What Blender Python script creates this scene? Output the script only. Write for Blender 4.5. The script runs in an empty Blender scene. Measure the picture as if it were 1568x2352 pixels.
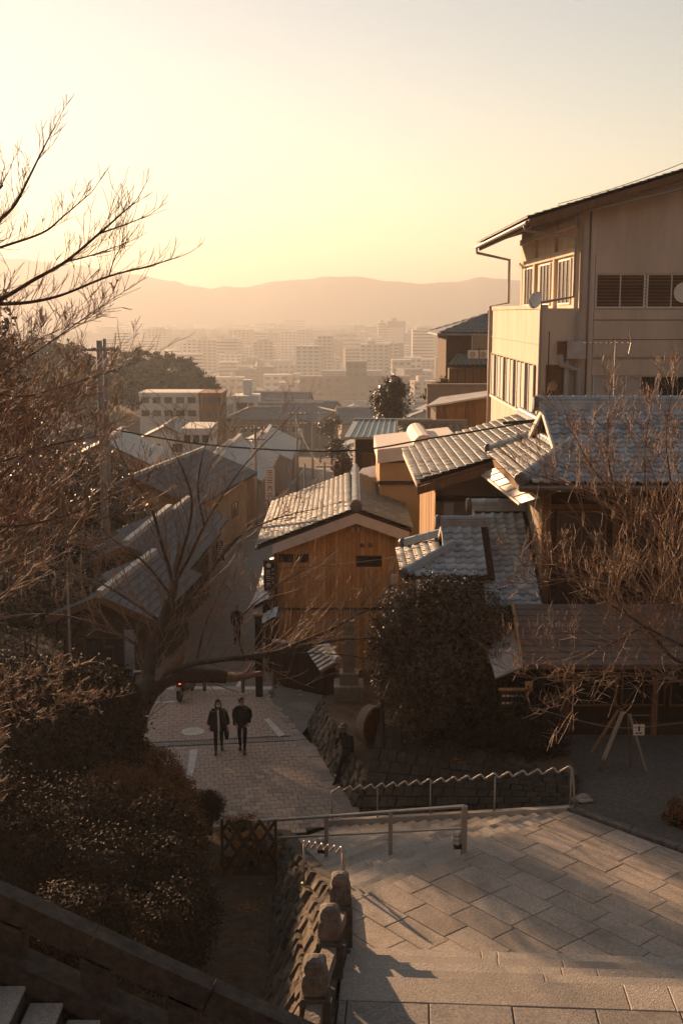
import bpy, math, random
import numpy as np
from mathutils import Vector, Matrix, Quaternion
R = math.radians
random.seed(7); rng = np.random.default_rng(7)
SC = bpy.context.scene
COL = SC.collection

# ------------------------------------------------------------ camera
PITCH = R(9.63); FPX = 2695.0; CAMZ = 13.2        # focal length in pixels of a 1568 x 2352 picture
cam_d = bpy.data.cameras.new('camera'); cam_d.lens = 36.0*FPX/2352.0; cam_d.sensor_width = 36.0
cam_d.sensor_fit = 'AUTO'; cam_d.clip_start = 0.1; cam_d.clip_end = 30000
cam = bpy.data.objects.new('camera', cam_d); COL.objects.link(cam)
cam.location = (0, 0, CAMZ); cam.rotation_euler = (math.pi/2-PITCH, 0, 0)
SC.camera = cam

# ------------------------------------------------------------ light
SUN_AZ, SUN_EL = R(-34), R(14)                # azimuth from +Y, negative is left
world = bpy.data.worlds.new('World'); SC.world = world; world.use_nodes = True
wn = world.node_tree; wn.nodes.clear()
sky = wn.nodes.new('ShaderNodeTexSky'); sky.sky_type = 'NISHITA'; sky.sun_disc = False
sky.sun_elevation = SUN_EL; sky.sun_rotation = SUN_AZ
sky.air_density = 1.0; sky.dust_density = .1; sky.ozone_density = 0.6; sky.altitude = 100
bg = wn.nodes.new('ShaderNodeBackground'); bg.inputs['Strength'].default_value = .063
wo = wn.nodes.new('ShaderNodeOutputWorld')
wm = wn.nodes.new('ShaderNodeMix'); wm.data_type = 'RGBA'; wm.blend_type = 'MULTIPLY'
wm.inputs[0].default_value = 1.0; wm.inputs[7].default_value = (1,.78,.62, 1)   # warm white balance
wn.links.new(sky.outputs[0], wm.inputs[6]); wn.links.new(wm.outputs[2], bg.inputs[0])
wn.links.new(bg.outputs[0], wo.inputs[0])
sun_d = bpy.data.lights.new('sun', 'SUN'); sun_d.energy = 5; sun_d.angle = R(0.6); sun_d.color = (1,.61,.34)
sun = bpy.data.objects.new('sun', sun_d); COL.objects.link(sun); sun.location = (-30, 40, 60)
SUNV = Vector((math.sin(SUN_AZ)*math.cos(SUN_EL), math.cos(SUN_AZ)*math.cos(SUN_EL), math.sin(SUN_EL)))
sun.rotation_euler = (-SUNV).to_track_quat('-Z', 'Y').to_euler()
SC.view_settings.view_transform = 'Standard'; SC.view_settings.look = 'None'
SC.view_settings.gamma = 1.0; SC.view_settings.use_curve_mapping = False
SC.view_settings.exposure = 1.6
SC.render.engine = 'CYCLES'
SC.cycles.use_denoising = True
SC.cycles.max_bounces = 8; SC.cycles.diffuse_bounces = 4; SC.cycles.volume_bounces = 1
SC.cycles.transparent_max_bounces = 8
SC.cycles.sample_clamp_indirect = 6.0

HAZE, HAZE_G = .00048, .42

# ------------------------------------------------------------ pixel -> place (a pixel gives a direction only)
_c, _s = math.cos(PITCH), math.sin(PITCH)
def ray(px, py):
    x = (px-784)/FPX; y = -(py-1176)/FPX
    return Vector((x, _c+y*_s, -_s+y*_c))
def PZ(px, py, z):
    d = ray(px, py); return Vector((0, 0, CAMZ))+d*((z-CAMZ)/d.z)
def PY(px, py, Y):
    d = ray(px, py); return Vector((0, 0, CAMZ))+d*(Y/d.y)
def street_z(Y):
    if Y < 38: return 0.0
    return max(-46.5, -0.07*(Y-38))

# ------------------------------------------------------------ objects
FR = {}                                             # object name -> frame (location, rot z)
def frame(o): return FR.get(o.name, (Vector((0, 0, 0)), 0.0)) if o else (Vector((0, 0, 0)), 0.0)
def tag(o, label=None, cat=None, group=None, kind=None):
    if label: o['label'] = label
    if cat: o['category'] = cat
    if group: o['group'] = group
    if kind: o['kind'] = kind
    return o
def thing(name, label, cat, loc=(0, 0, 0), rz=0.0, group=None):
    o = bpy.data.objects.new(name, None); COL.objects.link(o); o.empty_display_size = 0.2
    o.location = loc; o.rotation_euler = (0, 0, rz)
    FR[o.name] = (Vector(loc), rz)
    return tag(o, label, cat, group)
def to_local(parent, vs):
    L, rz = frame(parent)
    a = np.asarray(vs, dtype=float)-np.array(L)
    if rz:
        c, s = math.cos(-rz), math.sin(-rz)
        a = np.stack([a[:, 0]*c-a[:, 1]*s, a[:, 0]*s+a[:, 1]*c, a[:, 2]], 1)
    return a
def link(name, me, mat, parent=None, kind=None):
    o = bpy.data.objects.new(name, me); COL.objects.link(o)
    if mat and not me.materials: me.materials.append(mat)
    if parent:
        o.parent = parent; FR[o.name] = frame(parent)
    if kind: o['kind'] = kind
    return o

class MB:
    """collects shapes; build() links them as one mesh object"""
    def __init__(s): s.v = []; s.f = []; s.n = 0
    def add(s, vs, fs):
        b = s.n
        for v in vs: s.v.append((v[0], v[1], v[2]))
        s.n += len(vs)
        for f in fs: s.f.append([i+b for i in f])
        return s
    def box(s, x0, x1, y0, y1, z0, z1, M=None):
        vs = [Vector((x, y, z)) for z in (z0, z1) for y in (y0, y1) for x in (x0, x1)]
        if M is not None: vs = [M@v for v in vs]
        return s.add(vs, [(0, 2, 3, 1), (4, 5, 7, 6), (0, 1, 5, 4), (2, 6, 7, 3), (0, 4, 6, 2), (1, 3, 7, 5)])
    def cbox(s, x0, x1, y0, y1, z0, z1, b=0.01, M=None):
        """box with chamfered top edges"""
        vs = [(x0, y0, z0), (x1, y0, z0), (x1, y1, z0), (x0, y1, z0), (x0, y0, z1-b), (x1, y0, z1-b), (x1, y1, z1-b), (x0, y1, z1-b),
              (x0+b, y0+b, z1), (x1-b, y0+b, z1), (x1-b, y1-b, z1), (x0+b, y1-b, z1)]
        if M is not None: vs = [M@Vector(v) for v in vs]
        fs = [(3, 2, 1, 0), (8, 9, 10, 11)]
        for i in range(4):
            j = (i+1) % 4; fs += [(i, j, 4+j, 4+i), (4+i, 4+j, 8+j, 8+i)]
        return s.add(vs, fs)
    def quad(s, a, b, c, d): return s.add([a, b, c, d], [(0, 1, 2, 3)])
    def poly(s, pts): return s.add(pts, [tuple(range(len(pts)))])
    def prism(s, pts, d):
        """polygon pts (3D, planar) extruded by vector d"""
        n = len(pts); d = Vector(d); a = [Vector(p) for p in pts]; vs = a+[p+d for p in a]
        fs = [tuple(range(n))[::-1], tuple(range(n, 2*n))]
        fs += [(i, (i+1) % n, n+(i+1) % n, n+i) for i in range(n)]
        return s.add(vs, fs)
    def vprism(s, pts2, z0, z1):
        return s.prism([(x, y, z0) for x, y in pts2], (0, 0, z1-z0))
    def bar(s, a, b, w, h=None):
        """square bar from a to b"""
        a = Vector(a); b = Vector(b); h = h or w; d = (b-a)
        if d.length < 1e-6: return s
        d.normalize(); u = Vector((0, 0, 1)).cross(d)
        if u.length < 1e-4: u = Vector((1, 0, 0))
        u.normalize(); n = d.cross(u); vs = []
        for p in (a, b):
            for i, j in ((-1, -1), (1, -1), (1, 1), (-1, 1)): vs.append(p+u*(i*w/2)+n*(j*h/2))
        return s.add(vs, [(0, 3, 2, 1), (4, 5, 6, 7)]+[(i, (i+1) % 4, 4+(i+1) % 4, 4+i) for i in range(4)])
    def tube(s, pts, rad, n=8, cap=True):
        pts = [Vector(p) for p in pts]; m = len(pts)
        if not hasattr(rad, '__len__'): rad = [rad]*m
        u = None; vs = []
        for i, p in enumerate(pts):
            d = (pts[min(i+1, m-1)]-pts[max(i-1, 0)])
            d = d.normalized() if d.length > 1e-9 else Vector((0, 0, 1))
            if u is None:
                u = d.orthogonal().normalized()
            else:
                u = (u-d*u.dot(d)); u = u.normalized() if u.length > 1e-6 else d.orthogonal().normalized()
            w = d.cross(u)
            for k in range(n):
                a = 2*math.pi*k/n; vs.append(p+(u*math.cos(a)+w*math.sin(a))*rad[i])
        fs = [(i*n+k, i*n+(k+1) % n, (i+1)*n+(k+1) % n, (i+1)*n+k) for i in range(m-1) for k in range(n)]
        if cap: fs += [tuple(range(n))[::-1], tuple(range((m-1)*n, m*n))]
        return s.add(vs, fs)
    def lathe(s, prof, c, n=16, M=None, sx=1, sy=1):
        """prof: list of (radius, z)"""
        vs = []
        for r, z in prof:
            for k in range(n):
                a = 2*math.pi*k/n; v = Vector((r*math.cos(a)*sx, r*math.sin(a)*sy, z))
                vs.append((M@v if M is not None else v)+Vector(c))
        m = len(prof)
        fs = [(i*n+k, i*n+(k+1) % n, (i+1)*n+(k+1) % n, (i+1)*n+k) for i in range(m-1) for k in range(n)]
        fs += [tuple(range(n))[::-1], tuple(range((m-1)*n, m*n))]
        return s.add(vs, fs)
    def mesh(s, name, parent=None, smooth=False, local=False):
        me = bpy.data.meshes.new(name)
        vs = np.array(s.v) if s.v else np.zeros((0, 3))
        if parent and not local: vs = to_local(parent, vs)
        me.from_pydata(vs.tolist(), [], s.f); me.update()
        if smooth:
            me.polygons.foreach_set('use_smooth', [True]*len(me.polygons))
        return me
    def build(s, name, mat, parent=None, smooth=False, kind=None, local=False):
        return link(name, s.mesh(name, parent, smooth, local), mat, parent, kind)

def np_mesh(name, V, F, mat, parent=None, kind=None, smooth=False, attr=None):
    """V (n,3) world, F (m,k) same-size faces"""
    V = np.asarray(V, dtype=np.float64); F = np.asarray(F, dtype=np.int32)
    if parent: V = to_local(parent, V)
    me = bpy.data.meshes.new(name); k = F.shape[1]
    me.vertices.add(len(V)); me.vertices.foreach_set('co', V.astype(np.float32).ravel())
    me.loops.add(F.size); me.loops.foreach_set('vertex_index', F.ravel())
    me.polygons.add(len(F)); me.polygons.foreach_set('loop_start', np.arange(0, F.size, k, dtype=np.int32))
    me.polygons.foreach_set('loop_total', np.full(len(F), k, dtype=np.int32))
    me.polygons.foreach_set('use_smooth', np.full(len(F), bool(smooth)))
    me.update(calc_edges=True); me.validate()
    return link(name, me, mat, parent, kind)

def pieces(name, proto, mats, mat, parent, limit=300, key=None, rest=None, smooth=False):
    """alike pieces sharing one mesh: those showing largest as objects, the rest joined as one part.
    proto: (verts, faces) local; mats: list of 4x4 world matrices"""
    V, F = proto
    order = sorted(range(len(mats)), key=key or (lambda i: mats[i].translation.y))
    me = bpy.data.meshes.new(name); me.from_pydata([tuple(v) for v in V], [], F); me.update(); me.materials.append(mat)
    me.polygons.foreach_set('use_smooth', [smooth]*len(me.polygons))
    L, rz = frame(parent); inv = (Matrix.Translation(L)@Matrix.Rotation(rz, 4, 'Z')).inverted()
    for i in order[:limit]:
        o = bpy.data.objects.new(name, me); COL.objects.link(o); o.parent = parent; o.matrix_local = inv@mats[i]
    left = order[limit:]
    if left:
        A = np.array([np.array(mats[i]) for i in left]); Vh = np.c_[np.array(V), np.ones(len(V))]
        W = np.einsum('nij,kj->nki', A, Vh)[:, :, :3]; nv = len(V)
        k4 = [f for f in F if len(f) == 4]; k3 = [f for f in F if len(f) == 3]
        tri = np.array([t for f in F for t in ([f] if len(f) == 3 else [(f[0], f[j], f[j+1]) for j in range(1, len(f)-1)])])
        FF = (np.arange(len(left))[:, None, None]*nv+tri[None]).reshape(-1, 3)
        np_mesh(rest or (name+'_field'), W.reshape(-1, 3), FF, mat, parent, kind='stuff', smooth=smooth)
# ------------------------------------------------------------ materials
def srgb(h):
    h = h.lstrip('#'); c = [int(h[i:i+2], 16)/255 for i in (0, 2, 4)]
    return tuple(x/12.92 if x <= .04045 else ((x+.055)/1.055)**2.4 for x in c)
def mat(name, col, rough=0.8, var=0.25, scale=3.0, bump=0.0, bscale=20.0, metal=0.0, spec=0.3, dark=None, dscale=0.7,
        damt=0.0, emit=None, stretch=(1, 1, 1), rnd=0.0, trans=0.0, coat=0.0):
    """principled with two octaves of position noise, optional stains and bump"""
    m = bpy.data.materials.new(name); m.use_nodes = True; nt = m.node_tree; nd = nt.nodes; lk = nt.links
    b = nd['Principled BSDF']; b.inputs['Roughness'].default_value = rough; b.inputs['Metallic'].default_value = metal
    b.inputs['Specular IOR Level'].default_value = spec
    if coat: b.inputs['Coat Weight'].default_value = coat
    geo = nd.new('ShaderNodeNewGeometry'); mp = nd.new('ShaderNodeMapping'); mp.inputs['Scale'].default_value = stretch
    lk.new(geo.outputs['Position'], mp.inputs[0])
    n1 = nd.new('ShaderNodeTexNoise'); n1.inputs['Scale'].default_value = scale; n1.inputs['Detail'].default_value = 6
    n1.inputs['Roughness'].default_value = 0.65; lk.new(mp.outputs[0], n1.inputs['Vector'])
    cr = nd.new('ShaderNodeValToRGB'); e = cr.color_ramp.elements
    e[0].position = 0.25; e[1].position = 0.75
    e[0].color = tuple(c*(1-var) for c in col)+(1,); e[1].color = tuple(min(1, c*(1+var)) for c in col)+(1,)
    lk.new(n1.outputs['Fac'], cr.inputs[0]); out = cr.outputs[0]
    if damt:
        n2 = nd.new('ShaderNodeTexNoise'); n2.inputs['Scale'].default_value = dscale; n2.inputs['Detail'].default_value = 8
        n2.inputs['Roughness'].default_value = 0.7; lk.new(mp.outputs[0], n2.inputs['Vector'])
        r2 = nd.new('ShaderNodeValToRGB'); r2.color_ramp.elements[0].position = 0.48; r2.color_ramp.elements[1].position = 0.68
        r2.color_ramp.elements[0].color = (0, 0, 0, 1); r2.color_ramp.elements[1].color = (damt, damt, damt, 1)
        lk.new(n2.outputs['Fac'], r2.inputs[0])
        mx = nd.new('ShaderNodeMix'); mx.data_type = 'RGBA'; lk.new(r2.outputs[0], mx.inputs[0]); lk.new(out, mx.inputs[6])
        mx.inputs[7].default_value = (dark or tuple(c*.4 for c in col))+(1,); out = mx.outputs[2]
    if rnd:
        oi = nd.new('ShaderNodeObjectInfo'); hs = nd.new('ShaderNodeHueSaturation'); mr = nd.new('ShaderNodeMapRange')
        mr.inputs[3].default_value = 1-rnd; mr.inputs[4].default_value = 1+rnd
        lk.new(oi.outputs['Random'], mr.inputs[0]); lk.new(mr.outputs[0], hs.inputs['Value']); lk.new(out, hs.inputs['Color']); out = hs.outputs[0]
    lk.new(out, b.inputs['Base Color'])
    if bump:
        n3 = nd.new('ShaderNodeTexNoise'); n3.inputs['Scale'].default_value = bscale; n3.inputs['Detail'].default_value = 5
        lk.new(mp.outputs[0], n3.inputs['Vector'])
        bp = nd.new('ShaderNodeBump'); bp.inputs['Strength'].default_value = bump; bp.inputs['Distance'].default_value = 0.02
        lk.new(n3.outputs['Fac'], bp.inputs['Height']); lk.new(bp.outputs[0], b.inputs['Normal'])
    if emit:
        b.inputs['Emission Color'].default_value = tuple(emit[0])+(1,); b.inputs['Emission Strength'].default_value = emit[1]
    m.diffuse_color = tuple(col)+(1,)
    return m
M = {}
M['earth'] = mat('earth', (.085, .052, .03), .95, .4, 1.2, .6, 8)
M['plain'] = mat('plain', (.16, .14, .12), .95, .3, .02)
M['asphalt'] = mat('asphalt', (.19, .158, .13), .9, .2, 1.5, .3, 60, damt=.4, dark=(.13, .108, .09), dscale=.3)
M['sett'] = mat('sett', (.42, .335, .265), .85, .3, 9, .5, 60, rnd=.22, damt=.35, dark=(.27, .215, .17), dscale=.5)
M['sett_joint'] = mat('sett_joint', (.055, .047, .04), .95, .3, 4)
M['granite'] = mat('granite', (.37, .31, .25), .8, .5, 34, .8, 45, rnd=.2, damt=.55, dark=(.20, .165, .13), dscale=1.3)
M['granite_step'] = mat('granite_step', (.37, .325, .27), .8, .42, 30, .7, 45, rnd=.15, damt=.5, dark=(.20, .17, .14), dscale=1.0)
M['mossy'] = mat('mossy', (.085, .07, .055), .95, .45, 6, .9, 18, damt=.55, dark=(.05, .045, .03), dscale=2.5)
M['mossy_light'] = mat('mossy_light', (.17, .145, .12), .9, .5, 7, .9, 20, damt=.7, dark=(.06, .05, .04), dscale=3)
M['rock'] = mat('rock', (.10, .078, .058), .95, .6, 4, 1.0, 14, rnd=.3, damt=.4, dark=(.06, .05, .035), dscale=1.5)
M['tile'] = mat('tile', (.37, .42, .44), .38, .35, 2.5, .15, 30, spec=.6, rnd=.28, damt=.35, dark=(.2, .205, .205), dscale=1.3)  # tile colour lightened to offset the shade on camera-facing slopes
M['tile_lit'] = mat('tile_lit', (.15, .158, .16), .45, .35, 2.5, .15, 30, spec=.5, rnd=.28, damt=.35, dark=(.09, .088, .085), dscale=1.3)  # darkened copy of the tile colour for slopes the sun strikes
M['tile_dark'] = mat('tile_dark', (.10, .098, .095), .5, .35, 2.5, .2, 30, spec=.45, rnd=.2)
M['tile_far'] = mat('tile_far', (.17, .17, .165), .5, .25, 1.2, rnd=.2)
M['wood_plank'] = mat('wood_plank', (.56, .31, .12), .8, .45, 5, .4, 30, stretch=(6, 6, .5), rnd=.2)
M['wood_dark'] = mat('wood_dark', (.062, .034, .018), .85, .4, 4, .3, 25, stretch=(4, 4, .6), rnd=.2)
M['wood_mid'] = mat('wood_mid', (.17, .09, .042), .85, .4, 4, .3, 25, stretch=(5, 5, .6), rnd=.25)
M['wood_lit'] = mat('wood_lit', (.40, .24, .11), .8, .3, 4, .2, 25, stretch=(6, 6, .5), rnd=.12)  # paler wood with sunlight put into its colour
M['board_white'] = mat('board_white', (.62, .56, .50), .7, .1, 2)
M['plaster'] = mat('plaster', (.60, .50, .39), .9, .14, 1.4, .35, 45, damt=.5, dark=(.40, .32, .24), dscale=.9, stretch=(1, 1, .16))
M['plaster_tan'] = mat('plaster_tan', (.44, .28, .135), .9, .15, 1.0, .15, 50)
M['plaster_white'] = mat('plaster_white', (.62, .58, .52), .9, .1, 1)
M['plaster_grey'] = mat('plaster_grey', (.26, .205, .155), .9, .2, 1.5, .2, 40)
M['metal_green'] = mat('metal_green', (.26, .31, .30), .5, .2, 1.5, metal=.1, damt=.2, dark=(.2, .18, .15))
M['metal_roof'] = mat('metal_roof', (.17, .13, .105), .6, .3, 2, .2, 25, rnd=.15)
M['metal_light'] = mat('metal_light', (.42, .40, .37), .5, .25, 2, damt=.4, dark=(.22, .2, .18), dscale=1.5)
M['copper'] = mat('copper', (.50, .40, .28), .5, .25, 3)
M['pipe'] = mat('pipe', (.36, .31, .27), .5, .12, 2)
M['steel'] = mat('steel', (.34, .31, .28), .42, .15, 4, metal=.55)
M['steel_dark'] = mat('steel_dark', (.20, .18, .16), .45, .2, 4, metal=.5)
M['black'] = mat('black', (.018, .015, .013), .7, .3, 4)
M['glass_dark'] = mat('glass_dark', (.035, .028, .024), .15, .3, 1.5, spec=.5)
M['glass_far'] = mat('glass_far', (.07, .065, .06), .3, .3, .5)
M['curtain'] = mat('curtain', (.50, .46, .40), .8, .15, 3, stretch=(8, 8, .3))
M['frame_white'] = mat('frame_white', (.66, .63, .58), .5, .08, 2)
M['white_paint'] = mat('white_paint', (.62, .59, .54), .8, .25, 8, damt=.45, dark=(.3, .27, .23), dscale=3)
M['paper'] = mat('paper', (.75, .70, .62), .8, .08, 2)
M['bark'] = mat('bark', (.075, .055, .042), .95, .5, 7, 1.0, 26, stretch=(1, 1, .4))
M['twig'] = mat('twig', (.24, .155, .10), .65, .35, 3, spec=.35)
M['twig_red'] = mat('twig_red', (.20, .115, .07), .65, .35, 3, spec=.35)
M['leaf_dark'] = mat('leaf_dark', (.040, .021, .009), .7, .6, 1.6, spec=.12)
M['leaf_mid'] = mat('leaf_mid', (.085, .050, .020), .42, .6, 1.8, spec=.5)
M['leaf_brown'] = mat('leaf_brown', (.17, .07, .022), .65, .6, 1.8, spec=.15)
M['leaf_amber'] = mat('leaf_amber', (.34, .15, .045), .65, .5, 2.2, spec=.15)  # amber brightened, standing in for sun on the plants behind the lattice
M['leaf_far'] = mat('leaf_far', (.045, .04, .02), .8, .5, .3)
M['pole'] = mat('pole', (.26, .235, .21), .85, .15, 2)
M['wire'] = mat('wire', (.03, .025, .02), .6, .1, 2)
M['coat'] = mat('coat', (.016, .014, .014), .85, .3, 6)
M['trouser'] = mat('trouser', (.02, .018, .018), .85, .3, 6)
M['uniform'] = mat('uniform', (.035, .032, .035), .8, .3, 6)
M['skin'] = mat('skin', (.46, .27, .17), .6, .08, 10)
M['hair'] = mat('hair', (.012, .009, .008), .5, .3, 30)
M['cloth_white'] = mat('cloth_white', (.62, .60, .58), .85, .1, 10)
M['shoe'] = mat('shoe', (.02, .018, .016), .4, .2, 8)
M['shoe_sole'] = mat('shoe_sole', (.55, .52, .48), .7, .1, 8)
M['helmet'] = mat('helmet', (.10, .10, .10), .3, .1, 5, spec=.6)
M['bike'] = mat('bike', (.02, .018, .018), .35, .2, 5, spec=.5)
M['tail'] = mat('tail', (.6, .03, .01), .3, .1, 5, emit=((1, .08, .03), 6.0))
M['rust'] = mat('rust', (.20, .085, .035), .9, .4, 6, .5, 30)
M['ac'] = mat('ac', (.55, .52, .46), .6, .08, 3)
M['lamp_warm'] = mat('lamp_warm', (.7, .4, .15), .6, .1, 3, emit=((1, .55, .2), 1.2))
# ------------------------------------------------------------ terrain and setting
def vnoise(x, y, seed=0):
    """cheap smooth value noise, vectorised"""
    x = np.asarray(x, float); y = np.asarray(y, float)
    xi = np.floor(x); yi = np.floor(y); fx = x-xi; fy = y-yi
    def h(a, b):
        t = np.sin(a*127.1+b*311.7+seed*74.7)*43758.5453
        return t-np.floor(t)
    fx = fx*fx*(3-2*fx); fy = fy*fy*(3-2*fy)
    return (h(xi, yi)*(1-fx)+h(xi+1, yi)*fx)*(1-fy)+(h(xi, yi+1)*(1-fx)+h(xi+1, yi+1)*fx)*fy
def fbm(x, y, seed=0, o=4):
    s = 0; a = .5
    for k in range(o):
        s = s+a*vnoise(x*2**k, y*2**k, seed+k); a *= .5
    return s
def smooth(a, b, x):
    t = np.clip((np.asarray(x, float)-a)/(b-a), 0, 1); return t*t*(3-2*t)
def terrain_z(X, Y):
    X = np.asarray(X, float); Y = np.asarray(Y, float)
    z = np.where(Y < 38, -0.3, np.maximum(-47.2, -0.07*(Y-38)-0.3))
    z = z+np.where(Y < 12, (12-Y)*.72, 0)
    hill = smooth(8, 26, X)*smooth(36, 60, Y)*(1-smooth(110, 260, Y))
    z = z+8.5*hill
    z = z+smooth(-9, -24, X)*smooth(20, 34, Y)*(1-smooth(70, 150, Y))*2.2
    z = z+16*np.exp(-((X+78)/42)**2-((Y-235)/70)**2)
    return z
xs = np.unique(np.r_[np.linspace(-6000, -400, 10), np.linspace(-400, -60, 30), np.linspace(-60, 60, 81), np.linspace(60, 400, 30), np.linspace(400, 6000, 10)])
ys = np.unique(np.r_[np.linspace(-60, 12, 12), np.linspace(12, 120, 60), np.linspace(120, 800, 90), np.linspace(800, 6000, 14)])
GX, GY = np.meshgrid(xs, ys); GZ = terrain_z(GX, GY)
nx, ny = len(xs), len(ys); ii = np.arange(nx*ny).reshape(ny, nx)
np_mesh('ground', np.stack([GX.ravel(), GY.ravel(), GZ.ravel()], 1),
        np.stack([ii[:-1, :-1], ii[:-1, 1:], ii[1:, 1:], ii[1:, :-1]], -1).reshape(-1, 4), M['earth'], kind='structure', smooth=True)

# mountains behind the city
rid = [(-700, 590), (-300, 585), (0, 596), (90, 600), (175, 610), (260, 622), (346, 637), (420, 652), (474, 664), (569, 660), (640, 650), (700, 644), (780, 636),
       (830, 640), (870, 646), (950, 652), (1040, 651), (1085, 640), (1130, 645), (1200, 646), (1330, 640), (1450, 652), (1568, 648), (1900, 655), (2400, 640)]
MY = 3200.0
mx_ = np.linspace(-700, 2400, 320); ry = np.interp(mx_, [r[0] for r in rid], [r[1] for r in rid])
ry = ry+(fbm(mx_/26, mx_*0, 3)-.47)*9
Xr = (mx_-784)/FPX*MY*1.012; Zr = CAMZ+(718.7-ry)/FPX*MY
rows = []
for k, t in enumerate(np.linspace(0, 1, 14)):
    prof = t**1.25; yy = MY-520*(1-t)
    nz = (fbm(Xr/230+3, np.full_like(Xr, k*.55), 9)-.47)
    rows.append(np.stack([Xr*(yy/MY), yy+nz*110*(1-t), -48+(Zr+48)*np.clip(prof+nz*.42*t*(1-t)*2, 0, 1)], 1))
rows.append(np.stack([Xr*1.2, np.full_like(Xr, MY+900), np.full_like(Xr, -48)], 1))
V = np.concatenate(rows); n = len(mx_); ii = np.arange(len(V)).reshape(-1, n)
M['mountain'] = mat('mountain', (.05, .05, .03), .95, .4, .004)
np_mesh('mountains', V, np.stack([ii[:-1, :-1], ii[:-1, 1:], ii[1:, 1:], ii[1:, :-1]], -1).reshape(-1, 4), M['mountain'], kind='structure', smooth=True)

# ---- street: asphalt sheet following the slope
cx = [(26, -3.2, 4.2), (40, -5.0, 3.4), (60, -5.2, 2.6), (100, -4.6, 2.5), (160, -2.9, 2.5), (290, -3.3, 2.5), (700, -3, 2.5)]
b = MB(); Ys = list(np.linspace(39.4, 120, 40))+list(np.linspace(125, 700, 40)); prev = None
for Y in Ys:
    c = np.interp(Y, [q[0] for q in cx], [q[1] for q in cx]); w = np.interp(Y, [q[0] for q in cx], [q[2] for q in cx])
    z = street_z(Y)+.004
    cur = ((c-w, Y, z), (c+w, Y, z))
    if prev: b.quad(prev[0], prev[1], cur[1], cur[0])
    prev = cur
b.build('road', M['asphalt'], kind='structure')
road = bpy.data.objects['road']
# kerb stones along the road and its white edge line
b = MB()
for sgn in (-1, 1):
    prev = None
    for Y in Ys[:44]:
        c = np.interp(Y, [q[0] for q in cx], [q[1] for q in cx]); w = np.interp(Y, [q[0] for q in cx], [q[2] for q in cx]); z = street_z(Y)
        cur = Vector((c+sgn*(w+.06), Y, z+.05))
        if prev is not None: b.bar(prev, cur, .14, .14)
        prev = cur
o = b.build('kerb', M['granite_step'], kind='structure')

# ---- plaza: bedding sheet and setts
plaza = [(-9.5, 24), (-1.3, 24), (-1.55, 28), (.55, 29.6), (-.15, 31.7), (-.7, 34.2), (-1.2, 35.4), (-2.35, 38.6), (-2.6, 40.2), (-7.6, 40.2), (-9.5, 38)]
b = MB(); b.poly([(x, y, .0) for x, y in plaza]); plz = b.build('plaza', mat('sett_bed', (.13, .105, .085), .95, .3, 4), kind='structure')
def inside(p, poly):
    x, y = p; r = False; n = len(poly)
    for i in range(n):
        x0, y0 = poly[i]; x1, y1 = poly[(i+1) % n]
        if (y0 > y) != (y1 > y) and x < (x1-x0)*(y-y0)/(y1-y0)+x0: r = not r
    return r
b = MB(); b.cbox(-.128, .128, -.128, .128, 0, .022, .008); proto = (b.v, b.f)
ms = []; rr = random.Random(3)
ang = R(8)
for i in range(-60, 60):
    for j in range(-60, 60):
        u = i*.262+(.131 if j % 2 else 0); v = j*.262
        x = -3+u*math.cos(ang)-v*math.sin(ang); y = 33+u*math.sin(ang)+v*math.cos(ang)
        if not inside((x, y), plaza) or x < -7.4: continue
        if abs(y-(34.55+(x+6)*.13)) < .26 and x < -.9: continue
        ms.append(Matrix.Translation((x, y, rr.uniform(-.004, .004)))@Matrix.Rotation(ang+rr.uniform(-.025, .025), 4, 'Z')@Matrix.Diagonal((rr.uniform(.96, 1.0), rr.uniform(.96, 1.0), 1, 1)))
pieces('sett', proto, ms, M['sett'], plz, 300, key=lambda i: ms[i].translation.y+3*abs(ms[i].translation.x+2.2), rest='setts')

def clip_poly(poly, clip):
    """convex clip (counter-clockwise) of 2D polygon"""
    out = poly
    for i in range(len(clip)):
        a = clip[i]; b2 = clip[(i+1) % len(clip)]; inp = out; out = []
        def s(p): return (b2[0]-a[0])*(p[1]-a[1])-(b2[1]-a[1])*(p[0]-a[0])
        for k in range(len(inp)):
            p, q = inp[k], inp[(k+1) % len(inp)]; sp, sq = s(p), s(q)
            if sp >= 0: out.append(p)
            if (sp >= 0) != (sq >= 0):
                t = sp/(sp-sq); out.append((p[0]+(q[0]-p[0])*t, p[1]+(q[1]-p[1])*t))
        if len(out) < 3: return []
    return out
def area(p): return abs(sum(p[i][0]*p[(i+1) % len(p)][1]-p[(i+1) % len(p)][0]*p[i][1] for i in range(len(p))))/2
def inset(p, d):
    c = (sum(q[0] for q in p)/len(p), sum(q[1] for q in p)/len(p)); out = []
    n = len(p)
    for i in range(n):
        a, q, c2 = Vector(p[i-1]), Vector(p[i]), Vector(p[(i+1) % n])
        d1 = (q-a); d2 = (c2-q)
        if d1.length < 1e-4 or d2.length < 1e-4: out.append(p[i]); continue
        d1.normalize(); d2.normalize(); n1 = Vector((-d1.y, d1.x)); n2 = Vector((-d2.y, d2.x)); m = n1+n2
        k = m.length_squared
        out.append(tuple(q+m*(2*d/k if k > .2 else 0)/1.0)) if k > .2 else out.append(p[i])
    return out
def slab(poly, z0, z1, b=.012):
    """stone slab with worn arris"""
    m = MB(); p1 = inset(poly, b); n = len(poly)
    vs = [(x, y, z0) for x, y in poly]+[(x, y, z1-b*.8) for x, y in poly]+[(x, y, z1) for x, y in p1]
    fs = [tuple(range(n))[::-1], tuple(range(2*n, 3*n))]
    for i in range(n):
        j = (i+1) % n; fs += [(i, j, n+j, n+i), (n+i, n+j, 2*n+j, 2*n+i)]
    return m.add(vs, fs)

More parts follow.
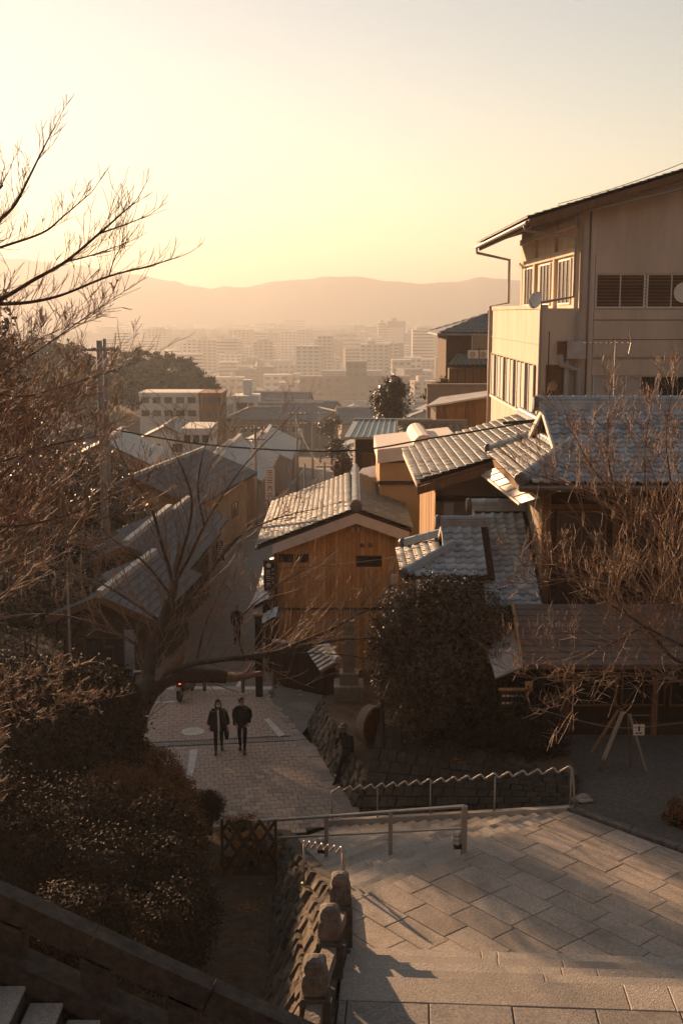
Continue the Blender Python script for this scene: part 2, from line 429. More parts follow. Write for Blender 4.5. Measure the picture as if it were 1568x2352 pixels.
# ---- landing of diagonal granite slabs
EE = Vector((.769, .639)); NN = Vector((-.639, .769)); EDGE = 14.57; LZ = 3.1
land_poly = [(0.1, 17.27), (9.5, 16.70), (9.5, 17.66), (4.62, 22.80), (0.15, 19.07)]
b = MB(); b.vprism(land_poly, -.3, LZ-.035); landing = b.build('landing', M['sett_joint'], kind='structure')
rr = random.Random(11)
CW, SL = .55, .98
for i in range(-4, 30):
    off = rr.uniform(0, SL); u0 = 10.5+i*CW
    for j in range(-14, 14):
        v0 = EDGE-.0-(j+1)*SL-off+SL; v1 = v0+SL
        q = [EE*u0+NN*v0, EE*(u0+CW)+NN*v0, EE*(u0+CW)+NN*v1, EE*u0+NN*v1]
        q = clip_poly([tuple(p) for p in q], land_poly)
        if len(q) < 3 or area(q) < .02: continue
        slab(inset(q, .006), LZ-.1, LZ+rr.uniform(-.004, .004), .01).build('slab', M['granite'], landing)

# ---- stairs from the landing down to the plaza
STEPS, RUN, RISE = 19, .413, LZ/19
stairs = thing('stone_staircase', 'wide flight of worn granite steps from slab landing down to the plaza', 'stairs', (1.5, 24, 0))
def left_x(Y):  return np.interp(Y, [19.07, 28.0], [0.12, -1.42])
A0, A1 = Vector((.12, 19.07)), Vector((-1.42, 28.1)); B0, B1 = Vector((4.62, 22.80)), Vector((-.35, 28.78))
def hit(d, P, Q):
    """point on line PQ with NN.p = d"""
    a = NN.dot(P); c = NN.dot(Q); t = (d-a)/(c-a); return P+(Q-P)*t
for k in range(STEPS-1):
    d0 = EDGE+k*RUN; d1 = d0+RUN+.03; z = LZ-(k+1)*RISE
    p = [hit(d0, A0, A1), hit(d1, A0, A1), hit(d1, B0, B1), hit(d0, B0, B1)]
    # split in two or three long stones
    cuts = sorted([0, 1]+[rr.uniform(.2, .45), rr.uniform(.55, .85)])
    for a, c in zip(cuts[:-1], cuts[1:]):
        q = [p[0].lerp(p[3], a), p[0].lerp(p[3], c), p[1].lerp(p[2], c), p[1].lerp(p[2], a)]
        q = [tuple(w) for w in q]
        slab(inset(q, .003), max(z-.34, -.25), z+rr.uniform(-.004, .004), .022).build('step_stone', M['granite_step'], stairs)
# nosing row at the landing edge belongs to the landing slabs; low ledge along the right side
b = MB(); a = B0+EE*.02; c = B1+EE*.02
def ledge_z(P): return LZ-(NN.dot(P)-EDGE)/RUN*RISE
pts = []
P0, P1 = Vector((a.x, a.y)), Vector((c.x, c.y))
lw = EE*.26
q0, q1 = ledge_z(P0)+.05, ledge_z(P1)+.13
vs = [(P0.x, P0.y, -.3), (P0.x+lw.x, P0.y+lw.y, -.3), (P1.x+lw.x, P1.y+lw.y, -.3), (P1.x, P1.y, -.3),
      (P0.x, P0.y, q0), (P0.x+lw.x, P0.y+lw.y, q0), (P1.x+lw.x, P1.y+lw.y, q1), (P1.x, P1.y, q1)]
b.add(vs, [(0, 1, 5, 4), (1, 2, 6, 5), (2, 3, 7, 6), (3, 0, 4, 7), (4, 5, 6, 7)])
b.build('side_ledge', M['granite_step'], stairs)

# ---- steps up towards the gate and the platform at their head
fsteps = thing('stone_steps', 'short run of broad granite steps with straight tooled edges below the slab platform', 'stairs', (4, 16, 3))
D2 = Vector((.9982, -.0605)); Q2 = Vector((-.0605, -.9982))
F0 = Vector((0.1, 17.27))
NS, FR_, FZ = 5, .45, .15
for k in range(1, NS+1):
    o0 = (k-1)*FR_; o1 = k*FR_ if k < NS else k*FR_+.18
    cuts = [0]+sorted(rr.uniform(.8, 8.5) for _ in range(3))+[9.4]
    for a, c in zip(cuts[:-1], cuts[1:]):
        q = [F0+D2*a+Q2*o1, F0+D2*c+Q2*o1, F0+D2*c+Q2*o0, F0+D2*a+Q2*o0]
        slab(inset([tuple(w) for w in q], .005), LZ-.1, LZ+k*FZ+rr.uniform(-.002, .002), .012).build('step_stone', M['granite_step'], fsteps)
PZT = LZ+NS*FZ
o0 = NS*FR_+.18
q = [F0+Q2*(o0+5), F0+D2*9.4+Q2*(o0+5), F0+D2*9.4+Q2*o0, F0+Q2*o0]
b = MB(); b.vprism([tuple(w) for w in q], 2.5, PZT-.04); plat = b.build('platform', M['sett_joint'], kind='structure')
M['granite_dark'] = mat('granite_dark', (.25, .225, .195), .85, .6, 30, .7, 60, rnd=.12, damt=.4, dark=(.12, .11, .095), dscale=2)
for r_ in range(4):
    off = .12 if r_ % 2 == 0 else .6
    for k in range(-1, 9):
        a, c = max(0, off+k*1.13), min(9.4, off+(k+1)*1.13)
        if c-a < .05: continue
        q = [F0+D2*a+Q2*(o0+(r_+1)*.9), F0+D2*c+Q2*(o0+(r_+1)*.9), F0+D2*c+Q2*(o0+r_*.9), F0+D2*a+Q2*(o0+r_*.9)]
        slab(inset([tuple(w) for w in q], .008), PZT-.1, PZT+rr.uniform(-.004, .004), .012).build('slab', M['granite_dark'], plat)

# ---- forecourt of the shop beside the landing
b = MB(); b.vprism([(4.95, 22.85), (9.6, 17.95), (16, 17), (16, 31), (5.3, 31), (5.0, 24.0)], -.3, LZ-.06)
M['gravel'] = mat('gravel', (.12, .10, .082), .95, .5, 14, .8, 40, damt=.3)
b.build('forecourt', M['gravel'], kind='structure')
# border kerb between landing and forecourt, stone by stone
kb = thing('border_kerb', 'line of long border stones between slab landing and gravel forecourt', 'kerb', (7, 20, 3))
P = Vector((4.68, 22.86)); Q = Vector((9.62, 17.7)); dd = (Q-P).normalized(); nn = Vector((-dd.y, dd.x))
t = 0
while t < (Q-P).length:
    t1 = t+rr.uniform(1.0, 1.5)
    q = [P+dd*t+nn*.0, P+dd*(t1-.012)+nn*.0, P+dd*(t1-.012)+nn*.17, P+dd*t+nn*.17]
    slab([tuple(w) for w in q], LZ-.3, LZ+.04, .015).build('kerb_stone', M['mossy_light'], kb); t = t1
# ------------------------------------------------------------ walls and stonework close by
def rough_face(name, top, bot, mat_, parent, nu=60, nv=16, amp=.12, fr=1.6, seed=1, kind=None, thick=.3):
    """battered stone face between polylines top and bot (lists of 3D), displaced along its normal"""
    def resample(pl, n):
        pl = [Vector(p) for p in pl]; L = [0]
        for a, c in zip(pl[:-1], pl[1:]): L.append(L[-1]+(c-a).length)
        out = []
        for t in np.linspace(0, L[-1], n):
            k = min(max(np.searchsorted(L, t)-1, 0), len(pl)-2); f = (t-L[k])/max(L[k+1]-L[k], 1e-6); out.append(pl[k].lerp(pl[k+1], f))
        return out
    T, B = resample(top, nu), resample(bot, nu); V = []
    for i in range(nu):
        d = T[min(i+1, nu-1)]-T[max(i-1, 0)]; up = T[i]-B[i]; nrm = d.cross(up); nrm = nrm.normalized() if nrm.length > 1e-6 else Vector((0, -1, 0))
        for j in range(nv):
            t = j/(nv-1); p = B[i].lerp(T[i], t)
            q = fbm((p.x+p.y)*fr, p.z*fr+p.x*.3, seed)-.47
            cell = vnoise((p.x-p.y)*fr*1.9, p.z*fr*2.4, seed+5)-.5
            V.append(p+nrm*((q*1.2+cell*.6)*amp*(1 if j < nv-1 else .4)))
    ii = np.arange(nu*nv).reshape(nu, nv)
    F = np.stack([ii[:-1, :-1], ii[1:, :-1], ii[1:, 1:], ii[:-1, 1:]], -1).reshape(-1, 4)
    return np_mesh(name, np.array([tuple(v) for v in V]), F, mat_, parent, kind)

# embankment that carries the stairs, its battered stone side towards the garden
emb = thing('stone_embankment', 'dark rough stone embankment carrying the left side of granite stairs', 'wall', (-1.6, 20, 0))
top = [(-1.52, 28.2, .16), (-1.05, 25, 1.2), (-.02, 19.1, LZ+.05), (-.06, 17.3, LZ+.1), (-.3, 14.5, PZT), (-.5, 11.2, PZT)]
bot = [(-1.66, 28.3, -.2), (-1.62, 25, -.1), (-1.7, 19.3, -.1), (-2.05, 17, -.1), (-2.5, 14.5, -.1), (-2.8, 11, -.1)]
rough_face('stone_face', top, bot, M['rock'], emb, 260, 44, .15, 3.2, 4)
def face_pt(top, bot, u, v):
    def at_(pl):
        L_ = [0]
        for a, c in zip(pl[:-1], pl[1:]): L_.append(L_[-1]+(Vector(c)-Vector(a)).length)
        t = u*L_[-1]; k = min(max(np.searchsorted(L_, t)-1, 0), len(pl)-2); return Vector(pl[k]).lerp(Vector(pl[k+1]), (t-L_[k])/max(L_[k+1]-L_[k], 1e-6))
    return at_(bot).lerp(at_(top), v)
def stone_cover(parent, top, bot, nu, rows, seed, m, th=(.04, .11), u0=0., u1=1.):
    rs_ = random.Random(seed); n = 0
    for r_ in range(rows):
        u = u0+rs_.uniform(-.5, 0)/nu
        while u < u1 and n < 300:
            du = rs_.uniform(.6, 1.5)/nu; ua, ub = max(u, u0), min(u+du*.96, u1); va, vb = r_/rows+rs_.uniform(-.01, .015), (r_+1)/rows-rs_.uniform(.0, .02); u += du
            if ub-ua < .2/nu: continue
            q = [face_pt(top, bot, ua+rs_.uniform(0, .12)*du, va), face_pt(top, bot, ub-rs_.uniform(0, .12)*du, va), face_pt(top, bot, ub-rs_.uniform(0, .2)*du, vb), face_pt(top, bot, ua+rs_.uniform(0, .2)*du, vb)]
            n_ = (q[1]-q[0]).cross(q[3]-q[0])
            if n_.length < 1e-5: continue
            n_.normalize(); n_ = n_ if n_.x+n_.y*.3 < 0 else -n_; c = sum(q, Vector())/4; t = rs_.uniform(*th)
            q2 = [p.lerp(c, rs_.uniform(.12, .28))+n_*t*rs_.uniform(.7, 1.1) for p in q]; q1 = [p.lerp(c, .03)+n_*t*.45 for p in q]
            b = MB(); b.add([p-n_*.05 for p in q]+q1+q2, [(8, 9, 10, 11)]+[(i, (i+1) % 4, 4+(i+1) % 4, 4+i) for i in range(4)]+[(4+i, 4+(i+1) % 4, 8+(i+1) % 4, 8+i) for i in range(4)]); b.build('stone', M[m], parent); n += 1
stone_cover(emb, top, bot, 32, 9, 5, 'rock', (.05, .13))
b = MB()
for (a, c) in zip(top[:-1], top[1:]):
    a = Vector(a); c = Vector(c)
    b.quad(a+Vector((-.06, 0, .02)), c+Vector((-.06, 0, .02)), c+Vector((.22, 0, .02)), a+Vector((.22, 0, .02)))
b.build('coping', M['mossy'], emb)

# ---- stone balustrade with capped posts beside the steps
def cap_post(b1, x, y, z0, h, w=.26):
    """square granite post with collar, fluted bulb and domed cap"""
    b1.cbox(x-w*.58, x+w*.58, y-w*.58, y+w*.58, z0, z0+h*.66, .02)
    b1.box(x-w*.44, x+w*.44, y-w*.44, y+w*.44, z0+h*.66, z0+h*.675)
bal = thing('stone_balustrade', 'weathered stone balustrade with bulbous capped posts stepping up beside the granite steps', 'balustrade', (-.15, 16, 3.1))
pp = [(-.02, 17.42, LZ-.1, 1.42, .33), (-.17, 15.55, LZ+.35, 1.42, .33), (-.33, 13.55, LZ+.75, 1.4, .33)]
for (x, y, z0, h, w) in pp:
    b = MB(); cap_post(b, x, y, z0, h, w); po = b.build('post', M['mossy'], bal)
    b = MB(); n = 16
    prof = [(w*.43, h*.67), (w*.47, h*.69), (w*.50, h*.74), (w*.50, h*.82), (w*.47, h*.86), (w*.40, h*.875), (w*.40, h*.89), (w*.44, h*.905), (w*.43, h*.955), (w*.34, h*.99), (w*.12, h*1.01)]
    vs = []
    for r_, zz in prof:
        for k in range(32):
            a = 2*math.pi*k/32; rr_ = r_*(1+.045*math.cos(a*16)) if h*.7 < zz < h*.87 else r_
            ca, sa = math.cos(a), math.sin(a); q = 1/max(abs(ca), abs(sa))**.82; j_ = 1+.02*math.sin(k*2.3+zz*31+x*9)
            vs.append((x+rr_*ca*q*j_, y+rr_*sa*q*j_, z0+zz))
    fs = [(i*32+k, i*32+(k+1) % 32, (i+1)*32+(k+1) % 32, (i+1)*32+k) for i in range(len(prof)-1) for k in range(32)]+[tuple(range((len(prof)-1)*32, len(prof)*32))]
    b.add(vs, fs); b.build('cap', M['mossy_light'], po)
for (p, q) in zip(pp[:-1], pp[1:]):
    b = MB(); b.bar((p[0], p[1]-.16, p[2]+.78), (q[0], q[1]+.16, q[2]+.78), .2, .2); b.build('rail', M['mossy_light'], bal)
    b = MB(); b.bar((p[0], p[1]-.16, p[2]+.25), (q[0], q[1]+.16, q[2]+.25), .24, .3); b.build('base_rail', M['mossy'], bal)
    for t in (.33, .67):
        b = MB(); c = Vector(p[:3]).lerp(Vector(q[:3]), t); b.box(c.x-.06, c.x+.06, c.y-.08, c.y+.08, c.z+.3, c.z+.72); b.build('stub', M['mossy'], bal)
b = MB(); b.bar((pp[2][0], pp[2][1]-.16, pp[2][2]+.78), (-.6, 10.6, 4.5), .2, .2); b.build('rail', M['mossy_light'], bal)
b = MB(); b.bar((pp[2][0], pp[2][1]-.16, pp[2][2]+.25), (-.6, 10.6, 4.0), .24, .3); b.build('base_rail', M['mossy'], bal)

# ---- side stairs with their sloping parapet at the lower left
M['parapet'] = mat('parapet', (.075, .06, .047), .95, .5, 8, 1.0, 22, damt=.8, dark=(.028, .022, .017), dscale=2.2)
par = thing('sloping_parapet', 'mossy sloping stone parapet with slots running down beside the side stairs', 'parapet', (-3, 11.6, 4))
TA, TB = PY(-60, 2012, 12.0), PY(712, 2366, 12.0); dl = TB-TA
def sl(t, dz=0, dy=0): return TA+dl*t+Vector((0, dy, dz))
TE = 1.12
b = MB(); rp = random.Random(5)
for (t0, t1) in ((-.02, .34), (.345, .69), (.695, TE)):
    b = MB(); b.bar(sl(t0, -.15+rp.uniform(-.006, .006), 0), sl(t1, -.15+rp.uniform(-.006, .006), 0), .26, .30); b.build('top_rail', M['parapet'], par)
b = MB(); b.bar(sl(-.02, -.80, -.06), sl(TE, -.80, -.06), .40, .24); b.build('bottom_rail', M['parapet'], par)
for t in (0.10, .36, .62, .88):
    b = MB(); b.prism([sl(t-.045, -.70, .13), sl(t+.045, -.70, .13), sl(t+.045, -.28, .13), sl(t-.045, -.28, .13)], (0, -.26, 0)); b.build('block', M['parapet'], par)
b = MB(); b.prism([sl(-.02, -.90, .1), sl(TE, -.90, .1), sl(TE, -4.4, .1), sl(-.02, -6, .1)], (0, -.25, 0)); b.build('wall_panel', M['parapet'], par)
sst = thing('side_stairs', 'steep side stairs of pale worn treads below the sloping stone parapet', 'stairs', (-4, 10.8, 4))
x0 = TA.x-.6; n = 14
slope = dl.z/dl.x
for k in range(n):
    xa = x0+k*.40; xb = xa+.40; zt = TA.z+slope*((xa+xb)/2-TA.x)-.93
    b = slab([(xa+.03, 8.6), (xb-.01, 8.6), (xb-.01, 11.72), (xa+.03, 11.72)], zt-.05, zt, .014)
    b.build('tread', M['granite_step'], sst)
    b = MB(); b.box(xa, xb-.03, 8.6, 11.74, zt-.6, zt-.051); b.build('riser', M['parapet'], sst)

# ---- handrails
def post_base(x, y): return LZ-(NN.dot(Vector((x, y)))-EDGE)/RUN*RISE
def step_z(x, y):
    k = math.floor((NN.dot(Vector((x, y)))-EDGE)/RUN)
    return LZ if k < 0 else max(0, LZ-(k+1)*RISE)
hr = thing('steel_handrail', 'straight two-bar steel handrail with square posts down the middle of granite stairs', 'handrail', (1, 22.5, 1))
S0 = Vector((2.32, 20.93)); ts = [0, 2.07, 4.15, 6.3]
tops = []
for i, t in enumerate(ts):
    p = S0+NN*t; z = step_z(p.x, p.y); zt = post_base(p.x, p.y)+.93
    w = .11 if i == 0 else .085
    b = MB(); b.box(p.x-w/2, p.x+w/2, p.y-w/2, p.y+w/2, z-.02, zt); pz = b.build('post', M['steel'], hr)
    b = MB(); b.box(p.x-.11, p.x+.11, p.y-.11, p.y+.11, z, z+.015); b.build('base_plate', M['rust'], pz)
    tops.append((p, zt))
for nm, dz, r_ in (('top_rail', .0, .034), ('mid_rail', -.44, .027)):
    b = MB(); a, c = tops[0], tops[-1]
    b.tube([(a[0].x, a[0].y, a[1]+dz), (c[0].x+NN.x*.3, c[0].y+NN.y*.3, c[1]+dz-.12)], r_, 8); b.build(nm, M['steel'], hr)
for i in (0, 2):
    p, zt = tops[i]; zb = step_z(p.x, p.y)+.32
    t = thing('step_lamp', 'small caged cylinder lamp fixed to handrail post '+('at the landing edge' if i == 0 else 'halfway down the stairs'), 'lamp', (p.x-.13, p.y-.02, zb), 0, 'lamps on the handrail')
    b = MB(); b.lathe([(.05, 0), (.055, .03), (.055, .22), (.045, .25)], (p.x-.13, p.y-.02, zb), 12); b.build('lens', M['frame_white'], t)
    for k in range(6):
        a = k*math.pi/3; b = MB(); q = Vector((p.x-.13+.066*math.cos(a), p.y-.02+.066*math.sin(a), zb)); b.bar(q, q+Vector((0, 0, .26)), .009); b.build('cage_bar', M['steel_dark'], t)
    for zz in (.08, .17):
        b = MB(); b.lathe([(.062, zz), (.071, zz), (.071, zz+.012), (.062, zz+.012)], (p.x-.13, p.y-.02, zb), 12); b.build('cage_ring', M['steel_dark'], t)
    b = MB(); b.box(p.x-.19, p.x-.04, p.y-.06, p.y+.04, zb-.09, zb); b.build('lamp_base', M['black'], t)

def wavy(name, label, P, Q, zP, zQ, post_t, endcurve, amp=.055, per=.44, h=.84):
    t0 = thing(name, label, 'handrail', (P.x, P.y, 0), 0)
    P3, Q3 = Vector((P.x, P.y, zP+h)), Vector((Q.x, Q.y, zQ+h)); L = (Q3-P3).length; d = (Q3-P3).normalized(); n = int(L/per*8)
    pts = []
    if endcurve:     # hooks down at the upper end
        for a in np.linspace(0, 1, 5): pts.append(P3+Vector((-d.x, -d.y, 0))*.16*math.sin(a*math.pi/2)*0+Vector((d.x*.0, d.y*.0, 0))+Vector((-(d.x)*.14*(1-a)**2*1.0, -(d.y)*.14*(1-a)**2, -(h+.04)*(1-a)**3.2)))
    for i in range(1, n+1):
        s = i/n*L; ph = (s/per) % 1.0
        w = amp*math.sin(2*math.pi*ph+.6*math.sin(2*math.pi*ph))
        pts.append(P3+d*s+Vector((0, 0, w)))
    b = MB(); b.tube(pts, .024, 8); b.build('wavy_rail', M['steel'], t0, smooth=True)
    for t in post_t:
        p = P3.lerp(Q3, t); zb = zP+(zQ-zP)*t
        b = MB(); b.tube([(p.x, p.y, zb-.05), (p.x, p.y, p.z-.02)], .019, 8); po = b.build('post', M['steel'], t0, smooth=True)
        b = MB(); b.lathe([(.06, 0), (.06, .015), (.03, .03)], (p.x, p.y, zb), 10); b.build('flange', M['steel'], po)
    return t0
Pw, Qw = B0+EE*.13, B1+EE*.13
wavy('wavy_handrail', 'long wavy steel handrail on the ledge below the dark garden wall', Pw, Qw, q0-.02, q1-.02, (.0, .27, .53, .77, 1.0), True)
wavy('wavy_handrail', 'short wavy steel handrail at the stone post beside the embankment', Vector((.02, 19.75)), Vector((-.74, 21.7)), 2.85, 2.05, (.0, 1.0), True, .06, .36)

# ---- garden soil, lattice panel
b = MB(); pts = []
GXs = np.linspace(-22, -1.4, 40); GYs = np.linspace(9, 40, 50)
X_, Y_ = np.meshgrid(GXs, GYs)
Z_ = -.25+.30*smooth(-7.2, -8.2, X_)+smooth(31, 26, Y_)*.55+smooth(26, 15, Y_)*.3+fbm(X_*.8, Y_*.8, 2)*.35-.15+smooth(-8, -18, X_)*2.4
Z_ = np.where((X_ > -7.6) & (Y_ > 29.5), -.4, Z_)
Z_ = np.where((X_ > -1.9) & (Y_ > 22), np.minimum(Z_, .25), Z_)
ii = np.arange(X_.size).reshape(X_.shape)
M['soil'] = mat('soil', (.11, .072, .042), .95, .5, 5, .8, 20, damt=.5, dark=(.05, .035, .02), dscale=2)
np_mesh('garden_ground', np.stack([X_.ravel(), Y_.ravel(), Z_.ravel()], 1), np.stack([ii[:-1, :-1], ii[:-1, 1:], ii[1:, 1:], ii[1:, :-1]], -1).reshape(-1, 4), M['soil'], kind='structure', smooth=True)

LY = 25.0; l0, l1 = PY(508, 1885, LY), PY(636, 2006, LY)
lat = thing('lattice_fence', 'dark wooden lattice panel with crossed slats beside the embankment', 'fence', (l0.x, LY, l1.z))
xa, xb, za, zb = l0.x, l1.x, l1.z, l0.z
for x in (xa+.02, xb-.02):
    b = MB(); b.box(x-.03, x+.03, LY-.05, LY+.03, za-(.45 if x > -2 else .05), zb+.03); b.build('post', M['wood_dark'], lat)
b = MB(); b.box(xa+.25, xb, LY-.06, LY+.045, za-.02, za+.075); b.build('bottom_rail', M['wood_dark'], lat)
Wd, Hd = xb-xa, zb-za
sp = Hd*.46
for sgn in (1, -1):
    for k in range(-4, 8):
        # line z = sgn*(1.25*(x - c))
        c = xa+k*Wd/3.6; sl_ = 1.45*sgn; P_ = []
        for x in np.linspace(xa+.03, xb-.03, 160):
            z = za+sl_*(x-c)+(Hd if sgn < 0 else 0)*0
            if za+.06 <= z <= zb+.02: P_.append((x, z))
        if len(P_) < 12: continue
        b = MB(); y = LY-.012*sgn; b.bar((P_[0][0], y, P_[0][1]), (P_[-1][0], y, P_[-1][1]), .022, .078); b.build('slat', M['wood_dark'], lat)
b = MB(); b.box(xa+.3, xb-.1, LY+.4, LY+.8, za-.3, za-.12); 

# ---- raised bed beside the street, pedestal, stone wheel
bed = thing('raised_bed', 'low raised bed of rough battered stone beside the paved street', 'wall', (.5, 33, 0))
bt = [(.9, 37.4, 1.02), (-.62, 36.3, 1.02), (-.33, 34.35, 1.0), (.0, 32.9, .98), (.72, 30.25, .92), (1.3, 29.9, .9)]
bb = [(.6, 38.0, -.1), (-1.12, 36.7, -.1), (-.72, 34.2, -.1), (-.28, 32.3, -.1), (.33, 29.85, -.1), (1.2, 29.5, -.1)]
rough_face('stone_face', bt[::-1], bb[::-1], M['rock'], bed, 200, 30, .12, 3.4, 8)
stone_cover(bed, bt[::-1], bb[::-1], 22, 5, 8, 'rock', (.04, .10))
b = MB(); b.poly([(q[0], q[1], q[2]-.02) for q in bt]+[(4, 30, .95), (4, 37.4, 1.0)]); b.build('bed_top', M['soil'], bed)
ped = thing('stone_pillar', 'square stone pillar on stepped granite pedestal standing on the raised bed', 'pillar', (.2, 35.9, 1.0))
M['stone_warm'] = mat('stone_warm', (.30, .245, .18), .85, .3, 8, .4, 30, damt=.4, dark=(.12, .1, .07), dscale=2)
def ped_box(nm, x0, x1, y0, y1, z0, z1, m='stone_warm'):
    b = MB(); b.cbox(x0, x1, y0, y1, z0, z1, .02); b.build(nm, M[m], ped)
pc = PZ(803, 1612, 1.0)
cx_, cy_ = pc.x-.03, pc.y+.5
ped_box('plinth', cx_-.47, cx_+.47, cy_-.47, cy_+.47, .95, 1.48)
ped_box('upper_plinth', cx_-.30, cx_+.30, cy_-.30, cy_+.30, 1.48, 1.86)
ped_box('shaft', cx_-.185, cx_+.185, cy_-.185, cy_+.185, 1.86, 3.55)
wc = Vector((.84, 32.35, .98))
wh = thing('millstone', 'upright round millstone standing on the raised bed beside the worker', 'millstone', tuple(wc))
ax = Vector((.80, -.60, 0)); Mx = Matrix.Translation(wc+Vector((0, 0, .52)))@ax.to_track_quat('Z', 'Y').to_matrix().to_4x4()
b = MB(); b.lathe([(.10, .16), (.49, .17), (.53, .14), (.53, -.14), (.49, -.17), (.10, -.16)], (0, 0, 0), 36, Mx)
b.build('disc', M['rust'], wh, smooth=False)
b = MB(); b.lathe([(.535, -.165), (.545, -.16), (.545, .12), (.535, .125)], (0, 0, 0), 36, Mx); b.build('rim', M['stone_warm'], wh)
b = MB(); b.lathe([(.14, .165), (.14, .19), (.02, .19)], (0, 0, 0), 18, Mx); b.build('hub', M['rust'], wh)

# ---- tall dark wall of the shop garden, stone by stone along the stairs
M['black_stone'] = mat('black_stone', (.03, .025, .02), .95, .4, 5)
gw = thing('garden_wall', 'tall dark block retaining wall above the wavy handrail', 'wall', (3, 27, 0))
w0b, w1b = Vector((.42, 29.35, -.1)), Vector((4.98, 23.55, 2.9)); w0t, w1t = Vector((1.02, 29.9, 2.45)), Vector((5.15, 24.15, 3.3))
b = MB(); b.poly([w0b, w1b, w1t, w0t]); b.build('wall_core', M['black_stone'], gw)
rw = random.Random(9); ncol = 12; nrow = 8
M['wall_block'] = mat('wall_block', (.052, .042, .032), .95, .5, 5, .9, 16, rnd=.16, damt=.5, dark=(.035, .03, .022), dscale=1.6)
nrmw = (w1b-w0b).cross(w0t-w0b).normalized()
def wp(u, v): return (w0b.lerp(w1b, u)).lerp(w0t.lerp(w1t, u), v)
for r_ in range(nrow):
    u = 0 if r_ % 2 else -.04
    while u < 1:
        du = rw.uniform(.045, .06); ua, ub = max(u, 0)+.0012, min(u+du, 1)-.0012; va, vb = r_/nrow+.005, (r_+1)/nrow-.005
        if ub-ua > .01:
            q = [wp(ua, va), wp(ub, va), wp(ub, vb), wp(ua, vb)]; n_ = nrmw if nrmw.y < 0 else -nrmw
            c = sum(q, Vector())/4; th = rw.uniform(.03, .055); q2 = [p.lerp(c, .03)+n_*th for p in q]
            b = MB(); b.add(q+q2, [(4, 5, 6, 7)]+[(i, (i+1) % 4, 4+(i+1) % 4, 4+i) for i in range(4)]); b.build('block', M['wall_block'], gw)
        u += du
b = MB(); b.poly([w0b, w0t, w0t+Vector((2.4, 1.6, 0)), w0b+Vector((2.4, 1.6, 0))]); b.build('end_face', M['wall_block'], gw)
b = MB(); b.poly([w0t, w1t, (5.2, 31, 3.2), (3.2, 31.6, 2.6)]); b.build('garden_bed', M['soil'], gw)

# ---- things on the paving
mh = PZ(443, 1682, 0)
t = thing('manhole_cover', 'round iron manhole cover with pale rim set in the setts', 'manhole', (mh.x, mh.y, .02))
b = MB(); b.lathe([(.31, .0), (.36, .0), (.36, .034), (.31, .034)], (mh.x, mh.y, .0), 32); b.build('rim', M['white_paint'], t)
b = MB(); b.lathe([(.31, .0), (.31, .028), (.01, .028)], (mh.x, mh.y, 0), 32); b.build('lid', M['steel_dark'], t)
for k in range(-4, 5):
    b = MB(); hw = math.sqrt(max(.29**2-(k*.062)**2, .0))-.02; b.box(mh.x-hw, mh.x+hw, mh.y+k*.062-.012, mh.y+k*.062+.012, .026, .036); b.build('rib', M['white_paint'], t)
# drain channel with its grates
dr = thing('drain_channel', 'pale slotted drain channel crossing the paved street', 'drain', (-4, 34.8, 0))
d0, d1 = Vector((-7.3, 34.38, .0)), Vector((-1.32, 35.16, .0)); L = (d1-d0).length; dv = (d1-d0).normalized(); az = math.atan2(dv.y, dv.x)
M['drain'] = mat('drain', (.40, .36, .31), .7, .25, 6, rnd=.1)
ng = 12
for k in range(ng):
    m_ = Matrix.Translation(d0+dv*(k+.5)*L/ng)@Matrix.Rotation(az, 4, 'Z'); b = MB(); w = L/ng/2-.008
    b.box(-w, w, -.13, -.10, 0, .032, m_); b.box(-w, w, .10, .13, 0, .032, m_)
    for q in np.linspace(-w+.02, w-.02, 9): b.box(q-.014, q+.014, -.10, .10, 0, .028, m_)
    b.build('grate', M['drain'] if k < ng-1 else M['metal_light'], dr)
# painted marks
def mark(label, pts, w=None):
    b = MB(); b.poly([PZ(x, y, .031) for x, y in pts]); return tag(b.build('road_marking', M['white_paint']), label, 'road marking')
mark('worn short white stripe painted on the setts below the drain channel', [(437, 1722), (455, 1720), (440, 1793), (428, 1791)])
mark('worn white slanted stripe painted on setts behind the walking couple', [(607, 1652), (618, 1650), (655, 1688), (640, 1692)][::-1])
mark('faint thin white line painted on the setts near the motorbike', [(352, 1611), (415, 1609), (415, 1613), (352, 1615)][::-1])
def rmark(label, pts):
    b = MB(); b.poly([PZ(x, y, street_z(PZ(x, y, 0).y)+.012) for x, y in pts]); return tag(b.build('road_marking', M['white_paint']), label, 'road marking')
rmark('white slanted line painted on the asphalt between bollard and black gatepost', [(541, 1576), (553, 1577), (586, 1522), (578, 1520)])
# granite strip where setts meet asphalt, stone by stone
gs = thing('granite_strip', 'pale granite threshold strip where setts meet the asphalt', 'kerb', (-5, 40, 0))
for k in range(9):
    xa = -7.5+k*.56; b = slab([(xa, 40.0-.0), (xa+.548, 40.0), (xa+.548, 40.34), (xa, 40.34)], -.1, .03, .008); b.build('kerb_stone', M['board_white'] if k % 3 else M['granite'], gs)
for i, (px, py) in enumerate(((558, 1592), (470, 1588))):
    p = PZ(px, py, 0.03)
    t = thing('bollard', 'brown steel bollard with pale top '+('beside the black gatepost' if i == 0 else 'beside the motorbike, under the cut limb'), 'bollard', (p.x, p.y, .02), 0, 'bollards across the street')
    b = MB(); b.lathe([(.065, .0), (.065, .60), (.075, .60), (.075, .64), (.065, .64)], (p.x, p.y, .02), 14); b.build('shaft', M['rust'] if i else M['steel_dark'], t)
    b = MB(); b.lathe([(.085, .64), (.10, .66), (.10, .68), (.06, .70)], (p.x, p.y, .02), 14); b.build('cap', M['frame_white'], t)
    b = MB(); b.lathe([(.12, 0), (.12, .012), (.07, .025)], (p.x, p.y, .02), 14); b.build('flange', M['frame_white'], t)
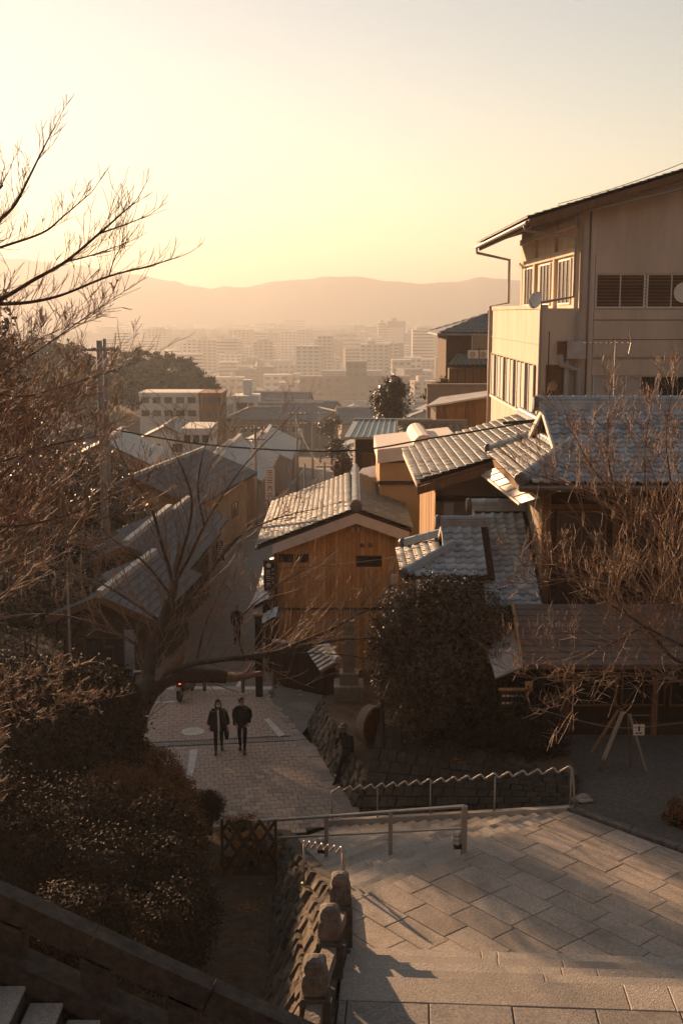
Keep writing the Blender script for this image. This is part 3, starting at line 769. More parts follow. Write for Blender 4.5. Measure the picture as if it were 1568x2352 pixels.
# rain stones lying by the end of the wavy rail
rs = random.Random(2)
for k, (px, py) in enumerate(((1325, 1838), (1340, 1832), (1352, 1840), (1338, 1842))):
    p = PZ(px, py, LZ-.03); b = MB(); r_ = .07+.03*rs.random()
    b.lathe([(r_*.5, -.02), (r_, .0), (r_*1.02, r_*.4), (r_*.6, r_*.75), (.01, r_*.85)], (p.x, p.y, p.z), 9, None, 1.3, .9)
    tag(b.build('stone', M['granite']), 'pale rounded stone in the small heap beside the wavy handrail end', 'stone', 'heap of stones by the handrail')

b = MB(); b.poly([(-2.42, 38.75, .012), (-1.27, 35.5, .012), (-.95, 36.9, .012), (-.5, 39.3, .012), (-2.3, 40.5, .012)]); b.build('side_forecourt', mat('side_forecourt', (.22, .19, .16), .9, .25, 5, .3, 40, damt=.4), kind='structure')
ek = thing('edge_stones', 'row of flat edging stones where the setts meet the raised bed', 'kerb', (-1, 34, 0))
pl_ = [Vector((.5, 29.75, 0)), Vector((-.2, 31.8, 0)), Vector((-.75, 34.2, 0)), Vector((-1.24, 35.5, 0)), Vector((-2.4, 38.7, 0)), Vector((-2.62, 40.0, 0))]; re2 = random.Random(3)
for a, c in zip(pl_[:-1], pl_[1:]):
    n_ = max(1, round((c-a).length/.55)); dd_ = (c-a).normalized(); w_ = Vector((-dd_.y, dd_.x, 0))*(-1)
    wd = .42 if a.y < 35 else .2
    for k in range(n_):
        p, q = a.lerp(c, k/n_+.012), a.lerp(c, (k+1)/n_-.004); sd = Vector((-dd_.y, dd_.x, 0))
        quad_ = [p, q, q+sd*wd, p+sd*wd]; slab([(v.x, v.y) for v in quad_], -.05, .034+re2.uniform(-.006, .008), .012).build('edge_stone', M['granite'], ek)
# ------------------------------------------------------------ roofs
TU, TV = .27, .235
def tile_proto(tu=TU, tv=TV):
    xs_ = [0, .035, .10, .165, .215, .27]; zs_ = [.042, .016, .004, .012, .05, .048]
    k = tu/.27; V = []; ln = tv*1.18
    for (y, dz) in ((0, 0), (0, .036), (ln, .002)):
        for x, z in zip(xs_, zs_): V.append((x*k, y, z*k+dz+(.022 if y == 0 else 0)))
    n = 6; F = []
    for i in range(n-1): F += [(i, i+1, n+i+1, n+i), (n+i, n+i+1, 2*n+i+1, 2*n+i)]
    F += [(0, n, 2*n), (n-1, 3*n-1, 2*n-1)]
    return V, F
def tiled_plane(parent, O, U, Vd, ulen, vlen, clip=None, limit=300, m='tile', tu=TU, tv=TV, name='tile', seed=1, key=None):
    """lays pantiles over a roof plane; O lower left corner, U along the eave, Vd up the slope (world)"""
    O, U, Vd = Vector(O), Vector(U).normalized(), Vector(Vd).normalized(); N = U.cross(Vd).normalized(); rr_ = random.Random(seed); ms_ = []
    for j in range(int(vlen/tv)):
        for i in range(int(ulen/tu)):
            u, v = i*tu, j*tv
            if clip and not clip(u+tu/2, v+tv/2): continue
            p = O+U*u+Vd*v+N*(.02+rr_.uniform(-.004, .006)); a = rr_.uniform(-.012, .012); s_ = rr_.uniform(-.008, .012)
            m_ = Matrix(((U.x, Vd.x, N.x, p.x), (U.y, Vd.y, N.y, p.y), (U.z, Vd.z, N.z, p.z), (0, 0, 0, 1)))
            ms_.append(m_@Matrix.Rotation(a, 4, 'Z')@Matrix.Rotation(s_, 4, 'X'))
    if ms_: pieces(name, tile_proto(tu, tv), ms_, M[m], parent, limit, key and (lambda i: key(ms_[i].translation)), rest='tile_field', smooth=True)
def ridge_cap(parent, A, B, w=.2, h=.18, m='tile', seg=.34, name='ridge', ends=True):
    """stacked ridge with round cap tiles from A to B"""
    A, B = Vector(A), Vector(B); b = MB(); b.bar(A+Vector((0, 0, h*.3)), B+Vector((0, 0, h*.3)), w, h*.9)
    b.bar(A+Vector((0, 0, h*.62)), B+Vector((0, 0, h*.62)), w*1.25, .03)
    o = b.build(name, M[m], parent)
    L = (B-A).length; n = max(1, int(L/seg)); d = (B-A).normalized(); b = MB()
    for k in range(n):
        p, q = A+d*(k*L/n), A+d*((k+1)*L/n); z = Vector((0, 0, h*.85))
        b.tube([p+z, q-d*.05+z, q-d*.05+z*1.0, q+z], [w*.42, w*.42, w*.48, w*.48], 8)
    b.build('cap_tiles', M[m], o)
    if ends:
        b = MB(); s_ = -1 if A.y < B.y or A.x < B.x else 1
        e = A-d*.02; b.lathe([(w*.05, 0), (w*.85, .0), (w*.95, .06), (w*.8, .12), (w*.1, .13)], e+Vector((0, 0, h*.5)), 12, (-d).to_track_quat('Z', 'Y').to_matrix().to_4x4()); b.build('end_tile', M['tile_dark'], o)
    return o
def slab_between(parent, name, q, th, m):
    """roof board: quad q (counter-clockwise seen from above) with thickness downwards"""
    q = [Vector(p) for p in q]; n = (q[1]-q[0]).cross(q[2]-q[0]).normalized()
    b = MB(); b.prism([p-n*th for p in q], n*th); return b.build(name, M[m], parent)

def window(parent, P, U, w, h, N, panes=2, m_frame='frame_white', m_pane='glass_dark', depth=.06, fw=.05, curtain=False, name='window'):
    """window in a wall: P lower left corner, U along the wall, N outwards; frame proud of the wall, panes inside it"""
    P, U, N = Vector(P), Vector(U).normalized(), Vector(N).normalized(); Z = Vector((0, 0, 1))
    def bx(b, u0, u1, z0, z1, n0, n1):
        vs = [P+U*u+Z*z+N*n for n in (n0, n1) for z in (z0, z1) for u in (u0, u1)]
        b.add(vs, [(0, 2, 3, 1), (4, 5, 7, 6), (0, 1, 5, 4), (2, 6, 7, 3), (0, 4, 6, 2), (1, 3, 7, 5)])
    b = MB(); bx(b, 0, w, 0, fw, -.02, depth); bx(b, 0, w, h-fw, h, -.02, depth); bx(b, 0, fw, fw, h-fw, -.02, depth); bx(b, w-fw, w, fw, h-fw, -.02, depth)
    fo = b.build(name, M[m_frame], parent)
    for k in range(panes):
        u0, u1 = fw+(w-2*fw)*k/panes, fw+(w-2*fw)*(k+1)/panes
        b = MB(); bx(b, u0+.015, u1-.015, fw, h-fw, -.01, depth*.35); b.build('pane', M['curtain' if (curtain and k in curtain) else m_pane], fo)
        if k: b = MB(); bx(b, u0-.02, u0+.02, fw, h-fw, -.01, depth*.9); b.build('mullion', M[m_frame], fo)
    return fo
def planks(parent, P, U, w, zf0, zf1, N, pw=.2, m='wood_plank', seed=1, gap=.008, th=.025, limit=300, name='plank', holes=()):
    """vertical boards: P start, U along, zf0/zf1(u) lower and upper edge"""
    P, U, N = Vector(P), Vector(U).normalized(), Vector(N).normalized(); rr_ = random.Random(seed); n = int(w/pw); k = 0
    for i in range(n):
        u0, u1 = i*w/n+gap/2, (i+1)*w/n-gap/2; t = th*rr_.uniform(.7, 1.25)
        segs = [(zf0(u0), zf0(u1), zf1(u0), zf1(u1))]
        for (h0, h1, g0, g1) in holes:
            if u1 > h0 and u0 < h1:
                a, c, d_, e = segs[-1]; segs = [(a, c, g0, g0), (g1, g1, d_, e)]
        for (a, c, d_, e) in segs:
            if d_ <= a: continue
            q = [P+U*u0+Vector((0, 0, a)), P+U*u1+Vector((0, 0, c)), P+U*u1+Vector((0, 0, e)), P+U*u0+Vector((0, 0, d_))]
            b = MB(); b.prism(q, N*t); b.build(name, M[m], parent); k += 1

def ac_unit(loc, rz, label, stand=.0, group=None):
    t = thing('air_conditioner', label, 'air conditioner', loc, rz, group); x, y, z = loc
    def bb(nm, x0, x1, y0, y1, z0, z1, m, par=None):
        b = MB(); b.box(x0, x1, y0, y1, z0, z1); return b.build(nm, M[m], par or t, local=True)
    bb('casing', -.4, .4, -.15, .15, stand+.05, stand+.62, 'ac')
    f = MB(); f.lathe([(.22, 0), (.22, .02), (.02, .02)], (-.08, -.15, stand+.33), 20, Matrix.Rotation(R(90), 4, 'X')); f.build('fan', M['steel_dark'], t, local=True)
    for k in range(5): bb('grille_bar', -.3, .14, -.185, -.175, stand+.14+k*.09, stand+.15+k*.09, 'frame_white')
    bb('foot', -.34, -.26, -.18, .18, -.02, stand+.05, 'steel_dark'); bb('foot', .26, .34, -.18, .18, -.02, stand+.05, 'steel_dark')
    return t

# ------------------------------------------------------------ the shop house on the right: big hip-and-gable roof
def pent(parent, name, q, ribs=0, m='metal_roof', th=.06):
    return slab_between(parent, name, q, th, m)
RH = thing('shop_house', 'large old shop house with grey pantile hip-and-gable roof and dark timber walls', 'house', (8, 31, LZ))
ex0, ex1, ey0, ey1, ez = 4.55, 15.0, 29.5, 36.1, 8.91; ry_, rz_ = 32.8, 10.52; gx = 5.9
k_ = (rz_-ez)/(ry_-ey0)                                   # slope
def hz(d): return ez+d*k_
# roof boards
rb = MB()
gz = hz(gx-ex0)
b = MB()
b.prism([(ex0, ey0, ez-.1), (ex1, ey0, ez-.1), (ex1, ry_, rz_-.1), (gx-.25, ry_, rz_-.1), (gx-.25, ey0+gx-ex0, gz-.1)], (0, 0, .08))
b.prism([(ex0, ey1, ez-.1), (ex0, ey0, ez-.1), (gx-.02, ey0+gx-ex0, gz-.1), (gx-.02, ey1-(gx-ex0), gz-.1)], (0, 0, .08))
b.prism([(ex1, ey1, ez-.1), (ex0, ey1, ez-.1), (gx-.25, ey1-(gx-ex0), gz-.1), (gx-.25, ry_, rz_-.1), (ex1, ry_, rz_-.1)], (0, 0, .08))
roof = b.build('roof', M['wood_dark'], RH)
sl_len = math.hypot(ry_-ey0, rz_-ez); vd = Vector((0, ry_-ey0, rz_-ez)); cosf = (ry_-ey0)/sl_len
tiled_plane(roof, (ex0, ey0-.04, ez), (1, 0, 0), vd, ex1-ex0, sl_len, lambda u, v: u > min(v*cosf, gx-.22-ex0)+.05, 300, seed=2,
            key=lambda p: abs(p.x-7.2)+abs(p.y-31)*.7)
vl = Vector((gx-ex0, 0, gz-ez)); ll = vl.length; cl = (gx-ex0)/ll
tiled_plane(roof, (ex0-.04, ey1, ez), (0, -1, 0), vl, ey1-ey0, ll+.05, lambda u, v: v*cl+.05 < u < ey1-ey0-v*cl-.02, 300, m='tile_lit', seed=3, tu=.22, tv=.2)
ridge_cap(roof, (gx-.42, ry_, rz_+.02), (ex1, ry_, rz_+.02), .24, .34)
ridge_cap(roof, (ex0+.05, ey0+.05, ez+.06), (gx+.2, ey0+gx-ex0+.2, gz+.16), .2, .2, name='hip_ridge')
ridge_cap(roof, (ex0+.05, ey1-.05, ez+.06), (gx+.2, ey1-(gx-ex0)-.2, gz+.16), .2, .2, name='hip_ridge')
ridge_cap(roof, (gx-.1, ey0+gx-ex0-.12, gz+.06), (gx-.1, ey1-(gx-ex0)+.1, gz+.06), .16, .1, name='gable_foot', ends=False)
# little gable: wall, bargeboards
ga, gb = ey0+(gx-ex0), ey1-(gx-ex0)
b = MB(); b.poly([(gx-.02, ga, gz), (gx-.02, ry_, rz_), (gx-.02, gb, gz)]); b.build('gable_wall', M['wood_lit'], roof)
for (ya, yb) in ((ga-.15, ry_), (gb+.15, ry_)):
    b = MB(); b.bar((gx-.3, ya, gz+.0), (gx-.3, yb, rz_-.0), .06, .16); b.build('bargeboard', M['board_white'], roof)
# eave boards, gutters
b = MB(); b.box(ex0, ex1, ey0-.03, ey0+.04, ez-.2, ez-.02); b.build('fascia', M['wood_mid'], roof)
b = MB(); b.box(ex0-.03, ex0+.04, ey0, ey1, ez-.2, ez-.02); b.build('fascia', M['wood_mid'], roof)
b = MB(); b.tube([(ex0-.08, ey0-.1, ez-.08), (ex1, ey0-.1, ez-.08)], .06, 8); b.build('gutter', M['steel_dark'], roof)
# walls
wx, wy = 5.3, 30.35
b = MB(); b.box(wx, ex1-.6, wy, 35.4, LZ-.3, ez-.05); b.build('wall', M['wood_dark'], RH)
for x in (wx+.08, wx+1.9, wx+3.7, wx+5.5, wx+7.3):
    b = MB(); b.box(x-.09, x+.09, wy-.07, wy+.05, LZ-.3, ez-.06); b.build('pillar', M['wood_mid'], RH)
b = MB(); b.box(wx-.045, wx-.003, wy+.0, wy+.5, 5.7, ez-.08); b.build('corner_post', M['wood_lit'], RH)  # pale strip painting in the sunlit edge of the side wall
b = MB(); b.box(wx-.03, wx-.002, wy+.55, 35.3, 6.4, ez-.1); b.build('side_panel', M['plaster_grey'], RH)
for z in (6.9, 8.2):
    b = MB(); b.box(wx, ex1-.6, wy-.05, wy-.001, z-.07, z+.07); b.build('beam', M['wood_mid'], RH)
for k in range(4):
    window(RH, (wx+.35+k*1.85, wy-.002, 7.0), (1, 0, 0), 1.3, 1.1, (0, -1, 0), 2, 'wood_mid', 'glass_dark')
# awning sheet of the left side
aw = [PZ(1105, 1086, 8.42), PZ(1195, 1156, 8.30), PZ(1238, 1142, 8.62), PZ(1140, 1073, 8.74)]
slab_between(RH, 'awning', aw, .04, 'copper')
b = MB(); b.tube([aw[0]+Vector((-.03, .1, -.02)), aw[1]+Vector((-.03, -.1, -.02))], .045, 8); b.build('gutter', M['copper'], RH)
for k in range(1, 6):
    b = MB(); b.bar(aw[0].lerp(aw[1], k/6)+Vector((0, 0, .02)), aw[3].lerp(aw[2], k/6)+Vector((0, 0, .02)), .03, .02); b.build('awning_seam', M['copper'], RH)
# porch roof of horizontal metal bands
pr0, pr1 = PY(1200, 1532, 27.0), PY(1185, 1398, 28.8)
pz0, pz1 = pr0.z, pr1.z
nb = 9
por = slab_between(RH, 'porch_roof', [(pr0.x, 27.0, pz0), (15, 27.0, pz0), (15, 28.95, pz1+.05), (pr1.x-.05, 28.95, pz1+.05)], .08, 'metal_roof')
for k in range(10):
    t0, t1 = k/10, (k+1)/10; y0, y1 = 27-.03+1.95*t0, 27-.03+1.95*t1; z0, z1 = pz0+(pz1+.05-pz0)*t0+.045, pz0+(pz1+.05-pz0)*t1+.015
    xl = pr0.x+(pr1.x-.05-pr0.x)*t0
    b = MB(); b.prism([(xl, y0, z0), (15, y0, z0), (15, y1, z1), (xl, y1, z1)], (0, 0, .025)); b.build('roof_band', M['metal_roof'], por)
b = MB(); b.bar((pr0.x-.03, 26.98, pz0+.03), (pr1.x-.08, 28.95, pz1+.1), .07, .14); b.build('bargeboard', M['wood_lit'], por)
# pale side sheet hanging left of the porch roof
sh = [PY(1136, 1556, 26.8), PY(1200, 1530, 26.9), PY(1166, 1404, 28.9), PY(1120, 1500, 27.6)]
slab_between(RH, 'side_roof_sheet', sh, .05, 'metal_light')
# shop front: posts, counter dark interior, beam, hanging cloth
b = MB(); b.box(5.4, 15, 27.35, 27.5, LZ-.2, LZ+.25); b.build('sill', M['wood_dark'], RH)
for x in (5.45, 7.6, 9.8, 12):
    b = MB(); b.box(x-.07, x+.07, 27.3, 27.44, LZ-.2, pz0-.02); b.build('porch_post', M['wood_mid'], RH)
b = MB(); b.box(5.3, 15, 27.25, 27.5, pz0-.32, pz0-.1); b.build('porch_beam', M['wood_dark'], RH)
b = MB(); b.box(5.45, 15, 27.9, 28.0, LZ-.2, pz0+.2); b.build('shop_front', M['wood_dark'], RH)
for k in range(6):
    window(RH, (5.7+k*1.2, 27.89, LZ+.5), (1, 0, 0), 1.1, 1.5, (0, -1, 0), 2, 'wood_mid', 'glass_dark')
# wall lantern board with script at the corner
sg = PY(1206, 1602, 26.9)
b = MB(); b.box(sg.x-.02, sg.x+.16, 26.86, 26.9, sg.z-.45, sg.z+.4); b.build('sign_post', M['wood_lit'], RH)
t = thing('shop_sign', 'small dark wooden shop sign with pale lines hanging at the porch corner', 'sign', (sg.x-.3, 26.8, sg.z-.3))
b = MB(); b.box(sg.x-.62, sg.x-.05, 26.8, 26.84, sg.z-.22, sg.z+.2); b.build('board', M['wood_dark'], t)
b = MB(); b.box(sg.x-.66, sg.x-.0, 26.79, 26.85, sg.z+.2, sg.z+.26); b.build('top_rail', M['wood_lit'], t)
for k in range(2):
    for q in range(5):
        b = MB(); b.box(sg.x-.57+q*.1, sg.x-.50+q*.1, 26.792, 26.799, sg.z+.05-k*.18, sg.z+.10-k*.18); b.build('letter', M['plaster_white'], t)

# lower wing with its own small hip-and-gable roof
WG = thing('shop_wing', 'low side wing with stepped pantile roof beside the shop house', 'house', (3.4, 31.5, .9))
ex, exr, e0, e1, ezw = 1.63, 4.0, 29.9, 33.3, 6.4; rzw = 7.45; rym = 31.6; gxw = 2.9
kw = (rzw-ezw)/(rym-e0)
gzw = ezw+(gxw-ex)*kw*.62
b = MB()
b.prism([(ex, e0, ezw-.08), (exr, e0, ezw-.08), (exr, rym, rzw-.08), (gxw-.12, rym, rzw-.08), (gxw-.12, e0+.8, ezw+.8*kw-.08)], (0, 0, .06))
b.prism([(ex, e1, ezw-.08), (ex, e0, ezw-.08), (gxw, e0+.8, gzw-.08), (gxw, e1-.8, gzw-.08)], (0, 0, .06))
b.prism([(exr, e1, ezw-.08), (ex, e1, ezw-.08), (gxw-.12, e1-.8, ezw+.8*kw-.08), (gxw-.12, rym, rzw-.08), (exr, rym, rzw-.08)], (0, 0, .06))
wr = b.build('roof', M['wood_dark'], WG)
vd = Vector((0, rym-e0, rzw-ezw)); sl_ = vd.length; cf = (rym-e0)/sl_
tiled_plane(wr, (ex, e0-.04, ezw), (1, 0, 0), vd, exr-ex, sl_, lambda u, v: u > min(v*cf*(gxw-ex)/.8, gxw-.12-ex)+.02, 300, seed=5)
vl = Vector((gxw-ex, 0, gzw-ezw)); ll = vl.length; cl = (gxw-ex)/ll
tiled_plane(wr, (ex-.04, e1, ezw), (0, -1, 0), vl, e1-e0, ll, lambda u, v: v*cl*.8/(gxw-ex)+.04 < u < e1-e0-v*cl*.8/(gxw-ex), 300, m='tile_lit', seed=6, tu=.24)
ridge_cap(wr, (gxw-.2, rym, rzw+.02), (exr, rym, rzw+.02), .2, .22)
ridge_cap(wr, (ex+.05, e0+.03, ezw+.06), (gxw+.1, e0+.9, gzw+.14), .17, .16, name='hip_ridge')
ridge_cap(wr, (ex+.2, e1-.1, ezw+.2), (gxw-.05, e1-.8, gzw+.14), .17, .16, name='hip_ridge')
b = MB(); b.poly([(gxw, e0+.8, gzw), (gxw, rym, rzw), (gxw, e1-.8, gzw)]); b.build('gable_wall', M['wood_lit'], wr)
for ya in (e0+.7, e1-.7):
    b = MB(); b.bar((gxw-.16, ya, gzw+.0), (gxw-.16, rym, rzw), .05, .12); b.build('bargeboard', M['board_white'], wr)
b = MB(); b.box(ex+.5, exr, e0+.5, e1-.3, .8, ezw-.04); b.build('wall', M['wood_dark'], WG)
b = MB(); b.box(ex-.02, ex+.03, e0, e1, ezw-.14, ezw); b.build('fascia', M['board_white'], wr)
# main slope of the wing reaching lower in front
R2w = MB(); fy0, fz0, fy1, fz1 = 29.35, 5.72, 33.1, 7.62; fx0, fx1 = 3.78, 5.25
R2w.prism([(fx0, fy0, fz0-.06), (fx1, fy0, fz0-.06), (fx1, fy1, fz1-.06), (fx0, fy1, fz1-.06)], (0, 0, .06)); wr2 = R2w.build('front_roof', M['wood_dark'], WG)
vd = Vector((0, fy1-fy0, fz1-fz0))
tiled_plane(wr2, (fx0, fy0-.04, fz0), (1, 0, 0), vd, fx1-fx0, vd.length, None, 300, seed=7)
ridge_cap(wr2, (fx0-.08, fy1, fz1+.04), (fx1, fy1, fz1+.04), .22, .26)
b = MB(); b.bar((fx0-.03, fy0, fz0+.03), (fx0-.03, fy1, fz1+.03), .05, .14); b.build('bargeboard', M['board_white'], wr2)
b = MB(); b.box(fx0+.3, fx1-.05, fy0+.6, fy1, .9, fz0-.05); b.build('wall', M['wood_dark'], WG)

# ------------------------------------------------------------ long pantile house behind the wing: eave on the left, gable towards us
NH = thing('pantile_house', 'timber house with broad blue-grey pantile roof and sunlit board side wall', 'house', (4, 39, .5))
hx0, hy0, hy1, hzv = 2.30, 35.0, 43.4, 8.14; hrx, hrz = 6.6, 9.45
b = MB(); b.prism([(hx0, hy1, hzv-.1), (hx0, hy0, hzv-.1), (hrx, hy0, hrz-.1), (hrx, hy1, hrz-.1)], (0, 0, .08))
b.prism([(hrx, hy1, hrz-.1), (hrx, hy0, hrz-.1), (hrx+4, hy0, hrz-1.3), (hrx+4, hy1, hrz-1.3)], (0, 0, .08)); nr = b.build('roof', M['wood_mid'], NH)
vd = Vector((hrx-hx0, 0, hrz-hzv))
tiled_plane(nr, (hx0-.04, hy1, hzv), (0, -1, 0), vd, hy1-hy0+.05, vd.length, None, 300, m='tile_lit', seed=8, tu=.30, tv=.26, key=lambda p: p.x)
ridge_cap(nr, (hrx, hy0-.1, hrz+.02), (hrx, hy1, hrz+.02), .22, .25)
b = MB(); b.prism([(hx0-.02, hy0-.02, hzv-.12), (hrx, hy0-.02, hrz-.12), (hrx, hy0-.02, hrz-.40), (hx0-.02, hy0-.02, hzv-.36)], (0, .06, 0)); b.build('bargeboard', M['wood_mid'], nr)
b = MB(); b.box(hx0-.03, hx0+.03, hy0, hy1, hzv-.16, hzv-.02); b.build('fascia', M['board_white'], nr)
nwx, nwy = 2.92, 35.9
b = MB(); b.prism([(nwx, nwy, .3), (10, nwy, .3), (10, nwy, hzv+.2), (hrx, nwy, hrz-.15), (nwx, nwy, hzv+.0)], (0, 7, 0)); b.build('wall', M['plaster_grey'], NH)
planks(NH, (nwx-.003, nwy+.0, 0), (0, 1, 0), 6.9, lambda u: .3, lambda u: hzv+.05, (-1, 0, 0), .23, 'wood_lit', 3)
for x in (nwx+.08, nwx+2.2, nwx+3.3):
    b = MB(); b.box(x-.08, x+.08, nwy-.05, nwy-.002, .3, hzv); b.build('pillar', M['wood_mid'], NH)
b = MB(); b.box(nwx, 10, nwy-.05, nwy-.002, 7.45, 7.62); b.build('beam', M['wood_dark'], NH)
b = MB(); b.box(nwx+.25, nwx+.55, nwy-.06, nwy-.001, .3, 7.4); b.build('boarding', M['metal_light'], NH)

# ------------------------------------------------------------ board-clad gable house by the street
GH = thing('gable_house', 'brown board-clad gable house with pale bargeboards and grey pantile roof', 'house', (0, 46, -.6))
gy = 45.0; ap = PY(817, 1196, gy); le = PY(630, 1266, gy); re_ = PY(936, 1238, gy)
sl_l = (ap.z-le.z)/(ap.x-le.x); sl_r = (ap.z-re_.z)/(re_.x-ap.x)
ovl, ovr, ylen, yov = .62, .12, 10.2, .55
lx, rx = le.x-ovl, re_.x+ovr; lz, rzz = ap.z-(ap.x-lx)*sl_l, ap.z-(rx-ap.x)*sl_r
ZR = .50; ghx, ghz = lx, lz
b = MB(); b.prism([(lx, gy-yov, lz+ZR-.1), (ap.x, gy-yov, ap.z+ZR-.1), (ap.x, gy+ylen, ap.z+ZR-.1), (lx, gy+ylen, lz+ZR-.1)], (0, 0, .08))
b.prism([(ap.x, gy-yov, ap.z+ZR-.1), (rx, gy-yov, rzz+ZR-.1), (rx, gy+ylen, rzz+ZR-.1), (ap.x, gy+ylen, ap.z+ZR-.1)], (0, 0, .08))
gr = b.build('roof', M['wood_dark'], GH)
vl = Vector((ap.x-lx, 0, ap.z-lz)); vr = Vector((ap.x-rx, 0, ap.z-rzz))
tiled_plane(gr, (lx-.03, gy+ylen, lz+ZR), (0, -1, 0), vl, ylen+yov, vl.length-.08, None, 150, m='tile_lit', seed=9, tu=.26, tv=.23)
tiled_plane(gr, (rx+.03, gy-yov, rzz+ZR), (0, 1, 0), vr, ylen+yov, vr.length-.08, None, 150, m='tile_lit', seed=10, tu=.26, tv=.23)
ridge_cap(gr, (ap.x, gy-yov-.05, ap.z+ZR+.04), (ap.x+.1, gy+ylen, ap.z+ZR+.04), .26, .34, m='tile')
for (xe, ze, xo, zo, nm) in ((le.x-.05, le.z, ap.x, ap.z, 0), (re_.x+.02, re_.z, ap.x, ap.z, 1)):
    b = MB(); b.prism([(xe, gy-yov+.06, ze-.02), (xo, gy-yov+.06, zo-.02), (xo, gy-yov+.06, zo+.40), (xe, gy-yov+.06, ze+.40)], (0, -.05, 0)); b.build('bargeboard', M['board_white'], gr)
gz0 = -.8
b = MB(); b.prism([(le.x, gy, gz0), (re_.x, gy, gz0), (re_.x, gy, re_.z+.35), (ap.x, gy, ap.z+.35), (le.x, gy, le.z+.35)], (0, ylen-.4, 0)); b.build('wall', M['wood_dark'], GH)
wn0, wn1 = PY(823, 1276, gy), PY(872, 1302, gy); wm0, wm1 = PY(645, 1272, gy), PY(700, 1292, gy)
x0_ = le.x
def topz(u):
    x = x0_+u; return (ap.z-(ap.x-x)*sl_l if x < ap.x else ap.z-(x-ap.x)*sl_r)+.33
planks(GH, (x0_, gy-.003, 0), (1, 0, 0), re_.x-le.x, lambda u: gz0, topz, (0, -1, 0), .165, 'wood_plank', 4,
       holes=((wm0.x-x0_, wm1.x-x0_, wm1.z, wm0.z), (wn0.x-x0_, wn1.x-x0_, wn1.z, wn0.z)))
for (a, c) in ((wn0, wn1), (wm0, wm1)):
    b = MB(); b.box(a.x, c.x, gy-.012, gy-.002, c.z, a.z); v_ = b.build('vent_window', M['black'], GH)
    for k in range(4):
        zz = c.z+(a.z-c.z)*(k+.5)/4; b = MB(); b.box(a.x, c.x, gy-.03, gy-.013, zz-.015, zz+.015); b.build('louvre', M['wood_dark'], v_)
for px in (831, 850):
    p = PY(px, 1252, gy); b = MB(); b.lathe([(.09, 0), (.09, .05), (.02, .06)], (p.x, gy-.03, p.z), 14, Matrix.Rotation(R(90), 4, 'X')); b.build('vent_cap', M['wood_mid'], GH)
for px in (810, 824):
    p = PY(px, 1222, gy-yov); b = MB(); b.box(p.x-.04, p.x+.04, gy-.1, gy-.03, p.z-.08, p.z+.08); b.build('insulator', M['frame_white'], GH)
# street-side pent roofs of the gable house
def pent_roof(parent, y0, y1, xin, xout, zin, zout, seed=1, m='tile'):
    b = MB(); b.prism([(xout, y1, zout-.06), (xout, y0, zout-.06), (xin, y0, zin-.06), (xin, y1, zin-.06)], (0, 0, .05)); po = b.build('pent_roof', M['wood_dark'], parent)
    vd = Vector((xin-xout, 0, zin-zout)); tiled_plane(po, (xout, y1, zout), (0, -1, 0) if xin > xout else (0, -1, 0), vd, y1-y0, vd.length, None, 300, seed=seed, m=m, tu=.25, tv=.22)
    return po
pent_roof(GH, 43.2, 51.5, -2.62, -3.35, 2.55, 2.15, 21)
b = MB(); b.box(-3.0, -2.62, 43.4, 51.3, -.9, 2.1); b.build('side_wall', M['wood_dark'], GH)
pent_roof(GH, 41.3, 43.0, -2.2, -2.95, 2.35, 1.9, 22)

# vertical shop sign at its corner: black board, pale characters
sp_ = PY(619, 1322, 44.2); 
t = thing('vertical_sign', 'black upright shop sign with a column of pale characters on the gable house corner', 'sign', (sp_.x, 44.2, sp_.z-.6))
b = MB(); b.box(sp_.x-.2, sp_.x+.2, 44.2, 44.28, sp_.z-.58, sp_.z+.56); b.build('board', M['black'], t)
for (x0, x1, z0, z1) in ((-.23, .23, .56, .61), (-.23, .23, -.63, -.58), (-.23, -.2, -.58, .56), (.2, .23, -.58, .56)):
    b = MB(); b.box(sp_.x+x0, sp_.x+x1, 44.18, 44.3, sp_.z+z0, sp_.z+z1); b.build('frame', M['wood_mid'], t)
b = MB(); b.lathe([(.10, 0), (.10, .006), (.01, .006)], (sp_.x-.03, 44.198, sp_.z+.40), 8, Matrix.Rotation(R(90), 4, 'X')); b.build('emblem', M['plaster_white'], t)
def strokes(parent, cx0, cz0, s, lines, y, m='plaster_white', w=.022):
    b = MB()
    for (xa, za, xb2, zb2) in lines: b.bar((cx0+xa*s, y, cz0+za*s), (cx0+xb2*s, y, cz0+zb2*s), .004, w*s/.2)
    b.build('character', M[m], parent)
CH = [[(-.4, .3, .4, .3), (0, .45, 0, -.45), (-.4, 0, .4, 0), (-.35, -.4, .35, -.4)], [(-.4, .4, .4, .4), (-.4, .4, -.4, -.4), (.4, .4, .4, -.4), (-.4, -.4, .4, -.4), (-.4, 0, .4, 0)],
      [(-.4, .2, .4, .2), (0, .45, -.35, -.45), (0, .2, .4, -.45)], [(-.35, .4, .35, .4), (0, .4, 0, 0), (-.42, 0, .42, 0), (-.2, 0, -.35, -.45), (.2, 0, .38, -.4)]]
for k in range(3): strokes(t, sp_.x-.04, sp_.z+.14-k*.25, .2, CH[k], 44.196)
for k in range(4): strokes(t, sp_.x+.13, sp_.z+.24-k*.17, .11, CH[(k+1) % 4], 44.196)

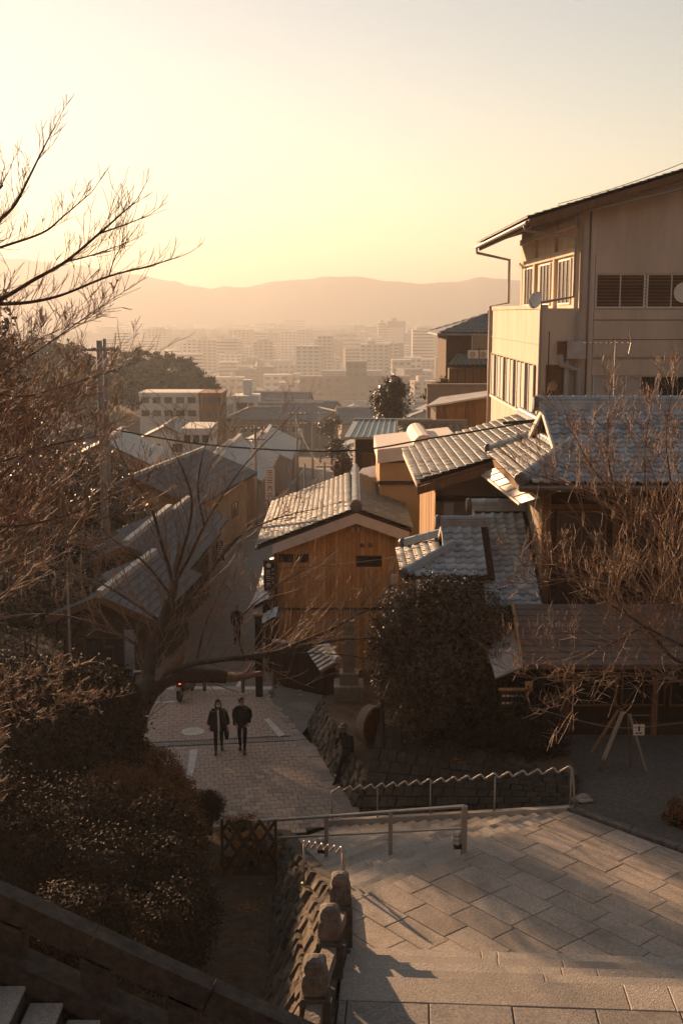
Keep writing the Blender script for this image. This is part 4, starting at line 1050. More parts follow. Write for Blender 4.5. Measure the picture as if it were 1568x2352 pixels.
# black gatepost, dark street fence and bracket pole beside the forecourt of the gable house
FN = thing('board_fence', 'dark stained board fence beside the paved forecourt', 'fence', (-1.6, 40, 0))
fa, fb = PZ(612, 1596, 0.0), PZ(752, 1600, 0.0); fa = Vector((-2.45, 40.6, 0)); fb = Vector((-.2, 39.6, 0)); fd = (fb-fa).normalized(); fnn = Vector((fd.y, -fd.x, 0))
planks(FN, fa, fd, (fb-fa).length, lambda u: -.1, lambda u: 1.62, fnn, .19, 'wood_dark', 6)
b = MB(); b.bar(fa+Vector((0, 0, 1.66)), fb+Vector((0, 0, 1.66)), .22, .06); b.build('coping', M['metal_light'], FN)
gp = PZ(597, 1600, 0)
t = thing('gatepost', 'tall black timber gatepost with pale strip beside the bollards', 'post', (gp.x, gp.y, 0))
b = MB(); b.box(gp.x-.14, gp.x+.10, gp.y-.1, gp.y+.1, -.1, 2.9); b.build('post', M['black'], t)
b = MB(); b.box(gp.x+.12, gp.x+.2, gp.y+.05, gp.y+.12, .5, 1.9); b.build('strip', M['metal_light'], t)
b = MB(); b.bar((gp.x+.2, gp.y+.02, 1.4), (gp.x+.55, gp.y-.2, .05), .03); b.build('brace', M['steel'], t)
b = MB(); b.cbox(gp.x-.19, gp.x+.15, gp.y-.15, gp.y+.15, 2.9, 2.98, .03); b.build('cap', M['wood_mid'], t)
# small gate roof of pale tiles behind the pedestal
gt = thing('fence_roof', 'short tiled coping roof with sunlit ridge behind the stone pillar', 'roof', (-.4, 38, 0))
A_, B_ = PY(748, 1508, 38.6), PY(776, 1552, 37.2); 
gA, gB = Vector((-.62, 38.9, 2.05)), Vector((-.12, 36.9, 1.95))
ridge_cap(gt, gB, gA, .2, .16, m='metal_light', ends=False)
dn = Vector((-.55, -.12, -.30)); slab_between(gt, 'roof_board', [gA+dn, gB+dn, gB, gA], .04, 'wood_dark')
for k in range(6):
    p = gA.lerp(gB, (k+.4)/6); b = MB(); b.bar(p+Vector((0, 0, .02)), p+dn+Vector((0, 0, .02)), .2, .05); b.build('tile', M['metal_light'], gt)
b = MB(); b.box(-.5, -.2, 37, 38.9, -.1, 1.75); b.build('wall', M['wood_dark'], gt)
# ------------------------------------------------------------ tall rendered building at the upper right
BL = thing('concrete_building', 'tall beige rendered building with tiled eaves, drainpipes and sunlit side wing', 'building', (12, 46, 3))
fy = 42.0
cx1 = PY(1325, 700, fy).x                     # corner of the upper storeys
cx0 = PY(1246, 800, fy-.6).x                  # corner of the side wing
by1 = 55.5
zw = PY(1246, 708, fy-.6).z                   # wing parapet height
ztop = PY(1345, 470, fy).z
ev = PY(1215, 512, fy-.9); rise = .30
def roof_under(x): return ev.z+(x-ev.x)*rise-.01
b = MB(); b.prism([(cx1, fy, 2), (24, fy, 2), (24, fy, roof_under(24)), (cx1, fy, roof_under(cx1))], (0, by1-fy, 0)); wl = b.build('wall', M['plaster'], BL)
b = MB(); b.box(cx0, cx1-.002, fy-.6+.35, by1, 1.5, zw); wg = b.build('wing', M['plaster'], BL)
# wing side: parapet band, string courses, long window band
wz0, wz1 = PY(1155, 905, by1-.5).z, PY(1155, 812, by1-.5).z
b = MB(); b.box(cx0-.05, cx0+.2, fy-.25-.04, by1, zw-.02, zw+.12); b.build('parapet_cap', M['plaster'], wg)
for z in (zw-1.25, wz1+.05): 
    b = MB(); b.box(cx0-.03, cx0-.001, fy-.2, by1, z-.02, z+.02); b.build('string_course', M['plaster'], wg)
nw = 6; y0_, y1_ = fy+.9, by1-.6
b = MB(); b.box(cx0-.05, cx0-.001, y0_, y1_, wz0, wz1); bw = b.build('window_band', M['glass_dark'], wg)
for k in range(nw*2+1):
    y = y0_+(y1_-y0_)*k/(nw*2); w = .09 if k % 2 else .16
    b = MB(); b.box(cx0-.10, cx0-.051, y-w/2, y+w/2, wz0, wz1); b.build('mullion', M['frame_white'], bw)
    if k < nw*2 and k % 3 != 1:
        b = MB(); b.box(cx0-.065, cx0-.052, y+.12, y+(y1_-y0_)/(nw*2)-.1, wz0+.05, wz1-.05); b.build('blind', M['curtain'], bw)
b = MB(); b.box(cx0-.13, cx0-.001, y0_-.1, y1_+.1, wz0-.1, wz0); b.build('sill', M['frame_white'], bw)
# wing front: door recess, pipes
dz0, dz1 = PY(1275, 930, fy-.3).z, PY(1275, 838, fy-.3).z; dx0, dx1 = PY(1252, 880, fy-.3).x, PY(1296, 880, fy-.3).x
b = MB(); b.box(dx0, dx1, fy-.262, fy-.251, dz0-1.5, dz1); dr_ = b.build('shutter', M['wood_mid'], BL)
b = MB(); c = PY(1268, 887, fy-.27); b.lathe([(.17, 0), (.17, .01), (.01, .01)], (c.x, fy-.264, c.z), 20, Matrix.Rotation(R(90), 4, 'X')); b.build('round_emblem', M['plaster_tan'], dr_)
# front face bands and windows: recess panels are built as proud bands
wa, wb = PY(1364, 708, fy), PY(1568, 628, fy)
bx0 = PY(1366, 600, fy).x
for (p0, p1) in ((585, 628), (712, 820), (826, 862)):
    z1, z0 = PY(1400, p0, fy).z, PY(1400, p1, fy).z
    b = MB(); b.box(bx0, 24, fy-.10, fy-.002, z0, z1); b.build('spandrel', M['plaster'], wl)
for z in (PY(1400, 735, fy).z, PY(1400, 780, fy).z):
    b = MB(); b.box(bx0, 24, fy-.108, fy-.101, z-.014, z+.014); b.build('string_course', M['wood_mid'], wl)
b = MB(); b.box(cx1, bx0-.02, fy-.12, fy-.003, 2, ztop); b.build('pilaster', M['plaster'], wl)
ww = (PY(1480, 668, fy).x-wa.x)
window(BL, (wa.x, fy-.003, wa.z), (1, 0, 0), ww, wb.z-wa.z, (0, -1, 0), 2, fw=.06, depth=.05)
window(BL, (wa.x+ww+.04, fy-.003, wa.z), (1, 0, 0), ww, wb.z-wa.z, (0, -1, 0), 2, fw=.06, depth=.05)
window(BL, (wa.x+2*ww+.08, fy-.003, wa.z), (1, 0, 0), ww, wb.z-wa.z, (0, -1, 0), 2, fw=.06, depth=.05)
for k in range(9):          # blinds seen behind the glass
    z = wa.z+.12+k*.115
    b = MB(); b.box(wa.x+.08, wa.x+ww*2-.08, fy-.0345, fy-.0305, z, z+.05); b.build('blind_slat', M['wood_mid'], BL)
b = MB(); c = PY(1568, 672, fy-.06); b.lathe([(.36, 0), (.36, .02), (.01, .03)], (c.x+.02, fy-.07, c.z), 24, Matrix.Rotation(R(90), 4, 'X')); b.build('round_shade', M['paper'], BL)
la, lb = PY(1358, 935, fy), PY(1568, 862, fy)
for k in range(3):
    window(BL, (la.x+k*1.15, fy-.003, la.z-.2), (1, 0, 0), 1.1, lb.z-la.z+.2, (0, -1, 0), 2, fw=.05, depth=.05, curtain=(0, 1) if k == 0 else ((0,) if k == 1 else None))
# roof
eL = PY(1127, 556, by1+.5); 
b = MB(); xl, xr = ev.x, 24
b.prism([(xl, fy-.9, ev.z), (xr, fy-.9, ev.z+(xr-xl)*rise), (xr, by1+1, ev.z+(xr-xl)*rise), (xl, by1+1, ev.z)], (0, 0, .14)); rf = b.build('roof', M['wood_dark'], BL)
vd = Vector((1, 0, rise))
tiled_plane(rf, (xl-.03, by1+1, ev.z+.14), (0, -1, 0), vd, by1+1-fy+.9, (xr-xl)*1.05, None, 0, seed=31, tu=.3, tv=.28, m='tile_dark')
b = MB(); b.bar((xl+.0, fy-.93, ev.z-.02), (xr, fy-.93, ev.z+(xr-xl)*rise-.02), .06, .26); b.build('bargeboard', M['wood_mid'], rf)
b = MB(); b.tube([(xl-.09, fy-.95, ev.z+.0), (xl-.09, by1+1, ev.z+.0)], .075, 8); b.build('gutter', M['steel_dark'], rf)
b = MB(); b.box(xl+.05, xl+.12, fy-.85, by1+1, ev.z-.14, ev.z); b.build('fascia', M['wood_mid'], rf)
# upper storey of the side wall: posts, beams and windows in the sun
sx = cx1
for (y, z0, z1) in ((fy+.15, zw, ev.z+.3), (fy+4.3, zw, ev.z+.3), (fy+9, zw, ev.z+.3)):
    b = MB(); b.box(sx-.13, sx-.002, y-.15, y+.15, z0, z1); b.build('side_pilaster', M['plaster'], wl)
for z in (zw+2.0, zw+3.0):
    b = MB(); b.box(sx-.12, sx-.002, fy+.3, by1-.3, z-.12, z+.12); b.build('side_beam', M['plaster'], wl)
for y in (fy+1.2, fy+5.4, fy+9.6):
    window(wl, (sx-.002, y+2.4, zw+.15), (0, -1, 0), 2.4, 1.65, (-1, 0, 0), 3, fw=.06)
# pipes
def pipe(pts, r_=.05, m='pipe', par=BL, nm='drainpipe'):
    b = MB(); b.tube(pts, r_, 8); return b.build(nm, M[m], par, smooth=True)
pipe([(xl-.09, fy-.3, ev.z-.02), (xl-.05, fy-.3, ev.z-.2), (sx-.18, fy-.25, ev.z-.45), (sx-.18, fy-.2, zw+.4), (cx0-.06, fy-.32, zw+.2), (cx0-.06, fy-.34, zw-.1), (cx0-.06, fy-.34, 2)], .055)
pA = PY(1127, 562, by1+.8)
pipe([(xl-.09, by1+.8, ev.z), (xl-.05, by1+.8, ev.z-.25), (sx-.5, by1+.3, ev.z-.6), (sx-.5, by1+.25, zw+.3), (cx0-.1, by1+.1, zw+.15), (cx0-.1, by1+.1, 1.5)], .07)
pt = [PY(1568, 432, fy-.75), PY(1352, 482, fy-.75), PY(1330, 492, fy-.6), PY(1324, 520, fy-.2)]
pipe([pt[0]+Vector((1, 0, .28)), pt[0], pt[1], pt[2], (cx1+.05, fy-.2, pt[3].z), (cx1+.05, fy-.2, zw), (cx1-.05, fy-.35, zw-.3), (cx1-.05, fy-.35, 8)], .06)
pipe([(cx1+.35, fy-.16, ztop-.1), (cx1+.35, fy-.16, 8)], .03, 'steel_dark')
bxp = PY(1320, 804, fy-.35)
b = MB(); b.box(bxp.x-.33, bxp.x+.33, fy-.6, fy-.26, bxp.z-.3, bxp.z+.32); b.build('meter_box', M['metal_light'], BL)
b = MB(); b.box(bxp.x-.62, bxp.x-.36, fy-.5, fy-.26, bxp.z-.15, bxp.z+.3); b.build('fan_box', M['rust'], BL)
pipe([(bxp.x-.5, fy-.4, bxp.z-.15), (bxp.x-.48, fy-.42, bxp.z-.5), (bxp.x-.1, fy-.42, bxp.z-.65), (bxp.x+.1, fy-.42, bxp.z-.7), (bxp.x+.12, fy-.42, 7)], .11, 'pipe', BL, 'duct')
pipe([(bxp.x-.28, fy-.4, bxp.z-.35), (bxp.x-.28, fy-.4, 7)], .1, 'pipe', BL, 'duct')
for zz in (zw-.8, zw-1.9):
    b = MB(); b.box(cx0+.25, cx0+.28, fy-.262, fy-.251, zz-1.2, zz); b.build('cable', M['wire'], BL)
# satellite dish, aerials
dc = PY(1231, 690, fy-.2)
t = thing('satellite_dish', 'pale round satellite dish on the parapet of the beige building', 'satellite dish', (dc.x, dc.y, zw+.1))
Md = Matrix.Translation(dc)@Vector((-.75, -.62, .25)).to_track_quat('Z', 'Y').to_matrix().to_4x4()
b = MB(); b.lathe([(.02, -.03), (.15, -.015), (.24, .02), (.30, .06), (.305, .065), (.24, .03), (.02, -.015)], (0, 0, 0), 24, Md); b.build('dish', M['frame_white'], t, smooth=True)
b = MB(); b.tube([Md@Vector((0, -.3, .05)), Md@Vector((0, -.1, .38))], .014, 6); b.build('feed_arm', M['steel_dark'], t)
b = MB(); b.tube([dc+Vector((.04, .05, 0)), (dc.x+.1, dc.y+.1, zw+.1)], .03, 6); b.build('mount', M['steel_dark'], t)
def aerial(loc, h, label, yagi=True, ln=1.4, rz=0.0):
    t = thing('aerial', label, 'aerial', loc, rz); x, y, z = loc
    b = MB(); b.tube([(0, 0, -.3), (0, 0, h)], .022, 6); b.build('mast', M['steel'], t, local=True)
    if yagi:
        b = MB(); b.tube([(-ln*.7, 0, h-.05), (ln*.3, 0, h-.05)], .013, 5); bo = b.build('boom', M['steel'], t, local=True)
        for k in range(9):
            xx = -ln*.68+k*ln*.115; w = .13+.012*k; b = MB(); b.tube([(xx, -w, h-.05), (xx, w, h-.05)], .007, 4); b.build('element', M['steel'], bo, local=True)
        b = MB(); b.tube([(ln*.3, -.02, h+.28), (ln*.34, 0, h-.05), (ln*.3, .02, h-.36)], .02, 5); b.build('reflector', M['steel_dark'], bo, local=True)
    return t
q = PY(1392, 905, 34.5); aerial((q.x, 33.6, rz_), 1.9-.0, 'tall thin aerial with long boom above the shop house ridge', True, 1.3)
q = PY(1281, 492, fy+.5); aerial((q.x, fy+.5, q.z-.2), .55, 'short aerial stub on the eave of the beige building', False)
q = PY(1326, 488, fy-.3); aerial((q.x, fy-.3, q.z-.2), .45, 'thin mast with cable clamp at the corner of the beige building', False)

# ------------------------------------------------------------ generic town houses
def ribbed(parent, q0, q1, q2, q3, m='tile_far', pitch=.32, name='roof_tiles', seed=0):
    """roof slope q0 q1 (eave) q2 q3 (ridge) laid with rows of rounded tile columns, one part"""
    q0, q1, q2, q3 = map(Vector, (q0, q1, q2, q3)); n = max(3, int((q1-q0).length/pitch)); nr = (q1-q0).cross(q3-q0).normalized()
    if nr.z < 0: nr = -nr
    V = []; F = []
    prof = ((0, .0), (.25, .05), (.5, .10), (.75, .05))
    k = 0; cols = []
    for i in range(n):
        for f, h in prof: cols.append(((i+f)/n, h))
    cols.append((1, 0)); rows_ = 7
    for j in range(rows_):
        for e, dz in ((0, .07), (1, .0)):
            t = (j+e)/rows_
            for u, h in cols: V.append(q0.lerp(q1, u).lerp(q3.lerp(q2, u), t)+nr*(h+.03+dz))
    nc = len(cols); ii = np.arange(len(V)).reshape(-1, nc)
    F = np.stack([ii[:-1, :-1], ii[:-1, 1:], ii[1:, 1:], ii[1:, :-1]], -1).reshape(-1, 4)
    return np_mesh(name, np.array([tuple(v) for v in V]), F, M[m], parent, kind='stuff')
def town_house(label, cx, cy, zb, rz, w, l, he, rise, wall='plaster_tan', roofm='tile_far', ov=.6, wins=(), hip=False, name='house', group=None, found=6, tiles=True, ridge_white=True, cat='house', wm='wood_mid'):
    """w across the gable, l along the ridge; local frame: ridge along y, front gable at -l/2"""
    H = thing(name, label, cat, (cx, cy, zb), rz, group); L, a = frame(H); Mt = Matrix.Translation(L)@Matrix.Rotation(a, 4, 'Z')
    T = lambda x, y, z: Mt@Vector((x, y, z))
    hw, hl = w/2, l/2; k = rise/(hw+ov); top = he+rise
    b = MB()
    if hip: b.box(-hw, hw, -hl, hl, -found, he)
    else: b.prism([(-hw, -hl, -found), (hw, -hl, -found), (hw, -hl, he+ov*k-.05), (0, -hl, top-.08), (-hw, -hl, he+ov*k-.05)], (0, l, 0))
    b.build('wall', M[wall], H, local=True)
    ex_, el = hw+ov, hl+ov*.8
    b = MB()
    if hip:
        rl = max(.3, hl-hw*.9)
        for q in ([(-ex_, -el, he), (ex_, -el, he), (0, -rl, top)], [(ex_, -el, he), (ex_, el, he), (0, rl, top), (0, -rl, top)], [(ex_, el, he), (-ex_, el, he), (0, rl, top)], [(-ex_, el, he), (-ex_, -el, he), (0, -rl, top), (0, rl, top)]):
            b.prism(q, (0, 0, .12))
    else:
        b.prism([(-ex_, -el, he-.02), (0, -el, top-.02), (0, el, top-.02), (-ex_, el, he-.02)], (0, 0, .1)); b.prism([(0, -el, top-.02), (ex_, -el, he-.02), (ex_, el, he-.02), (0, el, top-.02)], (0, 0, .1))
    ro = b.build('roof', M[roofm if hip else 'wood_dark'], H, local=True)
    if tiles and not hip:
        ribbed(ro, T(-ex_, el, he+.06), T(-ex_, -el, he+.06), T(0, -el, top+.06), T(0, el, top+.06), roofm)
        ribbed(ro, T(ex_, -el, he+.06), T(ex_, el, he+.06), T(0, el, top+.06), T(0, -el, top+.06), roofm)
    elif tiles:
        rl = max(.3, hl-hw*.9)
        ribbed(ro, T(-ex_, el, he+.1), T(-ex_, -el, he+.1), T(0, -rl, top+.1), T(0, rl, top+.1), roofm)
        ribbed(ro, T(ex_, -el, he+.1), T(ex_, el, he+.1), T(0, rl, top+.1), T(0, -rl, top+.1), roofm)
        ribbed(ro, T(-ex_, -el, he+.1), T(ex_, -el, he+.1), T(.05, -rl, top+.1), T(-.05, -rl, top+.1), roofm)
    rl = max(.3, hl-hw*.9) if hip else el
    b = MB(); b.bar((0, -rl-.05, top+.22), (0, rl+.05, top+.22), .26, .3); b.build('ridge', M['metal_light' if ridge_white else 'tile_dark'], ro, local=True)
    if not hip:
        for s_ in (-1, 1):
            b = MB(); b.bar((s_*ex_, -el-.02, he+.02), (0, -el-.02, top+.02), .06, .26); b.build('bargeboard', M['wood_mid'], ro, local=True)
    for (f, u, z, ww_, hh_) in wins:
        if f == 'f': window(H, T(u-ww_/2, -hl-.003, z), T(1, 0, 0)-T(0, 0, 0), ww_, hh_, T(0, -1, 0)-T(0, 0, 0), 2, wm)
        if f == 'r': window(H, T(hw+.003, u-ww_/2, z), T(0, 1, 0)-T(0, 0, 0), ww_, hh_, T(1, 0, 0)-T(0, 0, 0), 2, wm)
        if f == 'l': window(H, T(-hw-.003, u+ww_/2, z), T(0, -1, 0)-T(0, 0, 0), ww_, hh_, T(-1, 0, 0)-T(0, 0, 0), 2, wm)
    return H
def at(px, py, Y): return PY(px, py, Y)
# big house left of the street: near eave corner (441,1165) at 75 m
e = PY(441, 1165, 75.0); d = math.atan2(2.8, 16.0)
cxh = e.x-3.9*math.cos(d)+8*math.sin(d); cyh = 75.5+8*math.cos(d)
town_house('long tan house with broad grey tiled gable roof and white ridge beside the street', cxh, cyh, -2.9, -d, 7.0, 15.2, e.z+2.9, 1.75, 'plaster_tan', ov=.75,
           wins=(('f', -1.6, 1.0, 1.6, 1.0), ('f', 1.5, 1.0, 1.4, 1.0), ('f', 0, -1.0, 3, 1.2), ('r', -5, 1.0, 1.6, 1.1), ('r', -1, 1.0, 1.6, 1.1), ('r', 4, 1.0, 1.6, 1.1)))
# low roof by the traffic lamp, left of the street
town_house('low shop with pale striped tile roof behind the leaning tree', -8.6, 46.5, -.6, R(-6), 3.2, 7.0, 2.35, .9, 'wood_dark', ov=.5, wins=(('r', -1.5, .4, 1.5, 1.3), ('r', 1.5, .4, 1.5, 1.3), ('f', 0, .5, 1.6, 1.2)), ridge_white=True)
town_house('dark timber shop next to the low striped roof along the street', -9.3, 56, -1.3, R(-3), 4.2, 9.0, 3.0, 1.2, 'wood_dark', ov=.6, wins=(('r', -2.5, .5, 1.6, 1.5), ('r', .6, .5, 1.6, 1.5), ('r', 3.2, .5, 1.2, 1.5)))
town_house('narrow shop with dark boards between striped roof and long tan house', -9.6, 66.5, -2.0, R(-3), 4.0, 8.0, 2.7, 1.1, 'plaster_grey', ov=.5, wins=(('r', -2, .4, 1.4, 1.4), ('r', 1.5, .4, 1.4, 1.4)))
# houses further left
town_house('brown house with grey roof behind the utility pole', -25, 88, -3.2, R(12), 8, 11, 3.6, 2.0, 'plaster_grey', wins=(('f', -1.5, .8, 1.6, 1.1), ('f', 1.8, .8, 1.6, 1.1), ('r', 0, .8, 2, 1.1)))
town_house('grey-roofed house beside bare trees at the foot of the wooded hill', -36, 110, -5, R(60), 8, 13, 4.6, 2.0, 'plaster_tan', wins=(('l', -3, 1, 1.6, 1.1), ('l', 3, 1, 1.6, 1.1)))
town_house('pale house with white ridge at the foot of the wooded hill', -40, 145, -7, R(75), 9, 14, 5.5, 2.2, 'plaster_white', wins=(('l', -3, 1.5, 1.6, 1.2), ('l', 2, 1.5, 1.6, 1.2)))
town_house('square house with pale hipped roof left of the white shed', -28.5, 128, -6.5, R(0), 8.5, 9, 5.6, 1.6, 'wood_mid', hip=True, wins=(('f', -2, 2.5, 1.5, 1.2), ('f', 2, 2.5, 1.5, 1.2)))
# wide flat-gabled pair: two-storey inn in the middle distance
def inn(px0, px1, pyr, pyb, Y, label):
    a, c = PY(px0, pyr, Y), PY(px1, pyb, Y); w = c.x-a.x; zb = c.z; H_ = a.z-zb; cxm = (a.x+c.x)/2
    town_house(label, cxm, Y+5, zb, R(90), 9, w, H_*.9, 1.9, 'plaster_grey', hip=True, found=5,
               wins=tuple([('l', u, H_*.52, 1.2, 1.35) for u in np.linspace(-w*.40, w*.40, 7)]+[('l', u, H_*.08, 1.4, 1.35) for u in np.linspace(-w*.36, w*.36, 5)]), ridge_white=True, cat='inn', name='inn', wm='frame_white')
inn(517, 695, 958, 1035, 215, 'two-storey grey inn with hipped tile roof and two rows of white-framed windows')
town_house('grey gabled house with pale ridge behind the two-storey inn', PY(690, 950, 250).x, 255, -17, R(70), 10, 16, 8.5, 2.8, 'plaster_white', wins=(('l', -3, 2, 1.6, 1.2), ('l', 2, 2, 1.6, 1.2)))
town_house('house with steep gable roof right of the inn', PY(735, 960, 240).x+1, 245, -16, R(20), 8, 12, 7.0, 2.3, 'plaster_grey', wins=(('f', 0, 2, 1.6, 1.2),))
town_house('small grey house behind the square white block', PY(645, 900, 290).x, 295, -18, R(85), 9, 14, 9, 2.5, 'plaster_white', wins=(('l', -3, 3, 1.5, 1.2), ('l', 2, 3, 1.5, 1.2)))

def block(label, px0, px1, pyt, pyb, Y, m='plaster_white', depth=12, storeys=3, bays=4, name='building', roofm=None, rz=0.0, win='glass_far', balc=False, tank=True, group=None, side=True):
    """flat-roofed block between pixel columns; windows built storey by storey"""
    a, c = PY(px0, pyt, Y), PY(px1, pyb, Y); w = c.x-a.x; h = a.z-c.z
    t = thing(name, label, 'building', ((a.x+c.x)/2, Y, c.z), rz, group)
    b = MB(); b.box(-w/2, w/2, 0, depth, -15, h); b.build('wall', M[m], t, local=True)
    b = MB(); b.box(-w/2-.12, w/2+.12, -.12, depth+.12, h-.35, h+.25); b.build('parapet', M[roofm or m], t, local=True)
    sh = h/storeys
    for s_ in range(storeys):
        z0 = s_*sh+sh*.30
        for k in range(bays):
            u0 = -w/2+w*(k+.16)/bays; u1 = -w/2+w*(k+.84)/bays
            b = MB(); b.box(u0, u1, -.05, .02, z0, z0+sh*.46); b.build('window', M[win], t, local=True)
        if balc: b = MB(); b.box(-w/2, w/2, -.9, -.0, s_*sh-.1, s_*sh+sh*.28); b.build('balcony', M['plaster_white' if balc == 2 else m], t, local=True)
        if side:
            for k in range(2):
                v0 = depth*(k+.25)/2; b = MB(); b.box(-w/2-.04, -w/2+.02, v0, v0+depth*.25, z0, z0+sh*.4); b.build('window', M[win], t, local=True)
                b = MB(); b.box(w/2-.02, w/2+.04, v0, v0+depth*.25, z0, z0+sh*.4); b.build('window', M[win], t, local=True)
    if tank:
        b = MB(); b.box(-w*.12, w*.2, depth*.3, depth*.7, h, h+max(1.5, sh*.7)); b.build('roof_house', M['plaster_white'], t, local=True)
    return t
block('white square block with one dark window behind the inn', 535, 592, 912, 965, 250, 'plaster_white', 9, 1, 1)
block('pale long block with shaded verandah below the wooded hill', 320, 455, 905, 965, 190, 'plaster_white', 8, 2, 5, tank=False)
block('narrow brown tower house with slanted dark front', 457, 510, 906, 1000, 180, 'wood_mid', 8, 3, 3, tank=False)
block('low white shed with flat roof below the tower house', 420, 482, 990, 1028, 104, 'plaster_white', 6, 1, 3, tank=False)
# right-hand hillside houses
def metal_house(label, pts, Y, m, wall, seams, name='house'):
    pass
# green standing-seam roof
gq = [PY(790, 1004, 62), PY(905, 1005, 62), PY(992, 966, 69), PY(812, 963, 69)]
GR = thing('green_roof_house', 'low dark house under pale green standing-seam metal roof', 'house', (3, 65, 0))
gq = [Vector((q.x, q.y, gq[0].z if i < 2 else gq[2].z)) for i, q in enumerate(gq)]
gq[1].x = gq[2].x-.2
ro = slab_between(GR, 'roof', gq, .12, 'metal_green')
for k in range(1, 15):
    b = MB(); b.bar(gq[0].lerp(gq[1], k/15)+Vector((0, 0, .04)), gq[3].lerp(gq[2], k/15)+Vector((0, 0, .04)), .05, .07); b.build('seam', M['metal_green'], ro)
b = MB(); b.bar(gq[3]+Vector((0, 0, .06)), gq[2]+Vector((0, 0, .06)), .25, .12); b.build('ridge', M['metal_green'], ro)
b = MB(); b.box(gq[0].x+.6, gq[1].x-.3, 62.6, 69, -4, gq[0].z-.05); b.build('wall', M['wood_dark'], GR)
for k in range(3): window(GR, (gq[0].x+1.0+k*1.2, 62.598, gq[0].z-2.0), (1, 0, 0), 1.0, 1.1, (0, -1, 0), 2, 'wood_mid')
qh = PY(985, 985, 58)
town_house('small house with grey tiled gable roof right of the green roof', PY(992, 985, 60.5).x, 60.5, 3.0, R(90), 4.0, 2.7, qh.z-4.0, .85, 'wood_dark', ov=.5, found=9, ridge_white=False)
pb0, pb1 = PY(866, 1100, 50.5), PY(975, 1040, 50.5)
PB = thing('cream_flat_house', 'flat-roofed annexe with cream fascia slab and brown wall', 'house', (pb0.x+1, 52, 0))
b = MB(); b.prism([(pb0.x, 50.4, pb1.z-.45), (pb1.x+1.5, 50.4, pb1.z-.02), (pb1.x+1.5, 50.4, pb1.z+.55), (pb0.x, 50.4, pb1.z+.15)], (0, 6, 0)); b.build('fascia_slab', M['board_white'], PB)
b = MB(); b.box(pb0.x+.1, pb1.x+1.4, 50.6, 56.2, -2, pb1.z-.46); b.build('wall', M['plaster_tan'], PB)
b = MB(); b.tube([(pb0.x+2.0, 50.35, pb1.z+.35), (pb0.x+2.0, 56, pb1.z+.35)], .45, 14); b.build('barrel_vent', M['board_white'], PB)
b = MB(); b.box(pb0.x+.05, pb1.x+1.45, 50.5, 50.6, pb0.z-.25, pb0.z-.1); b.build('beam', M['wood_dark'], PB)
q = PY(888, 1142, 53.0); ac_unit((q.x, 52.0, q.z), R(-25), 'pale outdoor air conditioner on stand behind the gable house ridge', .25)
b = MB(); 
# stand for it: low flat roof behind the gable house
t = thing('lean_to', 'dark lean-to with flat roof behind the gable house', 'shed', (q.x, 53, -1))
b = MB(); b.box(q.x-1.0, q.x+2.6, 51.3, 54, -2, q.z-.08); b.build('wall', M['wood_dark'], t); b = MB(); b.box(q.x-1.1, q.x+2.7, 51.2, 54.1, q.z-.08, q.z-.02); b.build('roof', M['metal_light'], t)
# corrugated lean-to
cq = [PY(812, 1098, 55), PY(866, 1098, 55), PY(866, 1070, 57.5), PY(830, 1078, 57.5)]
t = thing('corrugated_roof', 'small pale corrugated metal roof beside the cream annexe', 'roof', tuple(cq[0]))
slab_between(t, 'sheet', cq, .04, 'metal_light')
for k in range(1, 10):
    b = MB(); b.bar(cq[0].lerp(cq[1], k/10)+Vector((0, 0, .02)), cq[3].lerp(cq[2], k/10)+Vector((0, 0, .02)), .08, .05); b.build('rib', M['metal_light'], t)
b = MB(); b.box(cq[0].x+.1, cq[1].x+.5, 55.3, 57.6, -3, cq[0].z-.06); b.build('wall', M['wood_mid'], t)
# two-storey house on the right hillside
u0, u1 = PY(1050, 900, 84), PY(1147, 770, 84)
UH = town_house('two-storey dark house with grey tile roof and two air conditioners on its ledge', (u0.x+u1.x)/2+2.2, 88, u0.z-3, R(90), 7.5, 9.0, u1.z-u0.z+3.0, 1.35, 'wood_dark', ov=.9, found=8, ridge_white=False,
           wins=(('l', 1.6, PY(1100, 815, 84).z-u0.z+3, 2.2, 1.5),), hip=True, wm='frame_white')
lq = [PY(1026, 842, 82), PY(1165, 848, 82), PY(1165, 822, 84.2), PY(1048, 822, 84.2)]
lq = [Vector((p.x, p.y, (lq[0].z if i < 2 else lq[0].z+.75))) for i, p in enumerate(lq)]
ribbed(UH, *lq, m='tile_far', name='pent_roof')
wp0, wp1 = PY(1030, 900, 83), PY(1147, 846, 83)
t = thing('hillside_base', 'dark boarded storey under the pent roof of the hillside house', 'wall', (wp0.x, 83, wp0.z))
b = MB(); b.box(wp0.x, wp1.x+3, 83, 90, wp0.z-5, wp1.z); b.build('wall', M['wood_mid'], t)
for k in range(12):
    b = MB(); b.box(wp0.x+k*.55, wp0.x+.05+k*.55, 82.94, 82.999, wp0.z-2, wp1.z); b.build('batten', M['wood_dark'], t)
for k, px in enumerate((1088, 1112)):
    p = PY(px, 826, 82.6); ac_unit((p.x, 83.0, lq[0].z+.38), 0, ('left one with round fan' if k == 0 else 'second one')+' of two outdoor units on the hillside house ledge' if False else 'white outdoor air conditioner on the pent roof of the hillside house', .1, 'pair of air conditioners on the hillside house')
